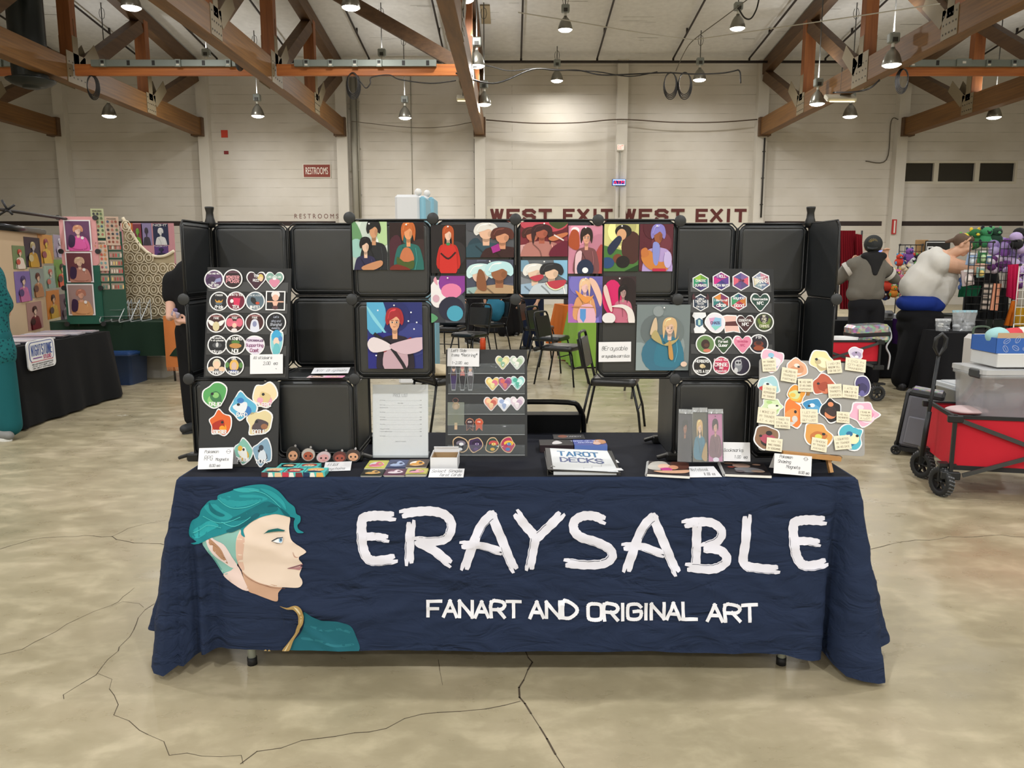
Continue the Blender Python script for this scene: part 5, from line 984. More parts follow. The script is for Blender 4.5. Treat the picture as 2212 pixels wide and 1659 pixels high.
for px, c1, c2, lab in ((662, 'e8ccd4', '5c3c38', 'small brown haired picture card on the rack shelf'), (701, 'f0a8c8', 'e0b8d0', 'small pink picture card on the rack shelf, right one')):
    a = PZ(px, 816, sz); f = frame(a, (1, 0, 0), (0, 1, 0)); m = MB(); m.prism(f, [(0, 0), (.068, 0), (.068, .05), (0, .05)], 0, .0012, paper(c1)); art(m, f, .068, .05, [('e', .5, .55, .35, .4, c2), ('e', .5, .4, .24, .3, 'f0ccb8'), ('e', .4, .4, .03, .05, '2a2a2e'), ('e', .6, .4, .03, .05, '2a2a2e')], z0=.0013); tag(m.build('picture_card', loc=a + Vector((.034, .025, 0))), lab, 'card')
# acrylic head pins
G = 'cartoon head clips leaning along the rack foot'
for px, py, rx, ry, c, sk, rot, lab in ((633, 981, 15, 17, '17171a', 'd49c78', .05, 'head shaped acrylic clip with black hair, leftmost in the row'), (666, 982, 16, 15, 'b8b0a8', 'a8543c', 0, 'head shaped acrylic clip with silvery edge and rust face, second in the row'),
    (699, 987, 17, 13, 'c8b4b8', 'd8a0a0', .25, 'head shaped acrylic clip with pale mauve hair, third in the row'), (734, 987, 16, 13, '5a2424', 'a04c40', .1, 'head shaped acrylic clip with dark red hair, fourth in the row'), (763, 984, 16, 14, '3c2824', 'd8a07c', -.1, 'head shaped acrylic clip with brown hair, last in the row')):
    f = frame(P(px, py, 2.935), (1, 0, 0), (0, .25, 1)); x = pxr(f, px, py, 1); m = MB(); R = lambda a, b, k=18: ell(a[0] * x, a[1] * x, b[0] * x, b[1] * x, k, rot)
    m.prism(f, R((0, 0), (rx, ry)), -.003, 0, mat('3a3a3e', .1, spec=.8)); m.flat(f, R((0, 0), (rx * .9, ry * .9)), .0004, mat(c, .15, spec=.8)); m.flat(f, R((0, -ry * .2), (rx * .68, ry * .62)), .0007, mat(sk, .15, spec=.8))
    for s_ in (-1, 1): m.flat(f, R((s_ * rx * .3, -ry * .2), (rx * .13, ry * .15), 10), .001, mat('221a1c', .15))
    m.flat(f, seg((-rx * .15 * x, -ry * .55 * x), (rx * .15 * x, -ry * .55 * x), .6 * x), .001, mat('7c3c34', .15)); m.prism(f, R((rx * .3, ry * 1.05), (2.5, 3), 8), -.002, 0, mat('a8a8ac', .2, .8))
    tag(m.build('acrylic_clip', loc=f.o), lab, 'keychain', G)
# pocket stand in the middle
ps, w, h = plane((962, 986), 2.985, (1139, 986), 2.985, (964, 755), 3.08)
t = empty('pocket_stand', ps(w / 2, 0), 'black upright board with five clear pockets in the middle of the table', 'display board'); fl = frame(ps.o - t.location, ps.ux, ps.uy); LP0 = t.location.copy()
m = MB(); m.prism(fl, [(0, 0), (w, 0), (w, h), (0, h)], -.006, 0, mat('222426', .5)); m.bar(fl(w * .3, h * .6, -.008), fl(w * .3, h * .6, -.008) + Vector((0, .10, -h * .6)), .02, .004, M_foam); m.build('board', t)
cg = mat('b8c2c6', .06, spec=1., alpha=.13, name='clear pocket film'); hl = mat('dfe5e8', .1, spec=1., alpha=.35)
for k in range(5):
    y = h * (.012 + k * .19); hh = h * .095; m = MB(); N = 26; r = random.Random(k + 50); off = [.006 + .004 * sin(i * .9 + k * 2) * r.random() for i in range(N + 1)]; vs = []
    for i in range(N + 1):
        x = w * (.03 + .94 * i / N)
        vs += [fl(x, y, .004), fl(x, y + hh * .5, off[i] + .002), fl(x, y + hh, off[i])]
    m.add(vs, [[i * 3 + j, (i + 1) * 3 + j, (i + 1) * 3 + j + 1, i * 3 + j + 1] for i in range(N) for j in range(2)], cg, True)
    m.prism(fl, [(w * .03, y - .001), (w * .97, y - .001), (w * .97, y + .0012), (w * .03, y + .0012)], .003, .005, hl); m.build('pocket', t)  # pale strip along the pocket foot paints in the film's highlight
card((966, 791), 3.055, (1035, 792), 3.055, (965, 752), 3.07, [('Left Side', .12, .8, .15, .15), ('Items *Retiring*', .12, .55, .15, .15), ('1-2.00  ea', .14, .12, .15, .15)], 'white note reading Left Side Items Retiring on the pocket stand')
G = 'iridescent heart stickers on the pocket stand'
for px, py, a, b, c, lab in ((1086, 783, 'd8d49c', '8cb898', 'e8e0b0', 'pale yellow green heart, left of the top pair'), (1117, 783, 'c8d8c8', 'f0f0e8', 'a8c0a0', 'whitish green heart, right of the top pair'), (1064, 829, 'e8c878', 'f0e8a0', 'e07890', 'yellow pink heart, left in the second pocket'),
    (1091, 829, 'a85c88', 'd86c60', '8c4880', 'violet and coral heart in the second pocket'), (1118, 827, 'a0dcd8', '4cb09c', 'd0f0ec', 'aqua green heart in the second pocket'), (1061, 872, 'e8a890', 'f0d0a0', 'c8685c', 'coral heart, left in the third pocket'),
    (1089, 873, 'e4e8f4', '9cb0d8', 'f4f4fc', 'white blue heart in the middle of the third pocket'), (1117, 871, 'e0d0dc', 'f4ecf0', 'c0a8c0', 'pale lilac heart, right in the third pocket')):
    sticker(ps, px, py, 16, 'h', a, [], [('e', -.3, .35, .35, .3, b), ('e', .3, .1, .4, .4, c), ('p', U(-30, -10, 0, -70, 30, -10, 0, 10), b)], .002, 0, lab, G, border='e8e8ea')
G = 'tall acrylic charms on the pocket stand'
for px, c1, c2, lab in ((980, '3c2c5c', '4c3834', 'tall charm of a figure in a long purple robe'), (999, '26242a', 'c07c78', 'tall charm of a black haired figure in black skirt'), (1016, '4c4c50', 'c4bcc4', 'tall charm of a white haired figure in grey trousers')):
    o = sticker(ps, px, 817, 8.5, [(-.5, -1), (.5, -1), (.9, .2), (.7, .6), (.5, 1), (-.5, 1), (-.7, .6), (-.9, .2)], c1, [], [('e', 0, .3, .6, .3, c2), ('e', 0, .72, .42, .2, 'e0b49c'), ('e', 0, .85, .42, .12, c2), ('q', U(-35, -90, 35, -90, 45, 20, -45, 20), c1)], .002, 0, lab, G, ry=27, name='charm', cat='keychain', border='9aa0a4')
f = ps; x, y = hit(ps, 985, 895); k = pxr(ps, 985, 895, 1); t = empty('bagged_keychain', ps(x, y, .002), 'popsicle stick keychain with dark green figure inside a clear bag', 'keychain'); fb = frame((0, 0, 0), ps.ux, ps.uy); m = MB()
m.flat(fb, [(-3 * k, -33 * k), (3 * k, -33 * k), (3 * k, -15 * k), (-3 * k, -15 * k)], .001, paper('d8b48c')); m.prism(fb, [(-6 * k, -18 * k), (6 * k, -18 * k), (5 * k, 10 * k), (-5 * k, 10 * k)], .0005, .002, paper('2c3020')); m.prism(fb, ell(0, 18 * k, 8 * k, 8 * k), .0005, .0022, paper('b07c34')); m.flat(fb, ell(0, 16 * k, 4 * k, 5 * k), .0026, paper('dcac84')); m.build('figure', t)
m = MB(); m.tube([fb(6 * k * cos(a) - k, 30 * k + 5 * k * sin(a), .002) for a in [q * pi / 5 for q in range(10)]], .0006, mat('d08c84', .3, .8), 5, closed=True); m.build('key_ring', t)
m = MB(); m.prism(fb, [(-18 * k, -24 * k), (18 * k, -24 * k), (18 * k, 26 * k), (-18 * k, 26 * k)], .003, .0034, mat('c0c8b8', .1, spec=.9, alpha=.22)); m.build('clear_bag', t)
G = 'award ribbon stickers on the pocket stand'
for px, c, wd, lab in ((1015, '3a242e', 'DEAD', 'dark plum ribbon rosette sticker'), (1035, 'c85030', 'FINE', 'orange red ribbon rosette sticker')):
    sticker(ps, px, 917, 9.5, [(-.75, -1), (-.4, -.8), (0, -.5), (.4, -.8), (.75, -1), (.75, -.1), (1, .35), (.7, .8), (0, 1), (-.7, .8), (-1, .35), (-.75, -.1)], c, [(wd, .4, .2, 'e8dcd8', 1.1)], [], .002, 0, lab, G, ry=14, border='c08468')
G = 'cat stickers in the bottom pocket'
for px, c1, c2, c3_, lab in ((994, '201c26', 'e8e8ec', '7c7484', 'black and white curled cat sticker, first in the bottom pocket'), (1028, '3c2450', '5c3c78', '281838', 'purple cat sticker, second in the bottom pocket'), (1064, '34483c', 'e0b040', 'c84c50', 'dark green round cat sticker with bunting'), (1097, 'b8345c', '3c78b8', 'f0c040', 'cat sticker under a striped parasol, last in the bottom pocket')):
    sticker(ps, px, 961, 17, blob(px, 10, .2), c1, [], [('e', .1, .2, .6, .35, c3_), ('e', 0, -.2, .45, .4, c1), ('e', .15, .1, .3, .2, c2), ('e', 0, -.55, .3, .2, c2), ('e', .0, .12, .06, .06, 'f0f0f0'), ('e', .3, .12, .06, .06, 'f0f0f0')], .002, 0, lab, G, border='d8b890')
# tarot boxes, binder, notebooks
def tbox(px0, px1, y0, dd, hh, c, cs, shapes, txt, lab):
    x0 = P(px0, 975, y0).x; x1 = P(px1, 975, y0).x; w_ = x1 - x0; m = MB(); m.box(((x0 + x1) / 2, y0 + dd / 2, T + hh / 2), (w_, dd, hh), paper(c)); f = frame((x0, y0, T + hh), (1, 0, 0), (0, 1, 0)); art(m, f, w_, dd, shapes, z0=.0003); f = frame((x0, y0 - .0003, T)); m.flat(f, [(0, 0), (w_, 0), (w_, hh), (0, hh)], 0, paper(cs)); tag(m.build('tarot_box', loc=((x0 + x1) / 2, y0 + dd / 2, T)), lab, 'box', 'tarot deck boxes behind the binder')
tbox(1166, 1239, 3.10, .10, .03, '242022', '34282c', [('p', U(38, 20, 42, 60, 55, 80, 68, 40, 55, 20), 'd8d4d4')], '', 'black tarot box with a white figure behind the binder')
tbox(1241, 1312, 3.10, .10, .03, '4a5aa8', '6c88d0', [('t', 'TAROT OF THE', .36, .66, .14, 'c8d0f0', .2), ('t', 'ARCANA', .36, .36, .14, 'c8d0f0', .2), ('e', .82, .6, .2, .4, 'c88c5c'), ('e', .7, .3, .12, .25, 'e8c0b0')], '', 'blue tarot box with a small figure behind the binder')
tbox(1196, 1264, 3.215, .09, .03, '26262a', '1c1c20', [('t', 'TAROT', .66, .4, .2, 'a8a8ac', .2), ('e', .3, .5, .15, .3, '8c4c34')], '', 'dark tarot box reading TAROT at the back')
a, b, c = P(1184, 1014, 2.745), P(1341, 1024, 2.745), P(1173, 971, 2.99); b.z = a.z - .012; t = empty('binder', (( a + b) / 2).to_2d().to_3d() + Vector((0, .13, T)), 'black ring binder with a white sheet hand lettered TAROT DECKS', 'binder'); L0 = t.location.copy()
fb = frame(a - L0, b - a, c - a); w, h = (b - a).length, .27; m = MB(); m.prism(fb, [(0, 0), (w, 0), (w, h), (0, h)], -.003, 0, mat('232427', .35)); m.prism(fb, [(w * .07, h * .02), (w * .97, h * .02), (w * .93, h * .98), (w * .07, h * .98)], .0002, .0008, paper('dfe2e4'))
text(m, fb, 'TAROT', w * .47, h * .64, h * .2, '2f6d9c', z=.0011, w=.0075, fitw=w * .58, jit=.1); text(m, fb, 'DECKS', w * .5, h * .36, h * .19, '4c5a8c', z=.0011, w=.007, fitw=w * .6, jit=.1)
for p, q in zip(U(90, 30, 76, 30, 76, 22, 62, 22, 62, 14, 50, 14), U(76, 30, 76, 22, 62, 22, 62, 14, 50, 14, 50, 8)): m.flat(fb, seg((p[0] * w, p[1] * h), (q[0] * w, q[1] * h), .0012), .0011, paper('8c9098'))
m.build('front_cover', t)
m = MB(); f0 = frame((fb.o.x, fb.o.y, .0015), (b - a).to_2d().to_3d(), (c - a).to_2d().to_3d()); m.prism(f0, [(0, 0), (w, 0), (w, h), (0, h)], -.0015, .0015, mat('232427', .35)); zt = fb.o.z - .003; m.prism(f0, [(-.003, 0), (.0, 0), (.0, h), (-.003, h)], -.0015, zt + .003, mat('232427', .35)); m.build('back_cover', t)
m = MB(); m.prism(f0, [(.02, .004), (w - .015, .004), (w - .012, h - .01), (.02, h - .01)], .002, .014, paper('c8ccd0')); m.prism(f0, [(w * .5, .01), (w + .012, .02), (w + .008, .05), (w * .5, .06)], .0145, .0152, paper('e8e8ea')); m.prism(f0, [(w * .5, .12), (w + .012, .13), (w + .008, .17), (w * .5, .17)], .0145, .0152, paper('e8e8ea')); m.build('pages', t)
for k in range(3):
    m = MB(); m.tube([f0(.018 + .013 * cos(q * pi / 6), .03 + k * .09, .016 + .012 * sin(q * pi / 6)) for q in range(12)], .0015, mat('a8a8a8', .25, .9), 6, closed=True); m.build('ring', t)
def notebook(pts, shapes, bg, lab):
    a, b, c = [PZ(x, y, T + .012) for x, y in pts]; a.y = max(a.y, 2.735); t = empty('notebook', Vector(((a.x + b.x) / 2, (a.y + c.y) / 2, T)), lab, 'notebook', 'spiral notebooks at the front edge'); f = frame(a - t.location, b - a, (c - a)); w, h = (b - a).length, (c - a).length; z = -.012
    m = MB(); m.prism(f, [(0, 0), (w, 0), (w, h), (0, h)], -.010, -.0015, paper('eeeeea')); m.build('pages', t)
    m = MB(); m.prism(f, [(0, 0), (w, 0), (w, h), (0, h)], -.0013, 0, paper(bg)); art(m, f, w, h, shapes); m.build('cover', t)
    m = MB()
    for k in range(18): y = h * (.03 + .94 * k / 17); m.tube([f(-.001 + .006 * cos(q * pi / 4), y, -.006 + .0065 * sin(q * pi / 4)) for q in range(8)], .0009, mat('dcdcdc', .4), 5, closed=True)
    m.build('spiral', t)
notebook(((1402, 1030), (1490, 1028), (1379, 995)), [('p', U(0, 40, 10, 90, 40, 98, 50, 60, 30, 30), 'c8c4bc'), ('e', .4, .6, .16, .2, 'ecc4ac'), ('p', U(60, 100, 100, 95, 95, 50, 70, 45, 55, 70), '5c3428'), ('e', .62, .55, .12, .16, 'd89c78'), ('p', U(30, 40, 50, 50, 60, 35, 45, 20), 'c83c90'), ('p', U(15, 20, 60, 30, 100, 40, 90, 15, 40, 8), 'd8a888')], '2c2428', 'spiral notebook with a white haired and a brown haired head, left one')
notebook(((1576, 1033), (1667, 1027), (1545, 997)), [('e', .45, .7, .2, .18, 'b09080'), ('p', U(30, 50, 70, 55, 90, 30, 60, 15, 30, 25), '7c7c80'), ('e', .2, .85, .12, .08, '8c6c58'), ('e', .2, .55, .08, .06, '8c3c30'), ('e', .8, .8, .1, .06, 'b08c78'), ('e', .75, .25, .15, .1, '9c8474'), ('e', .35, .2, .1, .08, '5c5054')], '262224', 'spiral notebook with small brown animal drawings on black, right one')
# ------------------------------------------------------------------ signs, pipes and cables on the back wall
def wsign(px0, py0, px1, py1, bg, border, txt, col, lab, cat='sign', name='wall_sign', d=WY - .03, emit=0., th=.03, hh=.5):
    a = P(px0, py1, d); b = P(px1, py0, d); w, h = b.x - a.x, b.z - a.z; m = MB(); f = frame((a.x, d, a.z)); m.prism(f, [(0, 0), (w, 0), (w, h), (0, h)], -th * .9, 0, paper(border)); e = min(w, h) * .05; m.flat(f, [(e, e), (w - e, e), (w - e, h - e), (e, h - e)], .006, mat(bg, .5, emit=emit)); 
    if txt: sans(m, f, txt, w / 2, h / 2, w * .8, h * hh, mat(col, .5, emit=emit * 1.5), z=.012)
    return tag(m.build(name, loc=(a.x + w / 2, d, a.z)), lab, cat)
wsign(655, 354, 714, 384, '7c2a14', 'dcd8cc', 'RESTROOMS', 'ece8dc', 'brown red RESTROOMS sign on the back wall')
wsign(478, 281, 491, 297, 'c8402c', 'c8402c', '', '', 'small red and white fire alarm sign high on the back wall')
wsign(484, 326, 493, 333, '7c1c20', '7c1c20', '', '', 'tiny dark red alarm box below the fire alarm sign')
wsign(1333, 312, 1348, 324, 'e8e0d4', 'e0dcd0', 'EXIT', 'e0402c', 'small lit EXIT sign with red letters on the middle pilaster', d=WY - .33, emit=.5, hh=.7)
t_ = wsign(1322, 387, 1352, 401, '141a5c', '1c1c28', 'ATM', 'ff3030', 'glowing ATM sign in red and blue on the middle pilaster', d=WY - .36, emit=.6, hh=.6)
m = MB(); a = P(1324, 399, WY - .37); b = P(1350, 389, WY - .37); nb = mat('7090ff', .4, emit=3.); m.tube([(a.x, WY - .4, a.z), (b.x, WY - .4, a.z), (b.x, WY - .4, b.z), (a.x, WY - .4, b.z)], .018, nb, 6, closed=True); o = m.build('neon_border'); o.location = -t_.location; o.parent = t_
wsign(1333, 324, 1346, 327, 'a8a498', 'a8a498', '', '', 'slim bracket under the EXIT sign', d=WY - .33)
M_cond = mat('9a978c', .5, .2)
def vpipe(px, y0, y1, r, lab, d=WY - .08, m_=M_cond, nm='conduit_pipe'):
    a, b = P(px, y0, d), P(px, y1, d); m = MB(); m.tube([a, (a.x, d, b.z)], r, m_, 8)
    for k in range(3): m.box((a.x, d + .02, a.z + (b.z - a.z) * (k + .5) / 3), (r * 3.2, .05, .03), m_)
    tag(m.build(nm, loc=(a.x, d, min(a.z, b.z))), lab, 'pipe')
vpipe(761, 168, 560, .10, 'thick grey pipe on the wall right of the RESTROOMS sign', d=WY - .12); vpipe(770, 168, 470, .045, 'thinner conduit just right of the thick grey pipe', d=WY - .07)
vpipe(1340, 326, 470, .018, 'thin conduit running down the middle pilaster through the ATM sign', d=WY - .34); vpipe(1025, 300, 470, .02, 'thin dark conduit running down left of the WEST EXIT words', m_=mat('4c443c', .5))
vpipe(1652, 298, 470, .03, 'dark cable pair dropping from the right truss end beside the last EXIT', m_=mat('2a2826', .5), d=WY - .36)
vpipe(886, 150, 470, .015, 'very thin conduit on the wall left of the middle truss')
M_cab = mat('1c1a1a', .5); M_cabw = mat('b8b4a8', .5)
def cable(pts, r, lab, m_=M_cab, group=None, nm='cable'):
    """photograph points with distances, along a hanging line"""
    q = cr([tuple(P(*p)) for p in pts], 6, False); m = MB(); m.tube(q, r, m_, 6); o = m.build(nm, loc=q[0]); return tag(o, lab, 'cable', group)
yb_ = WY - 8.3
cable([(985, 158, 19.6), (1020, 172, 19.6), (1075, 179, 20.5), (1150, 150, 22), (1200, 152, 23), (1250, 152, 24), (1300, 162, 24), (1370, 160, 24), (1440, 157, 24), (1500, 160, 24), (1560, 158, 24), (1595, 151, 24)], .022, 'black power cable sagging from the middle truss to the two coils')
cable([(1000, 150, 19.6), (1050, 142, 20), (1100, 153, 22), (1160, 148, 23), (1230, 152, 24), (1290, 155, 24), (1360, 165, 24), (1420, 155, 24)], .016, 'second black cable running beside the first under the ceiling')
cable([(1595, 151, 24), (1599, 158, 24), (1600, 180, 24)], .02, 'short cable end dangling right of the two coils')
for px, lab in ((1449, 'left coil of black cable hanging under the white ceiling'), (1480, 'right coil of black cable hanging under the white ceiling')):
    c = P(px, 180, 24); m = MB()
    for k in range(4):
        rx, rz, dx = .17 + .012 * k, .31 + .02 * k, (k - 1.5) * .01; m.tube([(c.x + dx + rx * cos(a), c.y + .03 * k, c.z - .02 * k + rz * sin(a)) for a in [q * 2 * pi / 24 for q in range(24)]], .014, M_cab, 5, closed=True)
    tag(m.build('cable_coil', loc=c), lab, 'cable coil', 'coils of black cable')
for px, py, d, sc, lab in ((762, 180, 19.66, 1., 'coil of black cable hanging from the power beam near the left truss foot'), (198, 184, 19.7, .9, 'coil of black cable hanging from the left truss joint'), (515, 128, 18.5, .6, 'small coil of black cable tied high on the second left truss'), (1952, 170, 18.3, .85, 'dark bundle of cables hanging below the right power beam')):
    c = P(px, py, d); m = MB()
    for k in range(5):
        rx, rz = (.12 + .012 * k) * sc, (.24 + .018 * k) * sc; m.tube([(c.x + rx * cos(a), c.y + .02 * k, c.z + rz * sin(a) - .01 * k) for a in [q * 2 * pi / 22 for q in range(22)]], .012, M_cab, 5, closed=True)
    tag(m.build('cable_coil', loc=c), lab, 'cable coil', 'coils of black cable')
cable([(764, 166, 19.69), (775, 172, 19.69), (790, 190, 19.66), (800, 180, 19.66), (803, 167, 19.68), (840, 162, 19.68), (865, 172, 19.68), (930, 180, 19.66), (985, 174, 19.66)], .014, 'black cable looping off the coil under the left power beam')
cable([(1120, 27, 17), (1250, 48, 19), (1380, 70, 21), (1498, 86, 23)], .012, 'pale string stretched diagonally across the ceiling, left half', M_cabw, nm='string'); cable([(1498, 86, 23), (1650, 64, 20), (1850, 35, 17.5), (2030, 8, 15)], .012, 'pale string stretched diagonally across the ceiling, right half', M_cabw, nm='string')
cable([(1460, 153, 24), (1480, 110, 23.5), (1500, 85, 23), (1560, 40, 21), (1620, -5, 19)], .012, 'grey wire running up from the coils past the upper right lamp', mat('5c5850', .6), nm='wire')
cable([(760, 262, WY - .4), (880, 275, WY - .5), (960, 274, WY - .5), (1028, 262, WY - .4)], .012, 'thin cable swagged along the wall left of the middle truss', mat('6c6256', .6)); cable([(1050, 259, WY - .4), (1150, 266, WY - .5), (1250, 265, WY - .5), (1340, 258, WY - .4), (1450, 264, WY - .5), (1550, 264, WY - .5), (1636, 258, WY - .4)], .02, 'brown cable swagged along the wall above the EXIT sign', mat('4c3c30', .6))
cable([(1940, 258, WY - .4), (1925, 262, WY - .1), (1915, 345, WY - .05), (1870, 348, WY - .05)], .018, 'bent thin conduit left of the dark clerestory windows', mat('5c564c', .6))
cable([(1900, 172, 18.8), (1880, 190, 18.8), (1850, 198, 18.8), (1800, 200, 18)], .02, 'thick cable sagging below the right power beam')
cable([(1595, 18, 21), (1608, 38, 21), (1622, 40, 21), (1634, 20, 21), (1640, -5, 21)], .02, 'black cable looping beside the upper right lamp')
# round black air duct
c0 = P(68, 185, 18.9); m_d = mat('22282a', .35, .3, name='duct sheet'); t = empty('air_duct', c0, 'big round black air duct hanging down at the far left', 'air duct'); m = MB(); m.lathe((0, 0, 0), [(.36, .05), (.38, .3), (.38, 2.4), (.37, 2.42), (.38, 2.44), (.38, ceil_z(c0.y) - c0.z)], m_d, 24); m.build('duct_tube', t)
m = MB(); m.lathe((0, 0, 0), [(.0, -.06), (.18, -.06), (.2, -.02), (.3, -.02), (.34, 0), (.42, .03), (.44, .05), (.5, .09), (.52, .12), (.38, .16)], m_d, 28); m.build('diffuser', t)
# square wall vent high at the ceiling by the middle truss
vv = empty('ceiling_vent', P(1049, 90, 24.2), 'dark slatted vent in the ceiling right of the middle truss', 'vent'); f = frame((0, -.0, 0), (1, 0, 0), (0, -1, SL))
m = MB(); m.prism(f, [(-.14, -.6), (.14, -.6), (.14, .6), (-.14, .6)], -.02, .02, mat('9c8c70', .7)); m.build('vent_frame', vv)
for k in range(4): m = MB(); m.prism(f, [(-.11, -.52 + k * .27), (.11, -.52 + k * .27), (.11, -.32 + k * .27), (-.11, -.32 + k * .27)], -.03, -.021, mat('0c0b0a', .8)); m.build('slot', vv)
vv.location.z = ceil_z(24.2) - .03
# flat flood lights
for px, py, d, wd, lab in ((1000, 216, 24.5, .36, 'square yellowish flood light left of the middle truss end'), (1815, 217, 21, .75, 'flat yellowish light fitting under the large right truss beam')):
    c = P(px, py, d); t = empty('flood_light', c, lab, 'lamp'); m = MB(); m.box((0, 0, .06), (wd, .3, .1), mat('c8c4b4', .4), Matrix.Rotation(.5, 3, 'X'), .015); m.tube([(0, 0, .1), (0, 0, .8)], .012, M_rod, 6); m.build('housing', t); m = MB(); m.box((0, -.03, .0), (wd * .85, .24, .02), mat('ffe8a8', .4, emit=2.2), Matrix.Rotation(.5, 3, 'X')); m.build('lens', t)
# ------------------------------------------------------------------ shared builders for the hall behind
def drape(cx, cy, w, d, h, col, label, hem=.02, rz=0., flare=.06, name='draped_table', cat='table', cut=None):
    m_ = mat(col, .85, spec=.2, name='table cloth', bump=.3, bscale=9); t = empty(name, (cx, cy, 0), label, cat, rz=rz); m = MB(); pts = []
    n1, n2 = max(6, int(w / .09)), max(4, int(d / .09))
    for i in range(n1): pts.append((-w / 2 + w * i / n1, -d / 2, 0, -1))
    for i in range(n2): pts.append((w / 2, -d / 2 + d * i / n2, 1, 0))
    for i in range(n1): pts.append((w / 2 - w * i / n1, d / 2, 0, 1))
    for i in range(n2): pts.append((-w / 2, d / 2 - d * i / n2, -1, 0))
    r = random.Random(int(cx * 100)); ph = r.uniform(0, 6); N = len(pts); vs = []; K = 7
    for j in range(K):
        k = j / (K - 1); z = h - (h - hem) * k
        for i, (x, y, nx, ny) in enumerate(pts):
            cor = min(abs(abs(x) - w / 2), .2) + min(abs(abs(y) - d / 2), .2); o_ = k * (flare * (1.5 - cor * 5) if cor < .2 else flare * .5) + k * .018 * sin(i * 1.7 + ph) + k * .012 * sin(i * .6 + ph)
            cx_ = (1 if x > 0 else -1) * (max(0, .2 - abs(abs(x) - w / 2)) * .2) * k; cy_ = (1 if y > 0 else -1) * (max(0, .2 - abs(abs(y) - d / 2)) * .2) * k
            vs.append((x + nx * o_ + cx_, y + ny * o_ + cy_, z))
    fs = [[j * N + (i + 1) % N, j * N + i, (j + 1) * N + i, (j + 1) * N + (i + 1) % N] for j in range(K - 1) for i in range(N)]; m.add(vs, fs, m_, True); m.add(vs[:N], [list(range(N))], m_); m.build('cloth', t)
    m = MB(); m.box((0, 0, h - .03), (w - .06, d - .06, .03), M_ltop); m.build('tabletop', t)
    if hem > .1:
        for sx in (-1, 1):
            for sy in (-1, 1): m = MB(); m.tube([(sx * (w / 2 - .2), sy * (d / 2 - .1), 0), (sx * (w / 2 - .2), sy * (d / 2 - .1), .1), (sx * (w / 2 - .26), sy * (d / 2 - .12), h - .05)], .014, mat('3a3836', .4, .5), 8); m.build('leg', t)
    return t
M_vin = mat('121314', .35, spec=.6, name='black vinyl'); M_tub = mat('17181a', .3, .4, name='black tube')
def make_chair():
    t = empty('banquet_chair', (0, 0, 0), None, 'chair', 'black banquet chairs')
    m = MB(); q = [(.2 * cos(a) * (1 if abs(cos(a)) < .5 else 1) , .2 * sin(a)) for a in [k * pi / 12 for k in range(24)]]
    sq = [(max(-.2, min(.2, 1.35 * x)), max(-.2, min(.2, 1.35 * y))) for x, y in q]; vs = []; rs = [(.93, .425), (1, .435), (1.02, .45), (1, .475), (.94, .488), (.8, .493)]
    for s_, z in rs: vs += [(x * s_, y * s_, z) for x, y in sq]
    n = 24; m.add(vs, [[j * n + i, j * n + (i + 1) % n, (j + 1) * n + (i + 1) % n, (j + 1) * n + i] for j in range(5) for i in range(n)] + [[5 * n + i for i in range(n)], list(range(n))[::-1]], M_vin, True); m.build('seat', t)
    m = MB(); m.prism(frame((0, -.245, .5), (1, 0, 0), (0, -.18, 1)), [(-.17, .08), (.17, .08), (.18, .34), (-.18, .34)], -.02, .022, M_vin); m.build('backrest', t)
    m = MB(); bp = [(-.18, -.21, .44), (-.19, -.25, .6), (-.195, -.29, .78), (-.17, -.305, .86), (-.12, -.31, .885), (.12, -.31, .885), (.17, -.305, .86), (.195, -.29, .78), (.19, -.25, .6), (.18, -.21, .44)]; m.tube(cr(bp, 3, False), .0125, M_tub, 8); m.build('back_frame', t)
    for sx in (-1, 1):
        m = MB(); m.tube([(sx * .17, .17, .43), (sx * .2, .23, .2), (sx * .215, .255, 0)], .0115, M_tub, 8); m.build('leg', t)
        m = MB(); m.tube([(sx * .18, -.2, .44), (sx * .2, -.25, .2), (sx * .205, -.29, 0)], .0115, M_tub, 8); m.build('leg', t)
    m = MB(); m.tube([(-.2, .22, .22), (.2, .22, .22)], .008, M_tub, 6); m.build('stretcher', t); m = MB(); m.tube([(-.17, -.2, .43), (-.17, .17, .43), (.17, .17, .43), (.17, -.2, .43)], .01, M_tub, 6, closed=True); m.build('seat_frame', t)
    return t
ch0 = make_chair(); CH = []
def chair(x, y, rz, label):
    o = ch0 if not CH else copy_tree(ch0); CH.append(o); o.location = (x, y, 0); o.rotation_euler = (0, 0, rz); o['label'] = label; return o
chair(.10, 3.96, pi, 'black banquet chair tucked close behind the booth table')
ch_ = CH[0]; ch_.location = (.13, 3.78, 0); ch_.rotation_euler = (0, 0, 0)
def atf(px, py): p = PZ(px, py, 0); return p.x, p.y
chair(.93, 7.0, -pi / 2 - .25, 'black banquet chair facing right, nearest one seen through the rack opening')
chair(-.62, 7.1, -.9, 'black banquet chair with a beige cushion behind the pocket stand')
x, y = atf(1222, 826); chair(x - .05, y - .1, -pi / 2 - .5, 'black banquet chair in the row, just left of the green cloth'); x, y = atf(1190, 800); chair(x, y, -pi / 2 - .5, 'black banquet chair left of the one beside the green cloth'); x, y = atf(1165, 770); chair(x, y, -pi / 2 - .3, 'black banquet chair farthest back in the row beside the dark trousers')
x, y = atf(1015, 790); chair(x, y, 2.6, 'black banquet chair back on behind the top of the pocket stand'); x, y = atf(1058, 760); chair(x, y, 2.2, 'black banquet chair draped with a teal jacket'); x, y = atf(975, 770); chair(x, y, 2.9, 'black banquet chair holding a dark bag, behind the big print')
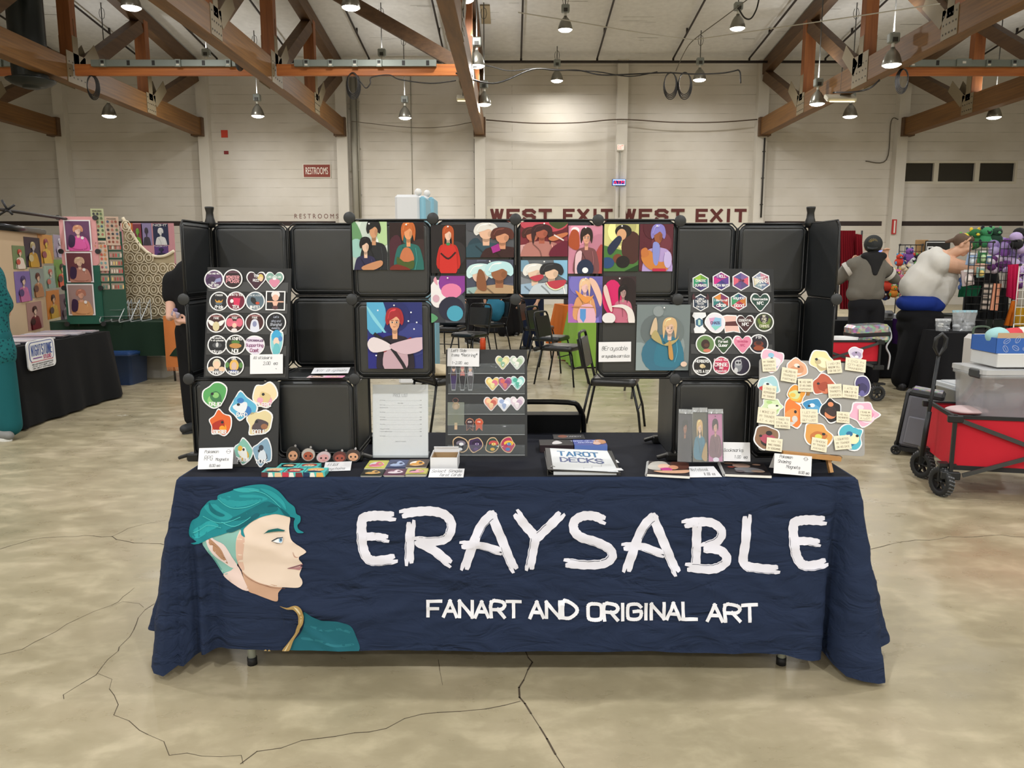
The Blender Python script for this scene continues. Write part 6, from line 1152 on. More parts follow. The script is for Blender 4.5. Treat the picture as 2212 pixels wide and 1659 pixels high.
# beige cushion, teal jacket, dark bag on chairs
def soft(c, r, col, label, name, cat, seed=1, R=None, am=.12, parent=None):
    m = MB(); m.ball((0, 0, 0), r, mat(col, .8, name='soft cloth', bump=.4, bscale=12), R, 22, 14); n = []
    for v in m.v:
        q = Vector(v); k = 1 + am * noise.noise(q * 9 + Vector((seed, 0, 0))) * 2; n.append(tuple(q * k))
    m.v = n; o = m.build(name, parent); o.location = c; return tag(o, label, cat) if label else o
soft((-.62, 7.1, .53), (.22, .2, .05), 'c8b898', 'beige cushion lying on the chair behind the pocket stand', 'cushion', 'cushion', 3)
p = CH[7].location; soft((p.x + .08, p.y + .12, .72), (.17, .08, .2), '1f6c88', 'teal jacket hung over a chair back under the rack', 'jacket', 'jacket', 4); p = CH[8].location; soft((p.x, p.y, .62), (.2, .2, .14), '22303c', 'dark blue bag on a chair seat behind the big print', 'bag', 'bag', 5)
# tables in the middle distance
drape(1.36, 14.2, 1.05, .7, .75, 'd0702c', 'table under an orange cloth far behind the rack opening', rz=.2)
drape(1.42, 11.7, 1.05, .9, .75, '8cb44c', 'table under a lime green cloth behind the rack opening', rz=.1)
drape(-.9, 17.2, 2.3, .75, .75, '26282c', 'table under a dark cloth seen under the pinned prints')
drape(-1.5, 19.0, 2.6, .75, .75, '2c2c38', 'far dark table behind the chairs in the middle'); drape(2.9, 18.0, 2.6, .75, .75, 'd8d8d4', 'far white table on the right of the middle')
t = empty('white_folding_table', (1.75, 8.9, 0), 'white folding table standing on grey legs behind the right grey panel', 'table'); m = MB(); m.box((0, 0, .73), (1.2, .7, .04), mat('d4d4d0', .4), bev=.01); m.build('tabletop', t)
for sx, sy in ((-1, -1), (-1, 1), (1, -1), (1, 1)): m = MB(); m.tube([(sx * .42, sy * .28, 0), (sx * .38, sy * .24, .35), (sx * .42, sy * .2, .71)], .014, mat('6c6e6e', .35, .6), 8); m.build('leg', t)
m = MB(); p = P(1043, 752, 9.2); m.lathe((p.x, p.y, p.z - .06), [(0, 0), (.035, 0), (.035, .14), (.03, .16), (.03, .18), (0, .18)], mat('c84820', .3, name='orange plastic'), 16)
mb_ = m
t = empty('small_table', (p.x, p.y + .05, 0), 'small dark stool table carrying the orange bottle', 'table'); m = MB(); m.box((0, 0, p.z - .075), (.35, .35, .025), mat('17181a', .5)); m.build('tabletop', t)
for sx in (-1, 1):
    for sy in (-1, 1): m = MB(); m.tube([(sx * .14, sy * .14, 0), (sx * .12, sy * .12, p.z - .08)], .012, M_tub, 6); m.build('leg', t)
tag(mb_.build('bottle', loc=(p.x, p.y, p.z - .06)), 'orange bottle seen just above the pocket stand', 'bottle')
rb = random.Random(11)
for i in range(16): # goods on the far tables
    tx, ty, tw, hh = [(-.9, 17.2, 2.1, .75), (-1.5, 19.0, 2.2, .75), (2.9, 18.0, 2.2, .75), (1.36, 14.2, .8, .75)][i % 4]; x = tx + (i // 4 - 1.5) / 4 * tw; col, cn = rb.choice([('d8d4cc', 'white'), ('a83c3c', 'red'), ('2c5c8c', 'blue'), ('c89c5c', 'tan'), ('3c3c40', 'black')]); s_ = rb.uniform(.12, .24); m = MB(); m.box((x, ty, hh + s_ * .3), (s_, s_ * .9, s_ * .6), paper(col), Matrix.Rotation(rb.uniform(-.5, .5), 3, 'Z'), .01); m.box((x, ty, hh + s_ * .6), (s_ * .8, s_ * .2, .004), paper('b09c7c'), None)
    tag(m.build('merchandise_box', loc=(x, ty, hh)), cn + ' box, number counting from the left differs, on the ' + ['dark cloth table', 'far dark table', 'far white table', 'orange cloth table'][i % 4] + ', ' + ['left end', 'left middle', 'right middle', 'right end'][i // 4], 'box', 'boxes on the far tables')
for o in bpy.data.objects:
    if o.get('label', '').find(', number counting') > 0: o['label'] = o['label'].replace(', number counting from the left differs,', '')
# blue and white cabinets looking over the rack
for x0, x1, x2, d, yt, lab in ((852, 906, 918, 9.6, 420, 'white and pale blue tall cabinet showing above the rack, front one'), (880, 925, 934, 10.6, 422, 'white and pale blue tall cabinet just behind the front one')):
    a = P(x0, yt, d); b = P(x1, yt, d); c = P(x2, yt, d + .6); t = empty('cabinet', ((a.x + b.x) / 2, d + .3, 0), lab, 'cabinet', 'pale blue cabinets above the rack'); w = b.x - a.x; m = MB(); m.box((0, 0, a.z / 2), (w, .6, a.z), mat('e4e6ea', .4), bev=.03); m.build('body', t)
    m = MB(); m.box((w / 2 + .035, 0, a.z / 2), (.07, .6, a.z - .04), mat('8cc4dc', .4), bev=.02); m.build('side_panel', t)
    m = MB(); m.ball((w / 2 - .02, -.25, a.z + .03), .045, mat('f0f0f0', .3)); m.build('knob', t); m = MB(); f = frame((-w * .4, -.302, a.z - .3)); m.box((0, -.302, a.z - .5), (w * .7, .006, .12), mat('d8dade', .4)); m.build('label_plate', t)
# ------------------------------------------------------------------ left neighbours
bt = drape(-4.78, 7.85, .62, 1.75, .745, '121315', 'black draped table at the far left carrying flat frames, white studio sign on its side', flare=.05)
a, b = P(52, 803, 6.95), None
f = frame((-4.395, 6.86, .30), (0, 1, -.0), (.06, 0, 1)); 
def hitx(px, py, X):
    r = ray(px, py); return Vector((0, 0, EYE)) + r * (X / r.x)
SX = -4.405; pa, pb, pc, pd = hitx(63, 803, SX), hitx(122, 788, SX), hitx(49, 742, SX), hitx(108, 733, SX); f = frame(pa, pb - pa, pc - pa); w, h = (pb - pa).length, (pc - pa).length; m = MB()
def rrect(x0, y0, x1, y1, r, k=4):
    q = []
    for cx_, cy_, a0 in ((x1 - r, y1 - r, 0), (x0 + r, y1 - r, 90), (x0 + r, y0 + r, 180), (x1 - r, y0 + r, 270)): q += [(cx_ + r * cos(radians(a0 + i * 90 / k)), cy_ + r * sin(radians(a0 + i * 90 / k))) for i in range(k + 1)]
    return q
m.prism(f, rrect(0, 0, w, h, w * .1), -.012, 0, paper('eeeef0')); m.flat(f, rrect(w * .06, h * .27, w * .94, h * .96, w * .1), .001, paper('4c5aa0')); m.flat(f, rrect(w * .085, h * .295, w * .915, h * .935, w * .08), .002, paper('f0f0f2')); m.flat(f, [(w * .1, h * .27), (w * .9, h * .27), (w * .9, h * .295), (w * .1, h * .295)], .0025, paper('c8606c'))
text(m, f, 'NIGHTSTONE', w * .5, h * .5, h * .34, '34509c', z=.003, w=w * .022, fitw=w * .72); text(m, f, 'STUDIO', w * .68, h * .34, h * .11, 'b84c78', z=.003, w=w * .016); m.flat(f, seg((w * .18, h * .4), (w * .48, h * .4), w * .025), .003, paper('7c4c98'))
for k, s_ in enumerate(('SELLING PRINTS STICKERS PINS', 'AND OTHER ART', 'ASK ABOUT COMMISSIONS')): text(m, f, s_, w * .5, h * (.18 - k * .07), h * .035, '3c3c44', z=.003, w=w * .006, fitw=w * .75)
tag(m.build('studio_sign', loc=f(w / 2, 0)), 'white rounded sign reading NIGHTSTONE STUDIO hung on the black table', 'sign')
for i in range(6): # flat display frames on the black table
    y = 7.1 + i * .28; m = MB(); m.box((-4.8, y, .757), (.56, .2, .018), mat(['8c8a90', '4c4850', 'c8c8cc', '3a363c', '9c98a0'][i % 5], .25, spec=.7), Matrix.Rotation(.15, 3, 'Z'), .004); m.box((-4.8, y, .768), (.5, .15, .003), mat(['c0a8b0', 'd8d0d8', 'b8b0c0'][i % 3], .2), Matrix.Rotation(.15, 3, 'Z'))
    tag(m.build('flat_frame', loc=(-4.8, y, .748)), 'flat framed sheet lying on the far left black table, ' + ['nearest', 'second', 'third', 'fourth', 'fifth', 'farthest'][i] + ' in the row', 'frame', 'flat frames on the black table')
# beige backdrop with prints
A, B = Vector((-5.17, 8.0, 0)), Vector((-5.67, 9.65, 0)); bz1 = 1.83; bd_ = (B - A); f = frame(A + Vector((0, 0, .1)), bd_, (0, 0, 1)); w = bd_.length; t = empty('backdrop_banner', f(w / 2, 0) * 1, 'beige roll up backdrop banner covered in pinned prints at the left', 'banner'); fl = frame(f.o - t.location, f.ux, f.uy)
m = MB(); m.prism(fl, [(0, 0), (w, 0), (w, bz1 - .1), (0, bz1 - .1)], -.004, 0, mat('cbb190', .8, name='beige banner')); m.build('banner_sheet', t); m = MB(); m.tube([fl(-.05, bz1 - .07, .02), fl(w, bz1 - .07, .02)], .035, mat('17181a', .25, .3), 14); m.disc(fl(-.05, bz1 - .07, .02), .045, .01, mat('b8bcc0', .3, .6), -fl.ux); m.build('roller', t); m = MB(); m.box(fl(w / 2, -.08, .0), (.1, .1, .04), mat('3a3a3c', .4)); m.build('base', t)
f = frame(f.o, f.ux, f.uy)
G = 'prints on the beige backdrop'
def wallart(f, px0, py0, px1, py1, bg, shapes, lab, grp, z=.004, sheet='small_print', cat='art print'):
    a = hit(f, px0, (py0 + py1) / 2); b = hit(f, px1, (py0 + py1) / 2); x0, x1 = a[0], b[0]; mx = (px0 + px1) / 2; y1 = hit(f, mx, py0)[1]; y0 = hit(f, mx, py1)[1]
    g = frame(f(x0, y0, z), f.ux, f.uy); m = MB(); m.prism(g, [(0, 0), (x1 - x0, 0), (x1 - x0, y1 - y0), (0, y1 - y0)], -.002, 0, paper(bg)); art(m, g, x1 - x0, y1 - y0, shapes, z0=.001, dz=.0008); return tag(m.build(sheet, loc=g((x1 - x0) / 2, 0)), lab, cat, grp)
PR = [(27, 531, 56, 581, '6c8454', 'c0503c', 'e8c8ac', 'e8d8c8', 'green print of a red haired pale figure'), (53, 513, 87, 577, '1f1f2c', 'c8b888', 'c8c8d0', 'c89c2c', 'black print with a gold and silver figure'), (83, 507, 114, 569, 'c88c3c', '8c3c48', 'd8b83c', 'dcb440', 'yellow and orange print with a round face'), (116, 508, 139, 556, '9c90a8', 'c8c0d0', 'e0d8e0', 'b0a8c0', 'grey lilac print of a pale dress'),
      (32, 586, 67, 652, '7c68a8', '4c3c6c', 'e8c8b0', 'c06c9c', 'violet print with several small dancers'), (65, 580, 97, 642, '8c9c94', '5c3428', 'e0b898', 'b07c50', 'brown and grey green print of two reclining figures'), (94, 574, 122, 623, '9cb4a0', 'c86c5c', 'e8c8b8', '8ca89c', 'mint print with a pink figure'), (117, 561, 150, 620, '6c9c3c', '3c2820', 'e0a888', 'd8542c', 'green print with an orange figure'),
      (100, 627, 129, 688, 'cc7c20', '3c2824', 'e0b088', 'c89c24', 'orange print of a woman in yellow'), (129, 634, 155, 694, '5c4054', '3c3040', 'b0a8a8', '7c7480', 'dark plum print with a grey figure'), (58, 652, 91, 712, 'a88078', '3c1c1c', 'e0c0a8', '6c2028', 'mauve print of two dark red figures')]
for i, (a, b, c, d, bg, hair, sk, tp, lab) in enumerate(PR): wallart(f, a, b, c, d, bg, bust(.5, .68, .26, hair, sk, tp, 0) + [('p', U(25, 0, 30, 35, 70, 30, 78, 0), tp), ('e', .3, .3, .15, .12, hair)], lab + ' on the beige backdrop', G)
# tall pink and green rack with three big prints
f2 = frame(P(146, 700, 9.75), (1, .08, 0), (0, 0, 1)); x1, y1 = hit(f2, 206, 468); t = empty('print_rack', f2(x1 / 2, 0), 'tall narrow rack of pink and green panels on the green table', 'display rack'); fl = frame(f2.o - t.location, f2.ux, f2.uy)
m = MB(); m.prism(fl, [(0, .0), (x1, 0), (x1, y1 * .55), (0, y1 * .55)], -.02, 0, mat('1f5c4c', .5)); m.build('green_panel', t); m = MB(); m.prism(fl, rrect(0, y1 * .55, x1, y1, .04), -.02, 0, mat('e0a0a0', .5)); m.build('pink_panel', t)
for y in (0, .34, .68, .99): 
    for x in (0, 1): m = MB(); m.disc(fl(x1 * x, y1 * y, .0), .03, .02, M_con, fl.n); m.build('connector', t)
G = 'large framed prints on the pink and green rack'
for y0, y1_, bg, hr, sk, tp, lab in ((475, 542, '6c4468', 'd89878', 'f0c8b8', 'e060a8', 'white edged pink print of a cup holding figure, top of the pink rack'), (544, 610, '6c3c44', 'd8b498', 'e8c0a8', 'c08878', 'white edged dark red print of a seated figure, middle of the pink rack'), (613, 681, 'a88c88', 'b87c68', 'e0a890', 'd8a070', 'white edged brown print of a curly haired figure, bottom of the pink rack')):
    k = (y0 - 475) / 70 * 3.5; wallart(f2, 140 + k, y0, 198 + k, y1_, 'f0ecee', [('q', U(5, 4, 95, 4, 95, 96, 5, 96), bg)] + bust(.52, .66, .26, hr, sk, tp, 0, 1.2) + [('p', U(30, 8, 32, 35, 70, 32, 80, 8), tp), ('p', U(15, 15, 20, 50, 40, 45, 35, 15), '3c2848'), ('e', .68, .42, .06, .05, 'f0ecec')], lab, G, z=.012, sheet='large_print')
# sticker sheets and charm racks beside it
f3 = frame(P(212, 690, 9.8), (1, .35, 0), (0, 0, 1)); x1, y1 = hit(f3, 262, 500); t = empty('charm_rack', f3(x1 / 2, 0), 'green panel rack of hanging charms beside the tall pink rack', 'display rack'); fl = frame(f3.o - t.location, f3.ux, f3.uy); m = MB(); m.prism(fl, [(0, 0), (x1, 0), (x1, y1), (0, y1)], -.02, 0, mat('1c4a38', .6)); m.build('panel', t)
rc_ = random.Random(9)
for r_ in range(7):
    for c_ in range(2):
        if r_ > 2 and c_ == 0: continue
        m = MB(); x0 = x1 * (.05 + .48 * c_); y0 = y1 * (.36 + .09 * r_) - .02
        m.prism(fl, [(x0, y0), (x0 + x1 * .42, y0), (x0 + x1 * .42, y0 + y1 * .07), (x0, y0 + y1 * .07)], .0, .004, mat('9c8c7c', .6))
        for k in range(5): xx = x0 + x1 * (.04 + .085 * k); m.prism(fl, [(xx, y0 + .01), (xx + .014, y0 + .01), (xx + .016, y0 + .05), (xx + .002, y0 + .055)], .005, .007, paper(rc_.choice(['c84c4c', 'e8d8c8', '5c8c7c', 'd88c8c', 'e8c880', 'a0503c'])))
        m.build('charm_card', t)
for px0, py0, px1, py1, bg, nm_, lab in ((198, 451, 226, 514, 'b8bc94', 'SHROOM FRIENDS', 'pale green sticker sheet of many small leaves above the charm rack'), (228, 468, 258, 530, 'c8ac98', 'RACCOONS', 'beige sticker sheet of dark little animals at the top right of the charm rack'), (205, 520, 234, 585, 'd8bca8', 'FLOWERS', 'pinkish sticker sheet of mushrooms in front of the charm rack')):
    r = random.Random(px0); sh = [('e', .2 + .3 * (k % 3) + r.uniform(-.04, .04), .12 + .14 * (k // 3), .09, .045, r.choice(['5c6c4c', '8c4c3c', '4c5c74', '3c3c40', 'a86c5c'] if px0 != 205 else ['c85c4c', '7ca0a0', 'c88c5c', 'a05c6c'])) for k in range(18)] + [('t', nm_, .5, .9, .04, '4c4438', .2, {'fitw': .1})]
    wallart(f3, px0, py0, px1, py1, bg, sh, lab, 'sticker sheets by the charm rack', z=.02, sheet='sticker_sheet', cat='sticker sheet')
# crochet lace hanging
M_lace = mat('cfc0a0', .9, name='crochet lace', bump=.5, bscale=60); m = MB(); topq = cr([(265, 470), (285, 505), (305, 533), (330, 552), (355, 553), (376, 542)], 6, False); N = len(topq); vs = []; K = 16
for i, (px, py) in enumerate(topq):
    xb = 270 + (382 - 270) * i / (N - 1); yb2 = 690 - 3 * sin(i)
    for j in range(K + 1):
        k = j / K; q = P(px + (xb - px) * k, py + (yb2 - py) * k, 10.35 + .03 * sin(i * .8) * k); vs.append(q)
m.add(vs, [[i * (K + 1) + j, i * (K + 1) + j + 1, (i + 1) * (K + 1) + j + 1, (i + 1) * (K + 1) + j] for i in range(N - 1) for j in range(K)], mat('b3a384', .9), True)
r = random.Random(2); M_l2 = mat('e2d6bc', .9, name='crochet ring'); M_dk = mat('6c5c44', .9)
for a in range(6):
    for b in range(9):
        px, py = 272 + a * 20 + (b % 2) * 9, 488 + b * 23; tpy = topq[min(N - 1, max(0, int((px - 265) / 111 * (N - 1))))][1]
        if py < tpy + 8 or px > 374: continue
        c = P(px, py, 10.31); 
        for rx in (.058, .03): m.tube([(c.x + rx * cos(q), c.y, c.z + rx * 1.15 * sin(q)) for q in [k * pi / 8 for k in range(16)]], .007, M_l2, 5, closed=True)
        for k in range(4): m.ball((c.x + .068 * cos(k * pi / 2 + .8), c.y - .0, c.z + .078 * sin(k * pi / 2 + .8)), (.009, .004, .011), M_dk, n=6, k=4)
m.tube([P(px, py, 10.33) for px, py in topq], .02, M_l2, 6); tag(m.build('crochet_throw', loc=P(320, 690, 10.35)), 'cream crochet lace throw hanging in a curve at the left', 'throw')
# pink panels with posters behind the lace
f4 = frame(P(268, 600, 11.6)); x1, y1 = hit(f4, 374, 482); m = MB(); m.prism(f4, [(0, -1.25), (x1, -1.25), (x1, y1), (0, y1)], -.02, 0, mat('c88c94', .6)); tag(m.build('poster_board', loc=f4(x1 / 2, -1.25)), 'pink standing panel with four small posters behind the lace', 'display panel')
for a, b, c, d, bg, hr, lab in ((266, 482, 288, 530, 'c8682c', '5c1c18', 'orange poster on the pink panel'), (288, 484, 308, 530, '7c3040', '6c9c3c', 'plum and green poster on the pink panel'), (306, 482, 328, 530, '8c80a8', '3c3440', 'lilac poster on the pink panel'), (331, 483, 364, 529, '1f2848', 'd8d8d8', 'navy poster with a white figure on the pink panel'), (334, 530, 364, 556, '5c3c7c', '2c2848', 'purple poster below the navy one')): wallart(f4, a, b, c, d, bg, bust(.5, .6, .3, hr, hr, hr, 0) + ([('t', 'NIGHT', .5, .88, .09, 'e8e8e8', .2, {'fitw': .2})] if a > 330 else []), lab, 'posters on the pink panel')
# green draped table, runner, bins, risers
gt = drape(-4.98, 10.25, 1.75, .8, .76, '1c3024', 'table under a dark green cloth that hangs half way down, at the left', hem=.34, flare=.03)
f5 = frame(P(352, 684, 9.78)); m = MB(); xa, ya = hit(f5, 352, 793); xb, yb3 = hit(f5, 387, 684); N = 14; m.prism(f5, [(0, ya), (xb, ya), (xb, yb3), (0, yb3)], -.01, 0, mat('c8763c', .9, bump=.6, bscale=80, name='orange weave'))
for i in range(N): m.tube([f5(xb * (i + .5) / N, ya, -.005), f5(xb * (i + .5) / N + .005, ya - .05, -.005)], .005, mat('c8763c', .9), 5)
m.box(f5(xb / 2, yb3 + .004, -.4), (xb, .8, .008), mat('c8763c', .9)); tag(m.build('table_runner', loc=f5(xb / 2, yb3)), 'orange fringed runner hanging over the end of the green table', 'table runner')
def bin_(c, w, d, h, m1, m2, label, name='storage_bin', solid=False):
    t = empty(name, c, label, 'storage bin'); m = MB(); vs = []
    q = rrect(-w / 2, -d / 2, w / 2, d / 2, min(w, d) * .12, 3); n = len(q)
    for s_, z in ((.88, 0), (.97, h - .02), (1.03, h - .018), (1.03, h), (.95, h), (.86, .01)): vs += [(x * s_, y * s_, z) for x, y in q]
    m.add(vs, [[j * n + i, j * n + (i + 1) % n, (j + 1) * n + (i + 1) % n, (j + 1) * n + i] for j in range(5) for i in range(n)] + [[5 * n + i for i in range(n)]], m1, True); m.build('tub', t)
    m = MB(); m.prism(frame((0, 0, h + .001), (1, 0, 0), (0, 1, 0)), [(x * 1.04, y * 1.04) for x, y in q], 0, .02, m2); m.prism(frame((0, 0, h + .021), (1, 0, 0), (0, 1, 0)), [(x * .85, y * .85) for x, y in q], 0, .008, m2); m.build('lid', t); return t
x, y = atf(256, 833); bin_((x, y + .25, 0), .34, .5, .38, mat('1c3458', .4), mat('28487c', .4), 'dark blue storage bin under the green table'); x, y = atf(318, 818); bin_((x, y + .25, 0), .45, .4, .28, mat('a8a49c', .3), mat('c8c8c4', .3), 'cloudy clear storage bin under the green table')
ac2 = mat('d4dce0', .08, spec=1., alpha=.3, name='clear riser')
for i, (px, d) in enumerate(((250, 9.9), (275, 10.0), (298, 10.1))):
    p = P(px, 698, d); t = empty('acrylic_riser', (p.x, d, .765), 'clear sloping acrylic riser on the green table, %s' % ('nearest the pink rack', 'middle one', 'nearest the lace')[i], 'riser', 'clear acrylic risers')
    for s_ in (-1, 1): m = MB(); m.tube([(s_ * .12, -.15, 0), (s_ * .12, .12, 0), (s_ * .12, .12, .26), (s_ * .12, -.15, .03)], .006, mat('e0e6e8', .1, spec=1., alpha=.7), 6, closed=True); m.build('side_frame', t)
    for k in range(3): m = MB(); m.box((0, -.1 + k * .09, .07 + k * .075), (.24, .09, .004), ac2); m.build('step', t)
# far left odds: blue black poster board, brown screen, rod
f6 = frame(P(-40, 700, 10.6)); xa, ya = hit(f6, 30, 548); m = MB(); m.prism(f6, [(0, -.9), (xa, -.9), (xa, ya), (0, ya)], -.02, 0, mat('4c3a2c', .8)); tag(m.build('screen_panel', loc=f6(xa / 2, -.9)), 'brown standing screen behind the beige backdrop at the left edge', 'screen')
wallart(f6, -40, 507, 24, 550, '14161c', [('p', U(80, 0, 60, 15, 68, 100, 85, 100, 84, 15, 100, 0), '5cb4d8'), ('e', .3, .5, .03, .05, 'e8f0f8')], 'black poster with a pale blue pillar at the left edge', None, z=.01, sheet='poster', cat='poster')
m = MB(); a, b = P(-30, 448, 8.2), P(152, 474, 9.86); m.tube([a, b], .018, mat('2a2420', .5), 8); c = P(16, 453, 8.5)
for q in ((-.05, 0, .1), (.08, 0, .05), (-.1, 0, -.06), (.05, 0, -.05)): m.tube([c, c + Vector(q)], .012, mat('1a1a1c', .5), 6)
m.tube([(b.x, b.y, 0), b], .016, mat('2a2420', .5), 8); m.tube([(a.x, a.y, 0), a], .016, mat('2a2420', .5), 8); tag(m.build('backdrop_stand', loc=(b.x, b.y, 0)), 'thin dark backdrop pole frame with a spring clamp above the beige banner', 'stand')
# ------------------------------------------------------------------ people
M_skin = mat('d9a98c', .55, name='skin', bump=.1, bscale=30); M_skin2 = mat('c99a80', .55, name='skin')
def cap(m, a, b, ra, rb, mt, sq=None, n=14):
    """tapered rounded limb from a to b; sq = (wide, deep) factors across"""
    a, b = Vector(a), Vector(b); d = b - a; L = d.length; ax = d.normalized(); u = Vector((1, 0, 0)) if abs(ax.x) < .8 else Vector((0, 1, 0))
    x = (u - ax * u.dot(ax)).normalized(); y = ax.cross(x); sx, sy = sq or (1, 1); prof = []
    for k in range(5): t = pi / 2 * k / 4; prof.append((ra * sin(t), -ra * cos(t)))
    for k in range(1, 4): prof.append((ra + (rb - ra) * k / 4, L * k / 4))
    for k in range(5): t = pi / 2 * k / 4; prof.append((rb * cos(t), L + rb * sin(t)))
    vs = []
    for r, z in prof:
        for k in range(n):
            q = 2 * pi * k / n; vs.append(a + ax * z + (x * cos(q) * sx + y * sin(q) * sy) * max(r, 1e-4))
    K = len(prof); m.add(vs, [[j * n + i, j * n + (i + 1) % n, (j + 1) * n + (i + 1) % n, (j + 1) * n + i] for j in range(K - 1) for i in range(n)] + [list(range(n))[::-1], [(K - 1) * n + i for i in range(n)]], mt, True)
def fuse(m, name, parent, vox=.014, it=6, inflate=0.):
    o = m.build(name, parent); r = o.modifiers.new('one skin', 'REMESH'); r.mode = 'VOXEL'; r.voxel_size = vox; r.use_smooth_shade = True
    s = o.modifiers.new('soft', 'SMOOTH'); s.factor = .5; s.iterations = it
    bpy.context.view_layer.update(); me = bpy.data.meshes.new_from_object(o.evaluated_get(bpy.context.evaluated_depsgraph_get()))
    if len(me.vertices) > 50:
        me.materials.clear(); me.materials.append(m.mats[0])
        for p in me.polygons: p.material_index = 0; p.use_smooth = True
        o.modifiers.clear(); o.data = me
    return o
def hand(m, w, d, side, mt, curl=.6, spread=.012, s=1.):
    """palm at wrist w pointing along d; side = thumb direction"""
    w = Vector(w); d = Vector(d).normalized(); sd = Vector(side); sd = (sd - d * sd.dot(d)).normalized(); nrm = d.cross(sd)
    cap(m, w, w + d * .06 * s, .026 * s, .034 * s, mt, (1, .6)); c = w + d * .07 * s
    for i, (o_, L) in enumerate(((.03, .07), (.01, .08), (-.01, .075), (-.03, .06))):
        b = c + sd * o_ * s; a1 = b + (d * cos(curl * .5) + nrm * sin(curl * .5)) * L * .45 * s + sd * o_ * .15; a2 = a1 + (d * cos(curl * 1.4) + nrm * sin(curl * 1.4)) * L * .35 * s; a3 = a2 + (d * cos(curl * 2.2) + nrm * sin(curl * 2.2)) * L * .25 * s
        cap(m, b, a1, .0105 * s, .0095 * s, mt, n=8); cap(m, a1, a2, .0095 * s, .009 * s, mt, n=8); cap(m, a2, a3, .009 * s, .0075 * s, mt, n=8)
    b = w + d * .025 * s + sd * .03 * s; a1 = b + (sd * .7 + d * .7).normalized() * .035 * s; cap(m, b, a1, .013 * s, .011 * s, mt, n=8); cap(m, a1, a1 + (d + nrm * .5).normalized() * .03 * s, .011 * s, .009 * s, mt, n=8)
def head(t, c, yaw, mt, pitch=0., s=1., cap_=None, hair=None, long_=0., roll=0., beard=False):
    """head pieces are added by the caller's body mesh; this returns a transform for them"""
    R = (Matrix.Rotation(yaw, 3, 'Z') @ Matrix.Rotation(pitch, 3, 'X') @ Matrix.Rotation(roll, 3, 'Y')); c = Vector(c)
    return lambda x, y, z: c + R @ (Vector((x, y, z)) * s)
def add_head(m, H, mt): # face looks along local -y
    h0 = H(0, 0, 0); R = Matrix([(H(*a) - h0).normalized() for a in ((1, 0, 0), (0, 1, 0), (0, 0, 1))]).transposed()
    def b(p, r): m.ball(H(*p), r, mt, R, n=16, k=10)
    b((0, .0, .03), (.076, .092, .09)); b((0, -.03, -.03), (.062, .062, .07)); b((0, -.055, -.085), (.03, .03, .022)); b((0, -.1, -.02), (.014, .02, .022)); b((0, -.09, .02), (.012, .02, .03))
    for s_ in (-1, 1): b((s_ * .078, .008, .0), (.012, .02, .032)); b((s_ * .035, -.075, -.015), (.022, .02, .02))
    b((0, -.086, -.055), (.024, .012, .012))
def face(t, H, hairc='3a2a20'):
    w_, d_ = mat('e8e4e0', .3), mat('2a1c18', .4)
    for s_ in (-1, 1):
        m = MB(); m.ball(H(s_ * .032, -.086, .012), (.013, .008, .008), w_, n=10, k=6); m.ball(H(s_ * .032, -.093, .012), (.006, .004, .006), d_, n=8, k=5); m.build('eye', t); m = MB(); m.tube([H(s_ * .018, -.095, .032), H(s_ * .034, -.096, .037), H(s_ * .05, -.088, .032)], .004, mat(hairc, .8), 5); m.build('eyebrow', t)
    m = MB(); m.tube([H(-.024, -.092, -.052), H(0, -.1, -.055), H(.024, -.092, -.052)], .006, mat('b06058', .5), 6); m.build('mouth', t)
def shoe(t, p, dirx, diry, col, sole, L=.27):
    m = MB(); d = Vector((dirx, diry, 0)).normalized(); p = Vector(p); cap(m, p + Vector((0, 0, .05)) - d * .06, p + Vector((0, 0, .045)) + d * (L - .14), .05, .042, mat(col, .6)); o = fuse(m, 'shoe', t, .012, 4)
    m = MB(); f = frame(p + Vector((0, 0, .0)), d, Vector((-d.y, d.x, 0))); m.prism(f, [(a * (L / 2 + .005) + L * .27 - .06, b * .05) for a, b in ell(0, 0, 1, 1, 20)], 0, .025, mat(sole, .6)); m.build('sole', t)
def clothes(parts, name, t, col, vox=.016, it=6, rough=.85, bump=.5):
    m = MB(); mt = mat(col, rough, spec=.2, bump=bump, bscale=9, name='clothing')
    for p in parts:
        if p[0] == 'b': m.ball(p[1], p[2], mt, n=20, k=12)
        else: cap(m, p[0], p[1], p[2], p[3], mt, p[4] if len(p) > 4 else None)
    return fuse(m, name, t, vox, it)
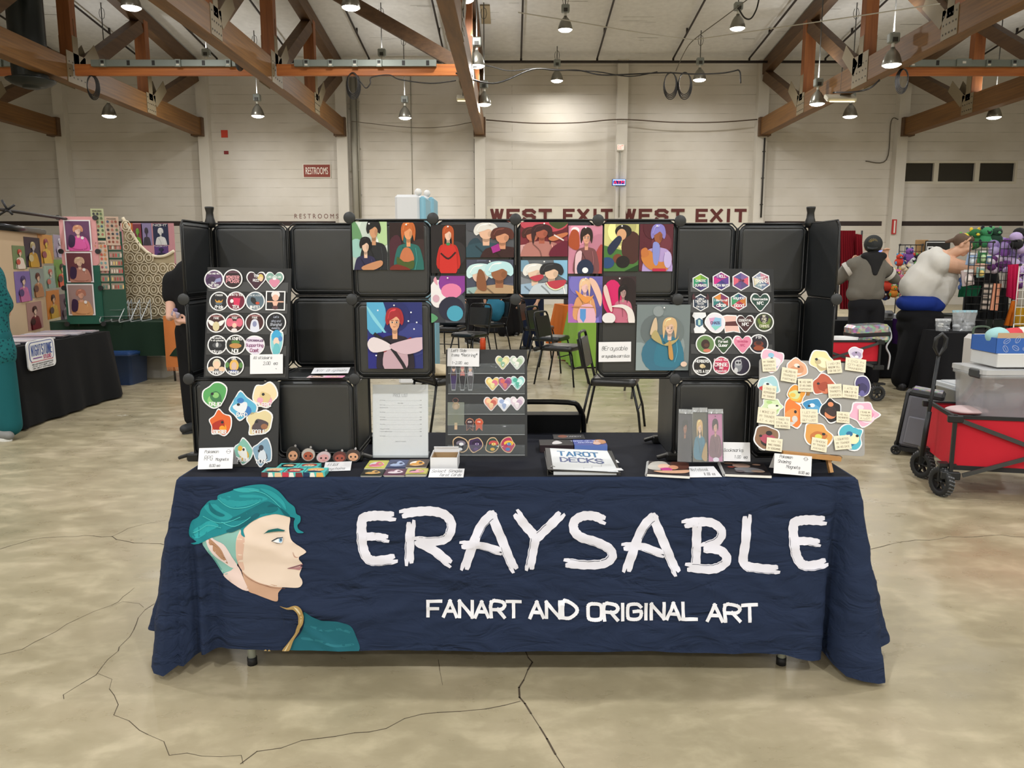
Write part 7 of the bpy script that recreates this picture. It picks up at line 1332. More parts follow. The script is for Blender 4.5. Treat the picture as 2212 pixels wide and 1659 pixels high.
# man in the grey hooded sweater, back to us, taking a photo
def man():
    Y = 9.25; s_ = Y / 1; X = P(1870, 700, Y).x; t = empty('person', (X, Y, 0), 'person in grey hooded sweater and dark cap seen from behind, holding up a phone', 'person'); m = MB(); hx = P(1888, 540, Y).x - X; k = M_skin
    H = head(t, (hx, .03, 1.66), pi - .45, k, s=1.06, pitch=.05); add_head(m, H, k); cap(m, (hx - .02, .0, 1.46), (hx, .02, 1.6), .062, .06, k)
    cap(m, (-.02, 0, 1.1), (0, 0, 1.42), .15, .17, k, (1, .62)); cap(m, (-.15, 0, 1.48), (.14, 0, 1.48), .06, .06, k)
    cap(m, (-.08, 0, .98), (-.1, 0, .1), .1, .05, k); cap(m, (.08, 0, .98), (.1, .03, .1), .1, .05, k)
    ex, ez, hx2, hz2 = P(1943, 603, Y).x - X, P(1943, 603, Y).z, P(1934, 546, Y).x - X, P(1934, 546, Y).z
    cap(m, (.17, 0, 1.44), (ex, .12, ez), .055, .045, k); cap(m, (ex, .12, ez), (hx2, .22, hz2 - .06), .042, .03, k); hand(m, (hx2, .22, hz2 - .06), (-.1, .1, 1), (-1, .0, .2), k, .9)
    cap(m, (-.2, 0, 1.47), (-.28, .15, 1.3), .055, .045, k); cap(m, (-.28, .15, 1.3), (-.06, .36, 1.5), .04, .03, k); hand(m, (-.06, .36, 1.5), (.9, .2, .4), (0, 0, 1), k, .9); fuse(m, 'body', t, .009, 3); face(t, H)
    g = clothes([((-.03, 0, 1.22), (0, 0, 1.43), .205, .195, (1, .66)), ((-.15, 0, 1.49), (.12, 0, 1.48), .08, .075), ((.16, 0, 1.43), (ex, .12, ez), .08, .066), ((ex, .12, ez), (hx2 + .005, .2, ez + .12), .068, .055), ((-.2, 0, 1.47), (-.29, .14, 1.3), .08, .07), ((-.29, .15, 1.3), (-.16, .3, 1.43), .066, .055), ((-.14, 0, 1.14), (.08, 0, 1.14), .11, .11)], 'sweater', t, '6c6860')
    m = MB(); mt = mat('141416', .9); cap(m, (-.09 + hx * .5, -.05, 1.57), (.09 + hx * .5, -.05, 1.57), .06, .06, mt, (1, .8)); cap(m, (hx * .4, -.08, 1.53), (hx * .3, -.125, 1.38), .11, .04, mt, (1, .45))
    fuse(m, 'hood', t, .014, 6); m = MB(); m.lathe(Vector((ex, .12, ez)) * .75 + Vector((hx2, .2, ez + .12)) * .25, [(.072, -.02), (.074, 0), (.073, .03), (.07, .03)], mt, 16, Vector((hx2 - ex, .08, .12))); m.build('cuff_band', t)
    for sx in (-1, 1): m = MB(); m.lathe((sx * .235, .04, 1.42 if sx < 0 else ez * .5 + 1.44 * .5), [(.088, -.02), (.09, 0), (.089, .03)], mat('c8c4bc' if sx > 0 else 'b8b4ac', .8), 16, (sx * .9, .35, -.6)); m.build('sleeve_stripe', t)
    clothes([((-.1, 0, 1.0), (.06, 0, 1.0), .12, .12), ((-.09, 0, .95), (-.12, 0, .12), .115, .085), ((.09, 0, .95), (.12, .02, .12), .115, .085)], 'trousers', t, '17171a'); shoe(t, (-.12, .02, 0), -.2, 1, '1c1c1e', '2a2a2c'); shoe(t, (.12, .04, 0), .2, 1, '1c1c1e', '2a2a2c')
    m = MB(); mt = mat('26292a', .8)
    m.ball(H(0, .02, .045), (.1, .112, .105), mt, n=20, k=12); m.prism(frame(H(0, .1, .01), H(1, .1, .01) - H(0, .1, .01), H(0, .19, -.04) - H(0, .1, .01)), [(-.06, -.01), (.06, -.01), (.05, .05), (0, .065), (-.05, .05)], -.004, .004, mt); m.build('cap', t)
    m = MB(); gold = mat('a08c50', .6)
    for a in range(9): q = pi * a / 8; p0 = H(.0 + .012 * cos(q), .117, .06 + .01 * sin(q)); p1 = H(.045 * cos(q), .112 + .0 * a, .065 + .035 * sin(q)); m.tube([p0, p1], .0022, gold, 5)
    m.build('embroidery', t)
    m = MB(); m.tube([H(-.078, -.08, .012), H(-.082, 0, .014)], .003, mat('1c1c1c', .4), 5); m.tube([H(.078, -.08, .012), H(.082, 0, .014)], .003, mat('1c1c1c', .4), 5); m.build('glasses_arm', t)
    p = Vector((X + hx2 - .075, Y + .3, hz2 + .0)); m = MB(); m.box(p, (.155, .009, .078), mat('17171a', .3), bev=.004); m.box(p - Vector((0, .0055, 0)), (.145, .002, .07), mat('8090d8', .3, emit=.8)); tag(m.build('phone', loc=p), 'phone with a lit screen held up by the person in the cap', 'phone')
man()
def woman():
    Y = 9.45; q = lambda px, py, dy=0: (P(px, py, Y).x - X, dy, P(px, py, Y).z); X = P(1990, 700, Y).x
    t = empty('person', (X, Y, 0), 'person in a white sleeveless top leaning right with arms stretched out to a wire grid', 'person'); k = M_skin; m = MB()
    hc = q(2064, 531, -.14); H = head(t, hc, pi / 2 + .25 - pi / 1 * 0, k, pitch=.35, s=1.02); H = (lambda R, c: (lambda x, y, z: c + R @ Vector((x, y, z))))(Matrix.Rotation(radians(62), 3, 'Z') @ Matrix.Rotation(radians(25), 3, 'X'), Vector(hc)); add_head(m, H, k)
    sh = q(2025, 562); hp = q(1988, 668); cap(m, hp, q(2000, 600), .15, .19, k, (1, .75)); cap(m, q(2000, 600), sh, .2, .14, k); cap(m, sh, Vector(hc) + Vector((-.04, 0, -.06)), .075, .06, k)
    a0, a1, a2 = q(2032, 571, -.16), q(2082, 582, -.2), q(2125, 574, -.05); cap(m, a0, a1, .095, .07, k); cap(m, a1, a2, .062, .036, k); hand(m, a2, (1, .1, .1), (0, 0, 1), k, .7)
    b0, b1, b2 = q(2040, 570, .16), q(2068, 592, .2), q(2105, 572, .12); cap(m, b0, b1, .085, .065, k); cap(m, b1, b2, .055, .034, k); hand(m, b2, (1, 0, .2), (0, 0, 1), k, .7)
    for sy in (-1, 1): cap(m, (hp[0] - .02, sy * .09, .9), (hp[0] - .12 + sy * .1, sy * .13, .1), .09, .06, k)
    fuse(m, 'body', t, .010, 3); face(t, H, '6c5040')
    clothes([(q(1990, 622), q(2000, 602), .225, .225, (1, .85)), (q(2000, 605), q(2016, 570), .225, .175, (1, .95)), (q(2018, 570, -.12), q(2018, 565, .12), .14, .14), (q(2028, 625), q(2036, 600), .18, .18), (q(2012, 560, -.1), q(2022, 548, 0), .09, .09), (q(2022, 643), q(2012, 625), .155, .18), (q(1974, 618), q(1990, 605), .17, .2)], 'white_top', t, 'd2cfc8', it=10)
    m = MB(); lg = mat('4c68a0', .8)
    for i in range(5): c = Vector(q(2051 + (i % 2) * 3, 588 + i * 8, -.13 + .01 * i)); m.ball(c + Vector((.05, -.03, 0)), (.02, .012, .03), lg, n=8, k=5)
    m.build('printed_emblem', t)
    clothes([('b', (hp[0] - .02, 0, 1.02), (.265, .225, .13)), ('b', (hp[0] + .06, 0, .99), (.22, .2, .12))], 'blue_undershirt', t, '1c3484')
    hx = hp[0]; clothes([('b', (hx + .0, 0, .86), (.27, .24, .12)), ('b', (hx - .0, 0, .74), (.26, .235, .16)), ((hx - .02, -.1, .72), (hx - .22, -.14, .13), .2, .13), ((hx + .02, .1, .72), (hx + .07, .12, .13), .21, .15), ((hx, 0, .8), (hx - .05, 0, .5), .2, .18)], 'wide_trousers', t, '121214'); shoe(t, (hx - .24, -.16, 0), -.3, -1, '1c1c20', '17171a', .25); shoe(t, (hx + .06, .0, 0), .9, -.5, '2c5c64', '4c3c5c', .27)
    m = MB(); hm = mat('5c4636', .7); m.ball(H(0, .04, .045), (.082, .082, .088), hm, n=18, k=10); m.ball(H(0, -.02, .085), (.07, .07, .045), hm, n=14, k=8); cap(m, H(0, .1, .03), H(-.02, .17, -.03), .03, .016, hm); fuse(m, 'hair', t, .009, 2)
    m = MB(); m.tube([H(-.085, -.01, .03), H(-.07, -.03, .1), H(0, -.04, .128), H(.07, -.03, .1), H(.085, -.01, .03)], .011, mat('c89c7c', .6), 8); m.build('headband', t)
woman()
def teal():
    X, Y = -4.42, 6.62; t = empty('person', (X, Y, 0), 'person in patterned teal scrubs cut by the left edge, grey white trainers', 'person'); k = M_skin2; m = MB()
    H = head(t, (-.08, .0, 1.62), pi / 2 + 1.2, k); add_head(m, H, k); cap(m, (-.03, 0, 1.42), (-.06, 0, 1.56), .06, .055, k); cap(m, (0, 0, .98), (-.02, 0, 1.36), .15, .17, k, (1, .7)); cap(m, (-.15, .03, 1.38), (.1, -.03, 1.38), .06, .06, k)
    cap(m, (-.19, .05, 1.36), (-.25, .15, 1.08), .05, .042, k); cap(m, (-.25, .15, 1.08), (-.3, .36, 1.0), .04, .028, k); hand(m, (-.3, .36, 1.0), (0, 1, 0), (0, 0, 1), k, .5); cap(m, (.1, -.05, 1.36), (.13, .06, 1.08), .05, .042, k); cap(m, (.13, .06, 1.08), (-.08, .28, 1.02), .04, .028, k); hand(m, (-.08, .28, 1.02), (-.6, .6, 0), (0, 0, 1), k, .5)
    cap(m, (-.08, 0, .95), (-.12, 0, .1), .09, .05, k); cap(m, (.06, 0, .95), (.1, 0, .1), .09, .05, k); fuse(m, 'body', t, .011, 3); face(t, H)
    o = clothes([((0, 0, .84), (0, 0, 1.36), .175, .185, (1, .75)), ((.03, 0, .74), (0, 0, .9), .185, .18, (1, .8)), ((-.15, .03, 1.37), (.1, -.03, 1.37), .08, .08), ((.1, -.05, 1.36), (.13, .03, 1.15), .085, .085), ((-.19, .05, 1.36), (-.24, .12, 1.15), .085, .085)], 'scrub_top', t, '1c5c60')
    mt = o.data.materials[0] = mat('1d5f63', .85, spec=.2).copy(); nt = mt.node_tree; vo = node(nt, 'ShaderNodeTexVoronoi', Scale=42.); tc = node(nt, 'ShaderNodeTexCoord'); nt.links.new(tc.outputs['Object'], vo.inputs['Vector']); nt.links.new(ramp(nt, vo.outputs['Distance'], [(.3, '173f48'), (.42, '1f666a')]), nt.nodes['Principled BSDF'].inputs['Base Color'])
    clothes([((0, 0, .88), (0, 0, 1.0), .17, .16, (1, .75)), ((-.08, 0, .88), (-.15, 0, .12), .115, .088), ((.07, 0, .88), (.115, .0, .12), .12, .095)], 'scrub_trousers', t, '1a5a60')
    m = MB(); hm = mat('2c2420', .8); m.ball(H(0, .03, .04), (.086, .095, .09), hm, n=16, k=10); m.ball(H(0, .09, -.03), (.06, .04, .07), hm); m.build('hair', t); shoe(t, (-.14, 0, 0), -1, .4, '8c8c8c', 'd8d8d4'); shoe(t, (.02, -.04, 0), 1, -.3, '7c7c7a', 'dcdcd8')
teal()
def dark():
    Y = 6.95; X = P(424, 700, Y).x; q = lambda px, py, dy=0: (P(px, py, Y).x - X, dy, P(px, py, Y).z); t = empty('person', (X, Y, 0), 'person in black behind the left side of the rack, tattooed forearm holding a small thing', 'person'); k = mat('c89c88', .55, name='skin'); m = MB()
    H = head(t, (.03, 0, 1.62), -.6, k); add_head(m, H, k); cap(m, (0, 0, 1.42), (.02, 0, 1.56), .06, .055, k); cap(m, (0, 0, .98), (0, 0, 1.36), .15, .17, k, (1, .7)); cap(m, (-.16, 0, 1.36), (.16, 0, 1.36), .06, .06, k)
    s0, e0, h0 = (-.18, 0, 1.34), q(372, 652, -.02), q(388, 682, -.2); cap(m, s0, e0, .055, .045, k); cap(m, e0, h0, .048, .034, k); hand(m, h0, (.8, -.4, .1), (0, 0, 1), k, .8); cap(m, (.18, 0, 1.34), (.22, -.05, 1.1), .055, .045, k); cap(m, (.22, -.05, 1.1), (.03, -.24, 1.0), .042, .03, k); hand(m, (.03, -.24, 1.0), (-1, -.2, .1), (0, 0, 1), k, .8)
    for sx in (-1, 1): cap(m, (sx * .08, 0, .95), (sx * .09, 0, .1), .09, .05, k)
    fuse(m, 'body', t, .009, 3); face(t, H)
    m = MB(); a, b = Vector(e0), Vector(h0); tt = mat('4c4a50', .6)
    for i in range(7): r_ = .049 - .002 * i; c = a.lerp(b, .05 + i * .09); m.ball(c + Vector((-.012 + .01 * (i % 3), -.018, -.02 + .012 * (i % 2))), (.022, r_ * .75, .02), tt, n=8, k=6)
    m.build('tattoo', t)
    clothes([((0, 0, .9), (0, 0, 1.36), .175, .185, (1, .75)), ((-.15, 0, 1.36), (.15, 0, 1.36), .08, .08), (s0, (Vector(s0) * .3 + Vector(e0) * .7), .09, .082), ((.18, 0, 1.34), (.21, -.03, 1.15), .09, .08)], 'black_shirt', t, '151517'); clothes([((0, 0, .9), (0, 0, .98), .165, .165, (1, .75)), ((-.08, 0, .9), (-.085, 0, .12), .11, .075), ((.08, 0, .9), (.08, 0, .12), .11, .075)], 'black_trousers', t, '131315')
    m = MB(); m.ball(H(0, .03, .04), (.086, .095, .09), mat('2c2420', .8), n=16, k=10); m.build('hair', t); shoe(t, (-.05, -.02, 0), -.5, -1, '26282a', '1c1e20', .27); shoe(t, (.1, 0, 0), .3, -1, '26282a', '1c1e20', .27)
    p = Vector((X, Y, 0)) + Vector(h0) + Vector((.08, -.07, .03)); m = MB(); m.box(p, (.07, .03, .05), mat('9c90a0', .4), Matrix.Rotation(.5, 3, 'Y'), .008); m.ball(p + Vector((0, 0, .035)), (.02, .015, .02), mat('5c4c78', .4)); tag(m.build('figurine', loc=p), 'small grey purple object in the hand of the person in black', 'figurine')
dark()
def standing(px, py, lab, top, low, yaw=0., sit=False, cs='2c2420'):
    x, y = atf(px, py); t = empty('person', (x, y, 0), lab, 'person', rz=yaw); k = M_skin2; m = MB(); H = head(t, (0, 0, 1.58), 0, k); add_head(m, H, k); cap(m, (0, 0, 1.38), (0, 0, 1.5), .06, .055, k); cap(m, (0, 0, .95), (0, 0, 1.32), .14, .17, k, (1, .7)); cap(m, (-.15, 0, 1.33), (.15, 0, 1.33), .06, .06, k)
    for sx in (-1, 1): cap(m, (sx * .18, 0, 1.31), (sx * .23, 0, 1.05), .05, .042, k); cap(m, (sx * .23, 0, 1.05), (sx * .2, -.12, .84), .04, .028, k); hand(m, (sx * .2, -.12, .84), (0, -.3, -1), (0, -1, 0), k, .5); cap(m, (sx * .08, 0, .9), (sx * .1, sx * .05, .1), .09, .05, k)
    fuse(m, 'body', t, .014, 3); face(t, H); clothes([((0, 0, .95), (0, 0, 1.32), .17, .185, (1, .75)), ((-.15, 0, 1.33), (.15, 0, 1.33), .08, .08), ((-.18, 0, 1.31), (-.22, 0, 1.12), .08, .07), ((.18, 0, 1.31), (.22, 0, 1.12), .08, .07)], 'shirt', t, top, .02)
    clothes([((0, 0, .88), (0, 0, .96), .16, .16, (1, .75)), ((-.08, 0, .88), (-.1, -.05, .12), .12 if low != '121214' else .16, .08 if low != '121214' else .17), ((.08, 0, .88), (.1, .05, .12), .12 if low != '121214' else .16, .08 if low != '121214' else .17)], 'trousers' if low != '121214' else 'long_skirt', t, low, .02)
    m = MB(); m.ball(H(0, .03, .04), (.086, .095, .09), mat(cs, .8), n=16, k=10); m.build('hair', t); shoe(t, (-.1, -.03, 0), -.2, -1, '26282a', 'c8c8c4', .27); shoe(t, (.1, .05, 0), .2, -1, '26282a', 'c8c8c4', .27)
standing(1100, 725, 'person in a long black skirt seen only below the middle prints', '2a2428', '121214', .3); standing(1152, 758, 'person in dark navy trousers and trainers seen beneath the watermelon print', '22242c', '1a2238', -.8); standing(1020, 742, 'person in a white shirt and black trousers behind the chairs under the prints', 'c8c4c4', '1c1c20', .5)
# ------------------------------------------------------------------ right neighbours
def cloth_sheet(pts, d, col, label, name, cat, fold=.04, nf=7):
    """hanging cloth: four photograph corners (ul, ur, lr, ll) at distance d"""
    ul, ur, lr, ll = [P(x, y, d) for x, y in pts]; N, K = 28, 14; m = MB(); vs = []
    for i in range(N + 1):
        for j in range(K + 1):
            a, b = i / N, j / K; p = ul.lerp(ur, a).lerp(ll.lerp(lr, a), b); p.y += fold * sin(a * nf * 2 * pi) * (.3 + .7 * b); vs.append(p)
    n = len(vs); vs += [v + Vector((0, .012, 0)) for v in vs]; W = K + 1; fs = [[i * W + j, i * W + j + 1, (i + 1) * W + j + 1, (i + 1) * W + j] for i in range(N) for j in range(K)]; fs += [[q + n for q in f[::-1]] for f in fs]
    m.add(vs, fs, mat(col, .85, spec=.2, bump=.3, bscale=10), True); return tag(m.build(name, loc=vs[0]), label, cat)
cloth_sheet(((1816, 498), (1848, 498), (1850, 668), (1816, 668)), 10.4, '7c1420', 'dark red cloth hanging behind the person in the cap', 'hanging_cloth', 'cloth'); cloth_sheet(((1849, 505), (1862, 507), (1864, 560), (1849, 560)), 10.3, '7c1420', 'small dark red cloth strip just right of the larger red cloth', 'hanging_cloth', 'cloth', .02, 3)
drape(5.05, 10.6, 2.2, .75, .75, '17181b', 'black draped table between the person in the cap and the person in white'); drape(5.88, 8.8, 2.3, .5, .74, '141417', 'long black draped table at the right behind the red wagon', flare=.05); drape(7.4, 11.4, 2.2, .8, .75, '1f2420', 'dark table behind the wire grids at the far right')
cloth_sheet(((1929, 688), (1951, 690), (1950, 745), (1928, 742)), 10.0, '3c1c5c', 'purple cloth with pink marks hanging off the black table', 'hanging_cloth', 'cloth', .01, 2)
m_w = mat('242424', .4, .5, name='black wire'); m_ww = mat('d8d6d0', .4, name='white wire')
def grid(px0, py0, px1, py1, d, n1, n2, label, mt=m_w, slope=0., r=.004, legs=True):
    a, b = P(px0, py1, d), P(px1, py0, d); w, h = b.x - a.x, b.z - a.z; t = empty('wire_grid', (a.x, d, 0), label, 'wire grid', 'wire grid panels'); k = a.z; m = MB(); f = frame((0, 0, k), (1, slope, 0), (0, 0, 1))
    for i in range(n1 + 1): m.tube([f(w * i / n1, 0), f(w * i / n1, h)], r * (1.6 if i in (0, n1) else 1), mt, 5)
    for j in range(n2 + 1): m.tube([f(0, h * j / n2, r), f(w, h * j / n2, r)], r * (1.6 if j in (0, n2) else 1), mt, 5)
    m.build('wire_mesh', t)
    if legs:
        for x in (0, w): m = MB(); m.tube([f(x, 0), f(x, -k + .745 if k > .745 else -k)], r * 1.6, mt, 6); m.build('post', t)
        for x in (0, w): m = MB(); m.disc(f(x, h, r), .014, .015, mat('1c1c1c', .5), f.n); m.build('connector', t)
    return t
grid(1935, 529, 1992, 640, 10.4, 4, 8, 'black wire grid between the two standing people'); grid(2082, 523, 2146, 690, 8.93, 4, 10, 'black wire grid that the person in white reaches to'); grid(2146, 520, 2200, 690, 8.93, 4, 10, 'black wire grid panel holding the purple plush pile', slope=.08)
grid(2190, 572, 2240, 700, 8.6, 3, 7, 'white wire grid at the right edge over the orange cloth', m_ww)
a = P(1985, 600, 11.6); m = MB(); m.box((a.x, 11.6, P(1985, 518, 11.6).z / 2), (.17, .05, P(1985, 518, 11.6).z), mat('a88458', .8), bev=.005); tag(m.build('cardboard_panel', loc=(a.x, 11.6, 0)), 'upright brown cardboard strip behind the person in white', 'board')
f7 = frame(P(1996, 600, 11.5)); wallart(f7, 1996, 520, 2050, 600, '101012', [('q', U(4, 95, 96, 95, 96, 97, 4, 97), 'e8e8e8'), ('q', U(4, 4, 6, 4, 6, 96, 4, 96), 'e8e8e8'), ('t', 'FU', .28, .66, .17, 'e8e8e8', .22)], 'black poster with white border and big white letters behind the person in white', None, z=.0, sheet='poster', cat='poster'); m = MB(); q = P(2023, 600, 11.53); m.box((q.x, 11.56, q.z / 2), (.04, .04, q.z), mat('1a1a1c', .5)); tag(m.build('poster_post', loc=(q.x, 11.56, 0)), 'thin black post holding the black poster', 'post')
# plush toys and packets: each one is its own thing
rp = random.Random(21)
def plush(c, s, col, col2, label, kind, group, name='plush_toy', cat='plush toy'):
    m = MB(); a = mat(col, .9, bump=.4, bscale=40, name='plush'); b = mat(col2, .9)
    if kind == 0:
        m.ball((0, 0, 0), (s, s * .8, s * .9), a, n=12, k=8); m.ball((0, -s * .2, s * 1.1), (s * .75, s * .7, s * .65), a, n=12, k=8)
        for q in (-1, 1): m.ball((q * s * .5, -s * .1, s * 1.65), (s * .25, s * .15, s * .3), b, n=8, k=6); m.ball((q * s * .25, -s * .85, s * 1.2), s * .09, mat('17171a', .2), n=6, k=4); m.ball((q * s * .8, -s * .3, -s * .2), (s * .25, s * .25, s * .4), b, n=8, k=6)
        m.ball((0, -s * .85, s * 1.0), (s * .25, s * .15, s * .18), b, n=8, k=6)
    elif kind == 1:
        for i in range(7): q = i * .9; m.ball((s * .7 * cos(q), s * .3 * sin(q * 1.3), s * .7 * sin(q)), (s * .55, s * .45, s * .45), a if i % 2 else b, n=10, k=7)
    else:
        m.box((0, 0, 0), (s * 1.5, .02, s * 2), a, Matrix.Rotation(rp.uniform(-.2, .2), 3, 'Y'), .006); m.ball((0, -.02, -s * .2), (s * .5, .03, s * .6), b, n=10, k=7); m.box((0, -.012, s * .85), (s * 1.2, .006, s * .3), mat('e8e8e8', .4))
    o = m.build(name); o.location = c; return tag(o, label, cat, group)
CN = {'c8402c': 'red', 'e08c34': 'orange', 'e8d8b8': 'cream', '5c9cc8': 'sky blue', '4c2c20': 'brown', '2c3c6c': 'navy', 'd878a0': 'pink', '6cb05c': 'green', 'd8d8dc': 'white', '20222c': 'black', '7c4c98': 'purple', 'e0c040': 'yellow'}
cs = list(CN); k = 0
rowsA = [(1942, 566), (1953, 560), (1963, 556), (1974, 558), (1984, 566), (1956, 574), (1968, 576), (1978, 584), (1937, 600), (1948, 604), (1958, 606), (1968, 606), (1978, 604), (1944, 622), (1956, 624), (1968, 622), (1930, 634), (1942, 640), (1916, 618), (1913, 636)]
pos = ['highest row', 'second row', 'third row', 'fourth row', 'lowest row']
for i, (px, py) in enumerate(rowsA):
    c1 = cs[(i * 5 + i // 3) % 12]; c2 = cs[(i * 7 + 3) % 12]; plush(P(px, py, 10.28 + .02 * (i % 4)), .055 + .02 * rp.random(), c1, c2, '%s and %s plush toy in the %s of the heap, %s' % (CN[c1], CN[c2], pos[min(4, i // 4)], ['far left', 'left of centre', 'right of centre', 'far right'][i % 4]), i % 2, 'plush toys heaped between the two people')
for i, (px, py, w_, h_, c1, c2) in enumerate([(2098, 560, .07, .09, '9cb4d8', 'd8e4f0'), (2122, 555, .07, .1, '3c7c4c', 'b8d8a8'), (2090, 600, .09, .09, 'b8a8a8', 'e8dcd8'), (2118, 588, .06, .06, '8cb0a8', 'e0c878'), (2135, 560, .05, .08, '5c88b8', 'e8e8ec')]):
    plush(P(px, py, 8.98), w_, c1, c2, 'clear packet with a toy clipped on the wire grid, ' + ['upper left', 'upper middle', 'lower left', 'lower middle', 'upper right'][i], 2, 'packets clipped on the wire grid', 'toy_packet', 'packet')
for i, (px, py, s, c1, c2) in enumerate([(2080, 530, .08, 'e0c040', '6cb05c'), (2103, 524, .09, '2c6c3c', 'e0c040'), (2128, 520, .09, '3c8c5c', '20222c'), (2150, 518, .08, '1c3c2c', '5c9c6c'), (2158, 535, .12, '9c88c0', 'b8a8d8'), (2180, 540, .12, 'a890c8', '7c4c98'), (2200, 560, .13, '8c78b4', 'c8b8e0'), (2165, 565, .10, 'd8cce0', '6c3c84'), (2185, 578, .11, '6c2c74', 'c8b0d8'), (2150, 572, .09, 'c8b8c8', '5c2c68'), (2205, 600, .11, '5c3470', 'b8a0d0'), (2208, 520, .13, 'b8a4d0', '141416')]):
    plush(P(px, py, 9.35 - .03 * i), s, c1, c2, ['yellow green plush at the left end of the grid top', 'dark green plush with yellow on top of the grid', 'green and black plush on top of the grid', 'dark green plush, last on the grid top', 'pale lilac plush at the upper left of the purple pile', 'lilac plush in the top of the purple pile', 'grey lilac plush on the right of the purple pile', 'white and purple plush in the middle of the purple pile', 'deep purple plush low in the pile', 'pale plush with purple feet at the lower left of the pile', 'dark purple plush at the bottom right of the pile', 'large lilac plush with a black face at the right edge'][i], 1 if i > 3 else 0, 'plush toys around the wire grids')
# hanging textiles
cloth_sheet(((2074, 618), (2120, 617), (2112, 640), (2070, 642)), 9.5, '1f6c4c', 'green cloth folded over a rail behind the wire grid', 'hanging_cloth', 'cloth', .01, 2)
def striped(pts, d, c1, c2, n, label, horiz=False):
    ul, ur, lr, ll = [P(x, y, d) for x, y in pts]; f = frame(ll, lr - ll, ul - ll); w, h = (lr - ll).length, (ul - ll).length; m = MB(); m.prism(f, [(0, 0), (w, 0), (w, h), (0, h)], -.01, 0, mat(c1, .8))
    for i in range(n):
        if horiz: m.flat(f, [(w * .05, h * (i + .2) / n), (w * .95, h * (i + .2) / n), (w * .95, h * (i + .75) / n), (w * .05, h * (i + .75) / n)], .002, mat(c2, .7))
        else: m.flat(f, [(w * (i + .3) / n, h * .03), (w * (i + .6) / n, h * .03), (w * (i + .6) / n, h * .97), (w * (i + .3) / n, h * .97)], .002, mat(c2, .7))
    return tag(m.build('hanging_card', loc=ll), label, 'hanging goods')
striped(((2120, 611), (2139, 612), (2137, 670), (2117, 669)), 8.95, '4c4844', 'b8a89c', 5, 'dark card of small pale pins hung low on the wire grid', True); striped(((2141, 612), (2158, 613), (2155, 671), (2139, 670)), 8.95, 'd88c6c', 'f0b898', 4, 'orange striped strip hung beside the pin card')
cloth_sheet(((2086, 590), (2180, 590), (2178, 690), (2086, 690)), 9.7, '16181a', 'black cloth with gold swirls hanging behind the wire grid', 'hanging_cloth', 'cloth', .02, 4); cloth_sheet(((2158, 590), (2176, 588), (2178, 625), (2160, 620)), 9.0, 'c8c4bc', 'white and black spotted cloth hung by the grid', 'hanging_cloth', 'cloth', .01, 2)
cloth_sheet(((2178, 572), (2205, 570), (2196, 650), (2176, 640)), 8.9, 'b81c4c', 'bright pink costume cloth hanging at the right', 'hanging_cloth', 'cloth', .03, 3); cloth_sheet(((2186, 650), (2198, 650), (2186, 704), (2170, 703)), 8.9, 'c86c1c', 'orange cloth end hanging under the pink costume', 'hanging_cloth', 'cloth', .02, 2); cloth_sheet(((2196, 665), (2230, 665), (2230, 705), (2192, 705)), 8.8, 'b88c24', 'mustard cloth behind the white wire grid', 'hanging_cloth', 'cloth', .02, 3)
# things on the tables
def baggie(px, py0, py1, wpx, d, label, top='9cc8d8', fill='8c9094'):
    a = P(px, py1, d); w = wpx / F * d * .98; h = P(px, py0, d).z - a.z; a.z = .746; t = empty('zip_bag', (a.x, d, a.z), label, 'plastic bag'); m = MB(); vs = []; N = 10
    for i in range(N + 1):
        for j in range(7): q = j / 6; vs.append(((i / N - .5) * w * (.85 + .15 * q), -.06 * sin(pi * i / N) * (1 - q) - .005 + .012 * sin(i * 2.1 + j * 1.7), h * q))
    n = len(vs); vs += [(x, -y, z) for x, y, z in vs]; fs = [[i * 7 + j, (i + 1) * 7 + j, (i + 1) * 7 + j + 1, i * 7 + j + 1] for i in range(N) for j in range(6)]; fs += [[q + n for q in f[::-1]] for f in fs]; m.add(vs, fs, mat('c8ccd0', .12, spec=1., alpha=.35, name='clear bag'), True); m.build('clear_bag', t)
    m = MB(); m.box((0, 0, h * .96), (w, .012, .025), mat(top, .3)); m.build('zip_strip', t); r = random.Random(px)
    for k in range(5): m = MB(); m.ball((r.uniform(-.3, .3) * w, 0, h * r.uniform(.15, .6)), (w * .16, .04, h * .12), mat(r.choice([fill, 'b0b4b8', '6c7074']), .5), n=10, k=7); m.build('packed_item', t)
baggie(2082, 653, 697, 54, 8.75, 'big clear zip bag of grey things with a blue strip on the black table'); baggie(2037, 672, 697, 34, 8.75, 'smaller crumpled clear bag left of the big zip bag', 'd0d4d8', 'c8c8c4')
p = P(1922, 676, 10.2); m = MB(); m.box((p.x, 10.25, .75 + .07), (.13, .12, .12), mat('6c6e70', .5), bev=.03); m.box((p.x, 10.18, .83), (.05, .01, .02), mat('2a2a2c', .5)); tag(m.build('grey_case', loc=(p.x, 10.25, .75)), 'rounded grey case on the black table behind the person in the cap', 'case')
for i, (px, c, lab) in enumerate(((1905, 'd8b8d0', 'pink and white paper stack on the black table'), (1945, 'c8ccd0', 'white and glass jar shape on the black table by the person in white'))):
    p = P(px, 690, 10.1); m = MB(); m.box((p.x, 10.4, .78), (.16, .14, .04 + .06 * i), paper(c), bev=.01); tag(m.build('goods_box', loc=(p.x, 10.4, .75)), lab, 'box')
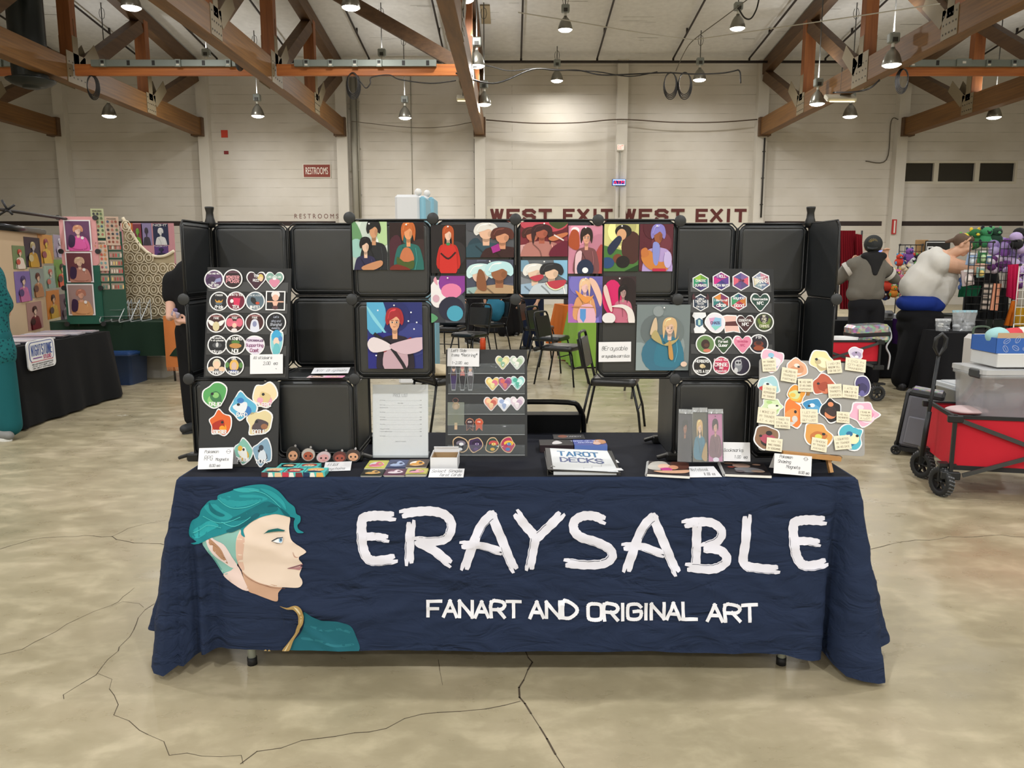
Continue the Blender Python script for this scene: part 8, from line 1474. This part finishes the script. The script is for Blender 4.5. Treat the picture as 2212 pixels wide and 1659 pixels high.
# rear red wagon with holographic bag
M_red = mat('c40c26', .75, name='red canvas', bump=.35, bscale=14); M_st = mat('26282a', .4, .4, name='grey steel'); M_st2 = mat('4a4c4e', .35, .6)
def wheel(t, c, r, w, ax=(0, 1, 0), tread=True):
    if len(c) > 3: ax = c[3]; c = c[:3]
    o = empty('wheel', c); o.parent = t; m = MB(); m.lathe((0, 0, -0), [(r * .62, -w * .4), (r * .7, -w * .5), (r * .93, -w * .5), (r, -w * .3), (r, w * .3), (r * .93, w * .5), (r * .7, w * .5), (r * .62, w * .4), (r * .62, -w * .4)], mat('1e1f20', .7), 28, ax)
    a = Vector(ax).normalized(); u = a.cross(Vector((0, 0, 1))).normalized(); v = a.cross(u)
    if tread:
        for k in range(24):
            q = 2 * pi * k / 24
            for s_ in (-1, 0, 1): m.box((u * cos(q + s_ * .06) + v * sin(q + s_ * .06)) * (r - .004) + a * w * .28 * s_, (.012, .012, .012), mat('5c5e60', .6), Matrix.Rotation(.78, 3, a))
    m.build('tyre', o); m = MB(); m.lathe((0, 0, 0), [(r * .12, -w * .35), (r * .18, -w * .2), (r * .18, w * .2), (r * .12, w * .35), (0, w * .35)], M_st2, 12, ax)
    for k in range(6): q = 2 * pi * k / 6; m.bar(Vector((0, 0, 0)), (u * cos(q) + v * sin(q)) * r * .66, .02, .012, M_st)
    m.build('hub', o)
def wagon(x0, x1, yf, depth, zt, zb, label, wheels, handle=None, r=.09):
    t = empty('folding_wagon', ((x0 + x1) / 2, yf + depth / 2, 0), label, 'wagon', 'red folding wagons'); w = (x1 - x0) / 2; d = depth / 2
    m = MB(); T_ = .012
    for sy in (-1, 1): m.box((0, sy * d, (zt + zb) / 2), (2 * w, T_, zt - zb), M_red)
    for sx in (-1, 1): m.box((sx * w, 0, (zt + zb) / 2), (T_, 2 * d, zt - zb), M_red)
    m.box((0, 0, zb + .01), (2 * w, 2 * d, T_), M_red); m.build('canvas_tub', t)
    m = MB()
    for sy in (-1, 1): m.box((0, sy * (d + .004), zt), (2 * w, .02, .022), mat('1a1a1c', .7))
    for sx in (-1, 1): m.box((sx * (w + .002), 0, zt), (.02, 2 * d, .022), mat('1a1a1c', .7))
    m.box((0, -d - .004, zb), (2 * w, .014, .03), mat('1a1a1c', .7)); m.build('binding', t)
    for sx in (-1, 1):
        for sy in (-1, 1): m = MB(); m.bar((sx * w, sy * (d + .025), zb - .06), (sx * w, sy * (d + .025), zt + .02), .022, .022, M_st); m.box((sx * w, sy * (d + .028), zt - .01), (.09, .03, .045), M_st, bev=.005); m.box((sx * w, sy * (d + .028), zb - .05), (.11, .035, .05), M_st, bev=.005); m.build('corner_post', t)
    for sy in (-1, 1):
        for sx in (-1, 1):
            m = MB(); m.bar((sx * w * .93, sy * (d + .035 + .012 * sx), zt - .02), (-sx * w * .88, sy * (d + .035 + .012 * sx), zb - .04), .012, .026, M_st2); m.build('cross_brace', t)
    for wx, wy, *ax in wheels: wheel(t, (wx, wy, r) + tuple(ax), r, .05); m = MB(); m.bar((wx, wy, r), (wx, wy, r * 2.2), .03, .05, M_st); m.box((wx + .02, wy, r * 2.25), (.1, .07, .02), M_st); m.build('caster_fork', t)
    if handle: 
        a, b = handle; m = MB(); m.tube([a, b], .012, M_st, 8); m.tube([a, Vector(a).lerp(Vector(b), .45)], .018, M_st, 8); m.build('handle_pole', t); dd = (Vector(b) - Vector(a)).normalized(); m = MB(); m.tube([Vector(b), Vector(b) + dd * .04 + Vector((-.03, -.0, .02)), Vector(b) + dd * .12 + Vector((-.03, 0, 0)), Vector(b) + dd * .15, Vector(b) + dd * .12 + Vector((.03, 0, 0)), Vector(b) + dd * .04 + Vector((.03, 0, .02))], .014, mat('17181a', .4), 8, closed=True); m.build('grip', t)
    return t
x0, x1 = P(1811, 760, 8.5).x, P(1893, 760, 8.5).x; wagon(x0 - .45, x1, 8.45, .5, P(1850, 736, 8.5).z, P(1850, 782, 8.5).z, 'red folding wagon partly hidden behind the right side of the rack', [(.46, -.22), (.46, .22), (-.46, -.22), (-.46, .22)], r=.085)
def holo():
    m = bpy.data.materials.new('holographic foil'); m.use_nodes = True; nt = m.node_tree; b = nt.nodes['Principled BSDF']; tc = node(nt, 'ShaderNodeTexCoord'); v = node(nt, 'ShaderNodeTexVoronoi', Scale=32.); nt.links.new(tc.outputs['Object'], v.inputs['Vector']); h = node(nt, 'ShaderNodeMix', data_type='RGBA'); h.inputs[0].default_value = .55; nt.links.new(v.outputs['Color'], h.inputs[6]); h.inputs[7].default_value = lin('b8b8bc'); nt.links.new(h.outputs[2], b.inputs['Base Color']); b.inputs['Metallic'].default_value = .6; b.inputs['Roughness'].default_value = .25; return m
M_holo = holo(); p = P(1875, 738, 8.7); t = empty('holographic_bag', (p.x, 8.75, p.z), 'glittering holographic bag with a black band sitting on the rear red wagon', 'bag'); m = MB(); m.box((0, 0, .09), (.40, .3, .2), M_holo, Matrix.Rotation(-.05, 3, 'Y'), .03); m.build('bag_body', t); m = MB(); m.box((0, -.005, .085), (.405, .305, .05), mat('17171a', .6), Matrix.Rotation(-.05, 3, 'Y'), .01); m.build('band', t)
m = MB(); m.tube(cr([(.2, -.1, .16), (.22, -.12, .05), (.17, -.13, -.05), (.21, -.14, -.15), (.2, -.14, -.3)], 5, False), .01, mat('b8bcc0', .4), 6); m.build('strap', t)
m = MB(); m.lathe((x0 + .1, 8.62, P(1820, 728, 8.6).z - .1), [(0, 0), (.13, 0), (.15, .1), (.0, .11)], mat('dcdcda', .4), 20); tag(m.build('white_bowl', loc=(x0 + .1, 8.62, P(1820, 728, 8.6).z - .1)), 'round white lid lying on the rear red wagon', 'lid')
# grey rolling bag
p = PZ(1975, 985, 0); t = empty('rolling_bag', (p.x + .06, 6.1, 0), 'grey fabric rolling bag standing left of the front red wagon', 'rolling bag', rz=-.55); gm, bk = mat('6a6a72', .85, bump=.3, bscale=30, name='grey canvas'), mat('17181a', .6)
Rl = Matrix.Rotation(.12, 3, 'Y'); m = MB(); m.box((.02, 0, .27), (.24, .26, .42), gm, Rl, .02); m.build('bag_body', t); m = MB(); m.box((.02, -.135, .2), (.2, .02, .22), mat('74747c', .85), Rl, .01); m.build('front_pocket', t); m = MB(); m.box((.045, 0, .485), (.24, .26, .06), bk, Rl, .02); m.box((.05, -.02, .518), (.2, .16, .008), M_holo, Rl); m.build('flap', t)
m = MB()
for sy in (-1, 1): m.tube([(-.14, sy * .1, .05), (-.085, sy * .1, .5)], .012, bk, 8)
m.box((-.11, 0, .3), (.03, .2, .4), bk, Rl); m.build('frame', t)
for sy in (-1, 1): wheel(t, (-.14, sy * .12, .038), .038, .03, tread=False)
m = MB(); m.box((.0, 0, .05), (.26, .26, .03), bk); m.build('base', t)
# front red wagon
zt_, zb_ = .53, .20; xw = P(2052, 960, 4.95).x; wg = wagon(xw, xw + 1.05, 4.93, .52, zt_, zb_, 'red folding wagon at the right edge in front, loaded with clear bins', [(-.56, -.24, (1, .45, 0)), (-.56, .2, (1, .6, 0)), (.5, -.25), (.5, .25)], ((-.62, .02, .2), (P(2041, 752, 5.2).x - xw - .62, .02, P(2041, 770, 5.2).z)), .095)
gx, gy = xw + .525, 5.19
_a = radians(-13); _c = Vector((xw, 4.93, 0)); wg.location = _c + Matrix.Rotation(_a, 3, 'Z') @ (Vector(wg.location) - _c); wg.rotation_euler.z = _a
def cbin(c, w, d, h, label, rot=0.):
    t = empty('storage_bin', c, label, 'storage bin', rz=rot); m = MB(); cl_ = mat('dfe4e8', .12, spec=1., alpha=.36, name='clear plastic'); q = rrect(-w / 2, -d / 2, w / 2, d / 2, .04, 3); n = len(q); vs = []
    for s_, z in ((.9, 0), (.98, h - .03), (1.03, h - .025), (1.03, h), (.97, h), (.89, .006)): vs += [(x * s_, y * s_, z) for x, y in q]
    m.add(vs, [[j * n + i, j * n + (i + 1) % n, (j + 1) * n + (i + 1) % n, (j + 1) * n + i] for j in range(5) for i in range(n)] + [[5 * n + i for i in range(n)]], cl_, True); m.build('tub', t); m = MB(); m.prism(frame((0, 0, h), (1, 0, 0), (0, 1, 0)), [(x * 1.05, y * 1.05) for x, y in q], 0, .03, mat('d4d6d8', .2, spec=.8, alpha=.8)); m.build('lid', t)
    m = MB(); m.box((-w / 2 - .005, -d * .25, h + .0), (.03, .12, .06), mat('3a3c40', .4), bev=.01); m.build('latch', t)
    r = random.Random(3)
    for i, (x, y, s, c_) in enumerate([(-.08, 0, .1, '8c98a8'), (.06, .02, .12, 'c0c4cc'), (.16, 0, .1, '6c7480')]): m = MB(); m.ball((x * w / .5, y, s * .8 + .01), (s * .9 * w / .5, s * .7, s * .7), mat(c_, .7), n=12, k=8); m.build('packed_item', t)
    return t
bx = P(2095, 850, 5.1).x; b1 = cbin((bx + .27, 5.18, .50), .5, .38, .29, 'large clear plastic bin with grey latches on the front red wagon'); m = MB(); m.box((.12, -.197, .09), (.11, .004, .1), paper('e4e4e2')); m.box((.12, -.2, .16), (.1, .004, .04), mat('5c7c60', .5)); text(m, frame((.12, -.2, .075)), 'XX', -.02, 0, .014, 'b03030', z=.001); m.build('tag', b1)
m = MB(); m.box((gx, gy, .47), (.7, .35, .06), mat('8c8a88', .8)); tag(m.build('folded_mat', loc=(gx, gy, .44)), 'grey folded padding inside the front red wagon', 'padding'); soft((P(2085, 885, 5.15).x, 5.12, .535), (.13, .1, .025), 'c8b0b0', 'crumpled clear and pink packet at the front of the red wagon', 'packet', 'packet', 6)
p = P(2083, 870, 5.9); m = MB(); bin_((P(2110, 850, 6.1).x, 6.2, 0), .4, .35, P(2090, 838, 6.1).z, mat('b0b4b8', .3), mat('c0c4c8', .3), 'cloudy bin standing on the floor behind the front red wagon')
wx = P(2143, 790, 5.1).x; m = MB(); m.box((wx + .23, 5.2, .875), (.46, .3, .09), mat('d4d4d2', .6), bev=.004); tag(m.build('white_box', loc=(wx + .23, 5.2, .83)), 'flat white cardboard box on the large clear bin', 'box')
xx = P(2149, 750, 5.08).x; t = empty('leaf_box', (xx + .2, 5.2, .921), 'open blue cardboard box with white leaf drawings on top of the white box', 'box'); zb2 = P(2149, 730, 5.08).z - .921; m = MB()
for s_ in (-1, 1): m.box((s_ * .2, 0, zb2 / 2), (.006, .28, zb2), mat('2f64b8', .6)); m.box((0, s_ * .14, zb2 / 2), (.406, .006, zb2), mat('2f64b8', .6))
m.box((0, 0, .004), (.4, .28, .008), mat('a88c68', .8)); fb = frame((-.2, -.1435, 0))
for i, (x, y) in enumerate(((.06, .08), (.13, .09), (.2, .085), (.055, .03), (.12, .035), (.19, .03), (.26, .06), (.3, .1))):
    q = ell(x, y, .024, .014, 12, .6 + i * .5)
    for a, b in zip(q, q[1:] + q[:1]): m.flat(fb, seg(a, b, .002), .001, paper('dce4f4'))
    m.flat(fb, seg((x - .02 * cos(.6 + i * .5), y - .02 * sin(.6 + i * .5)), (x + .02 * cos(.6 + i * .5), y + .02 * sin(.6 + i * .5)), .0015), .001, paper('dce4f4'))
m.build('box_tray', t); m = MB(); m.prism(frame((-.2, -.14, zb2), (1, 0, 0), (0, .35, 1)), [(0, 0), (.4, 0), (.39, .035), (.01, .035)], -.003, .0, mat('b09472', .8)); m.build('flap', t)
for i, (dx, c, lab) in enumerate(((-.12, '9cc8c8', 'pale aqua fabric'), (-.02, 'c83c44', 'red fabric'), (.08, 'e4e0d4', 'cream fabric'), (.15, '3c5c7c', 'blue fabric'))): soft((xx + .2 + dx, 5.2, .921 + zb2 + .0), (.08, .09, .05), c, lab + ' bundle poking out of the blue leaf box', 'fabric_bundle', 'fabric', 10 + i, am=.3)
xx = P(2125, 760, 5.7).x; t = empty('pattern_bag', (xx, 5.75, P(2120, 797, 5.7).z - .30), 'patterned fabric tote in blue and white with small figures behind the blue box', 'bag'); m = MB(); m.box((0, 0, .27), (.19, .16, .56), mat('c8c4c0', .8), bev=.03); f = frame((-.09, -.082, .01)); r = random.Random(8)
for i in range(7):
    for j in range(16): m.flat(f, ell(.07 + .016 * i, .03 + j * .032, .006, .011, 8), .001, paper('5c2c34' if (i + j) % 2 else '8c4c54'))
for j in range(40): m.flat(f, ell(r.uniform(.005, .06), r.uniform(.02, .53), .01, .008, 7), .0015, paper(r.choice(['284c7c', '3c6ca0', '1c2c4c', '8c9870'])))
m.build('bag_body', t); m = MB(); m.tube(cr([(-.06, 0, .54), (-.05, 0, .6), (.05, 0, .6), (.06, 0, .54)], 4, False), .008, mat('4c5c4c', .8), 6); m.build('handle', t)
bn = P(2120, 797, 5.7).z - .30
t = empty('plastic_crate', (xx + .02, 5.75, 0), 'clear crate stack under the patterned tote behind the front wagon', 'crate'); m = MB(); m.box((0, 0, bn / 2), (.24, .24, bn - .005), mat('8c90a0', .4), bev=.02); m.build('crate_body', t); m = MB(); m.box((0, 0, bn - .03), (.26, .26, .03), mat('284c9c', .4), bev=.006); m.build('rim', t)
m = MB(); a = P(1931, 490, WY - .33); m.box((a.x, WY - .34, a.z), (.14, .06, .5), mat('b83030', .6)); m.box((a.x, WY - .375, a.z), (.05, .01, .42), mat('e0d8d0', .6)); tag(m.build('extinguisher_sign', loc=(a.x, WY - .34, a.z)), 'thin red and white vertical sign on the right pilaster', 'sign')

for x_, d_, h_, lab in ((P(1818, 498, 10.45).x, 10.45, P(1818, 498, 10.45).z, 'dark pole carrying the red cloths, left'), (P(1862, 498, 10.45).x, 10.45, P(1862, 498, 10.45).z, 'dark pole carrying the red cloths, right'), (P(2088, 590, 9.75).x, 9.75, P(2088, 588, 9.75).z, 'dark pole behind the wire grid, left'), (P(2180, 590, 9.75).x, 9.75, P(2180, 588, 9.75).z, 'dark pole behind the wire grid, right')):
    m = MB(); m.tube([(x_, d_, 0), (x_, d_, h_)], .012, mat('1a1a1c', .5), 6); m.disc((x_, d_, 0), .12, .012, mat('1a1a1c', .5)); tag(m.build('cloth_pole', loc=(x_, d_, 0)), lab, 'pole')
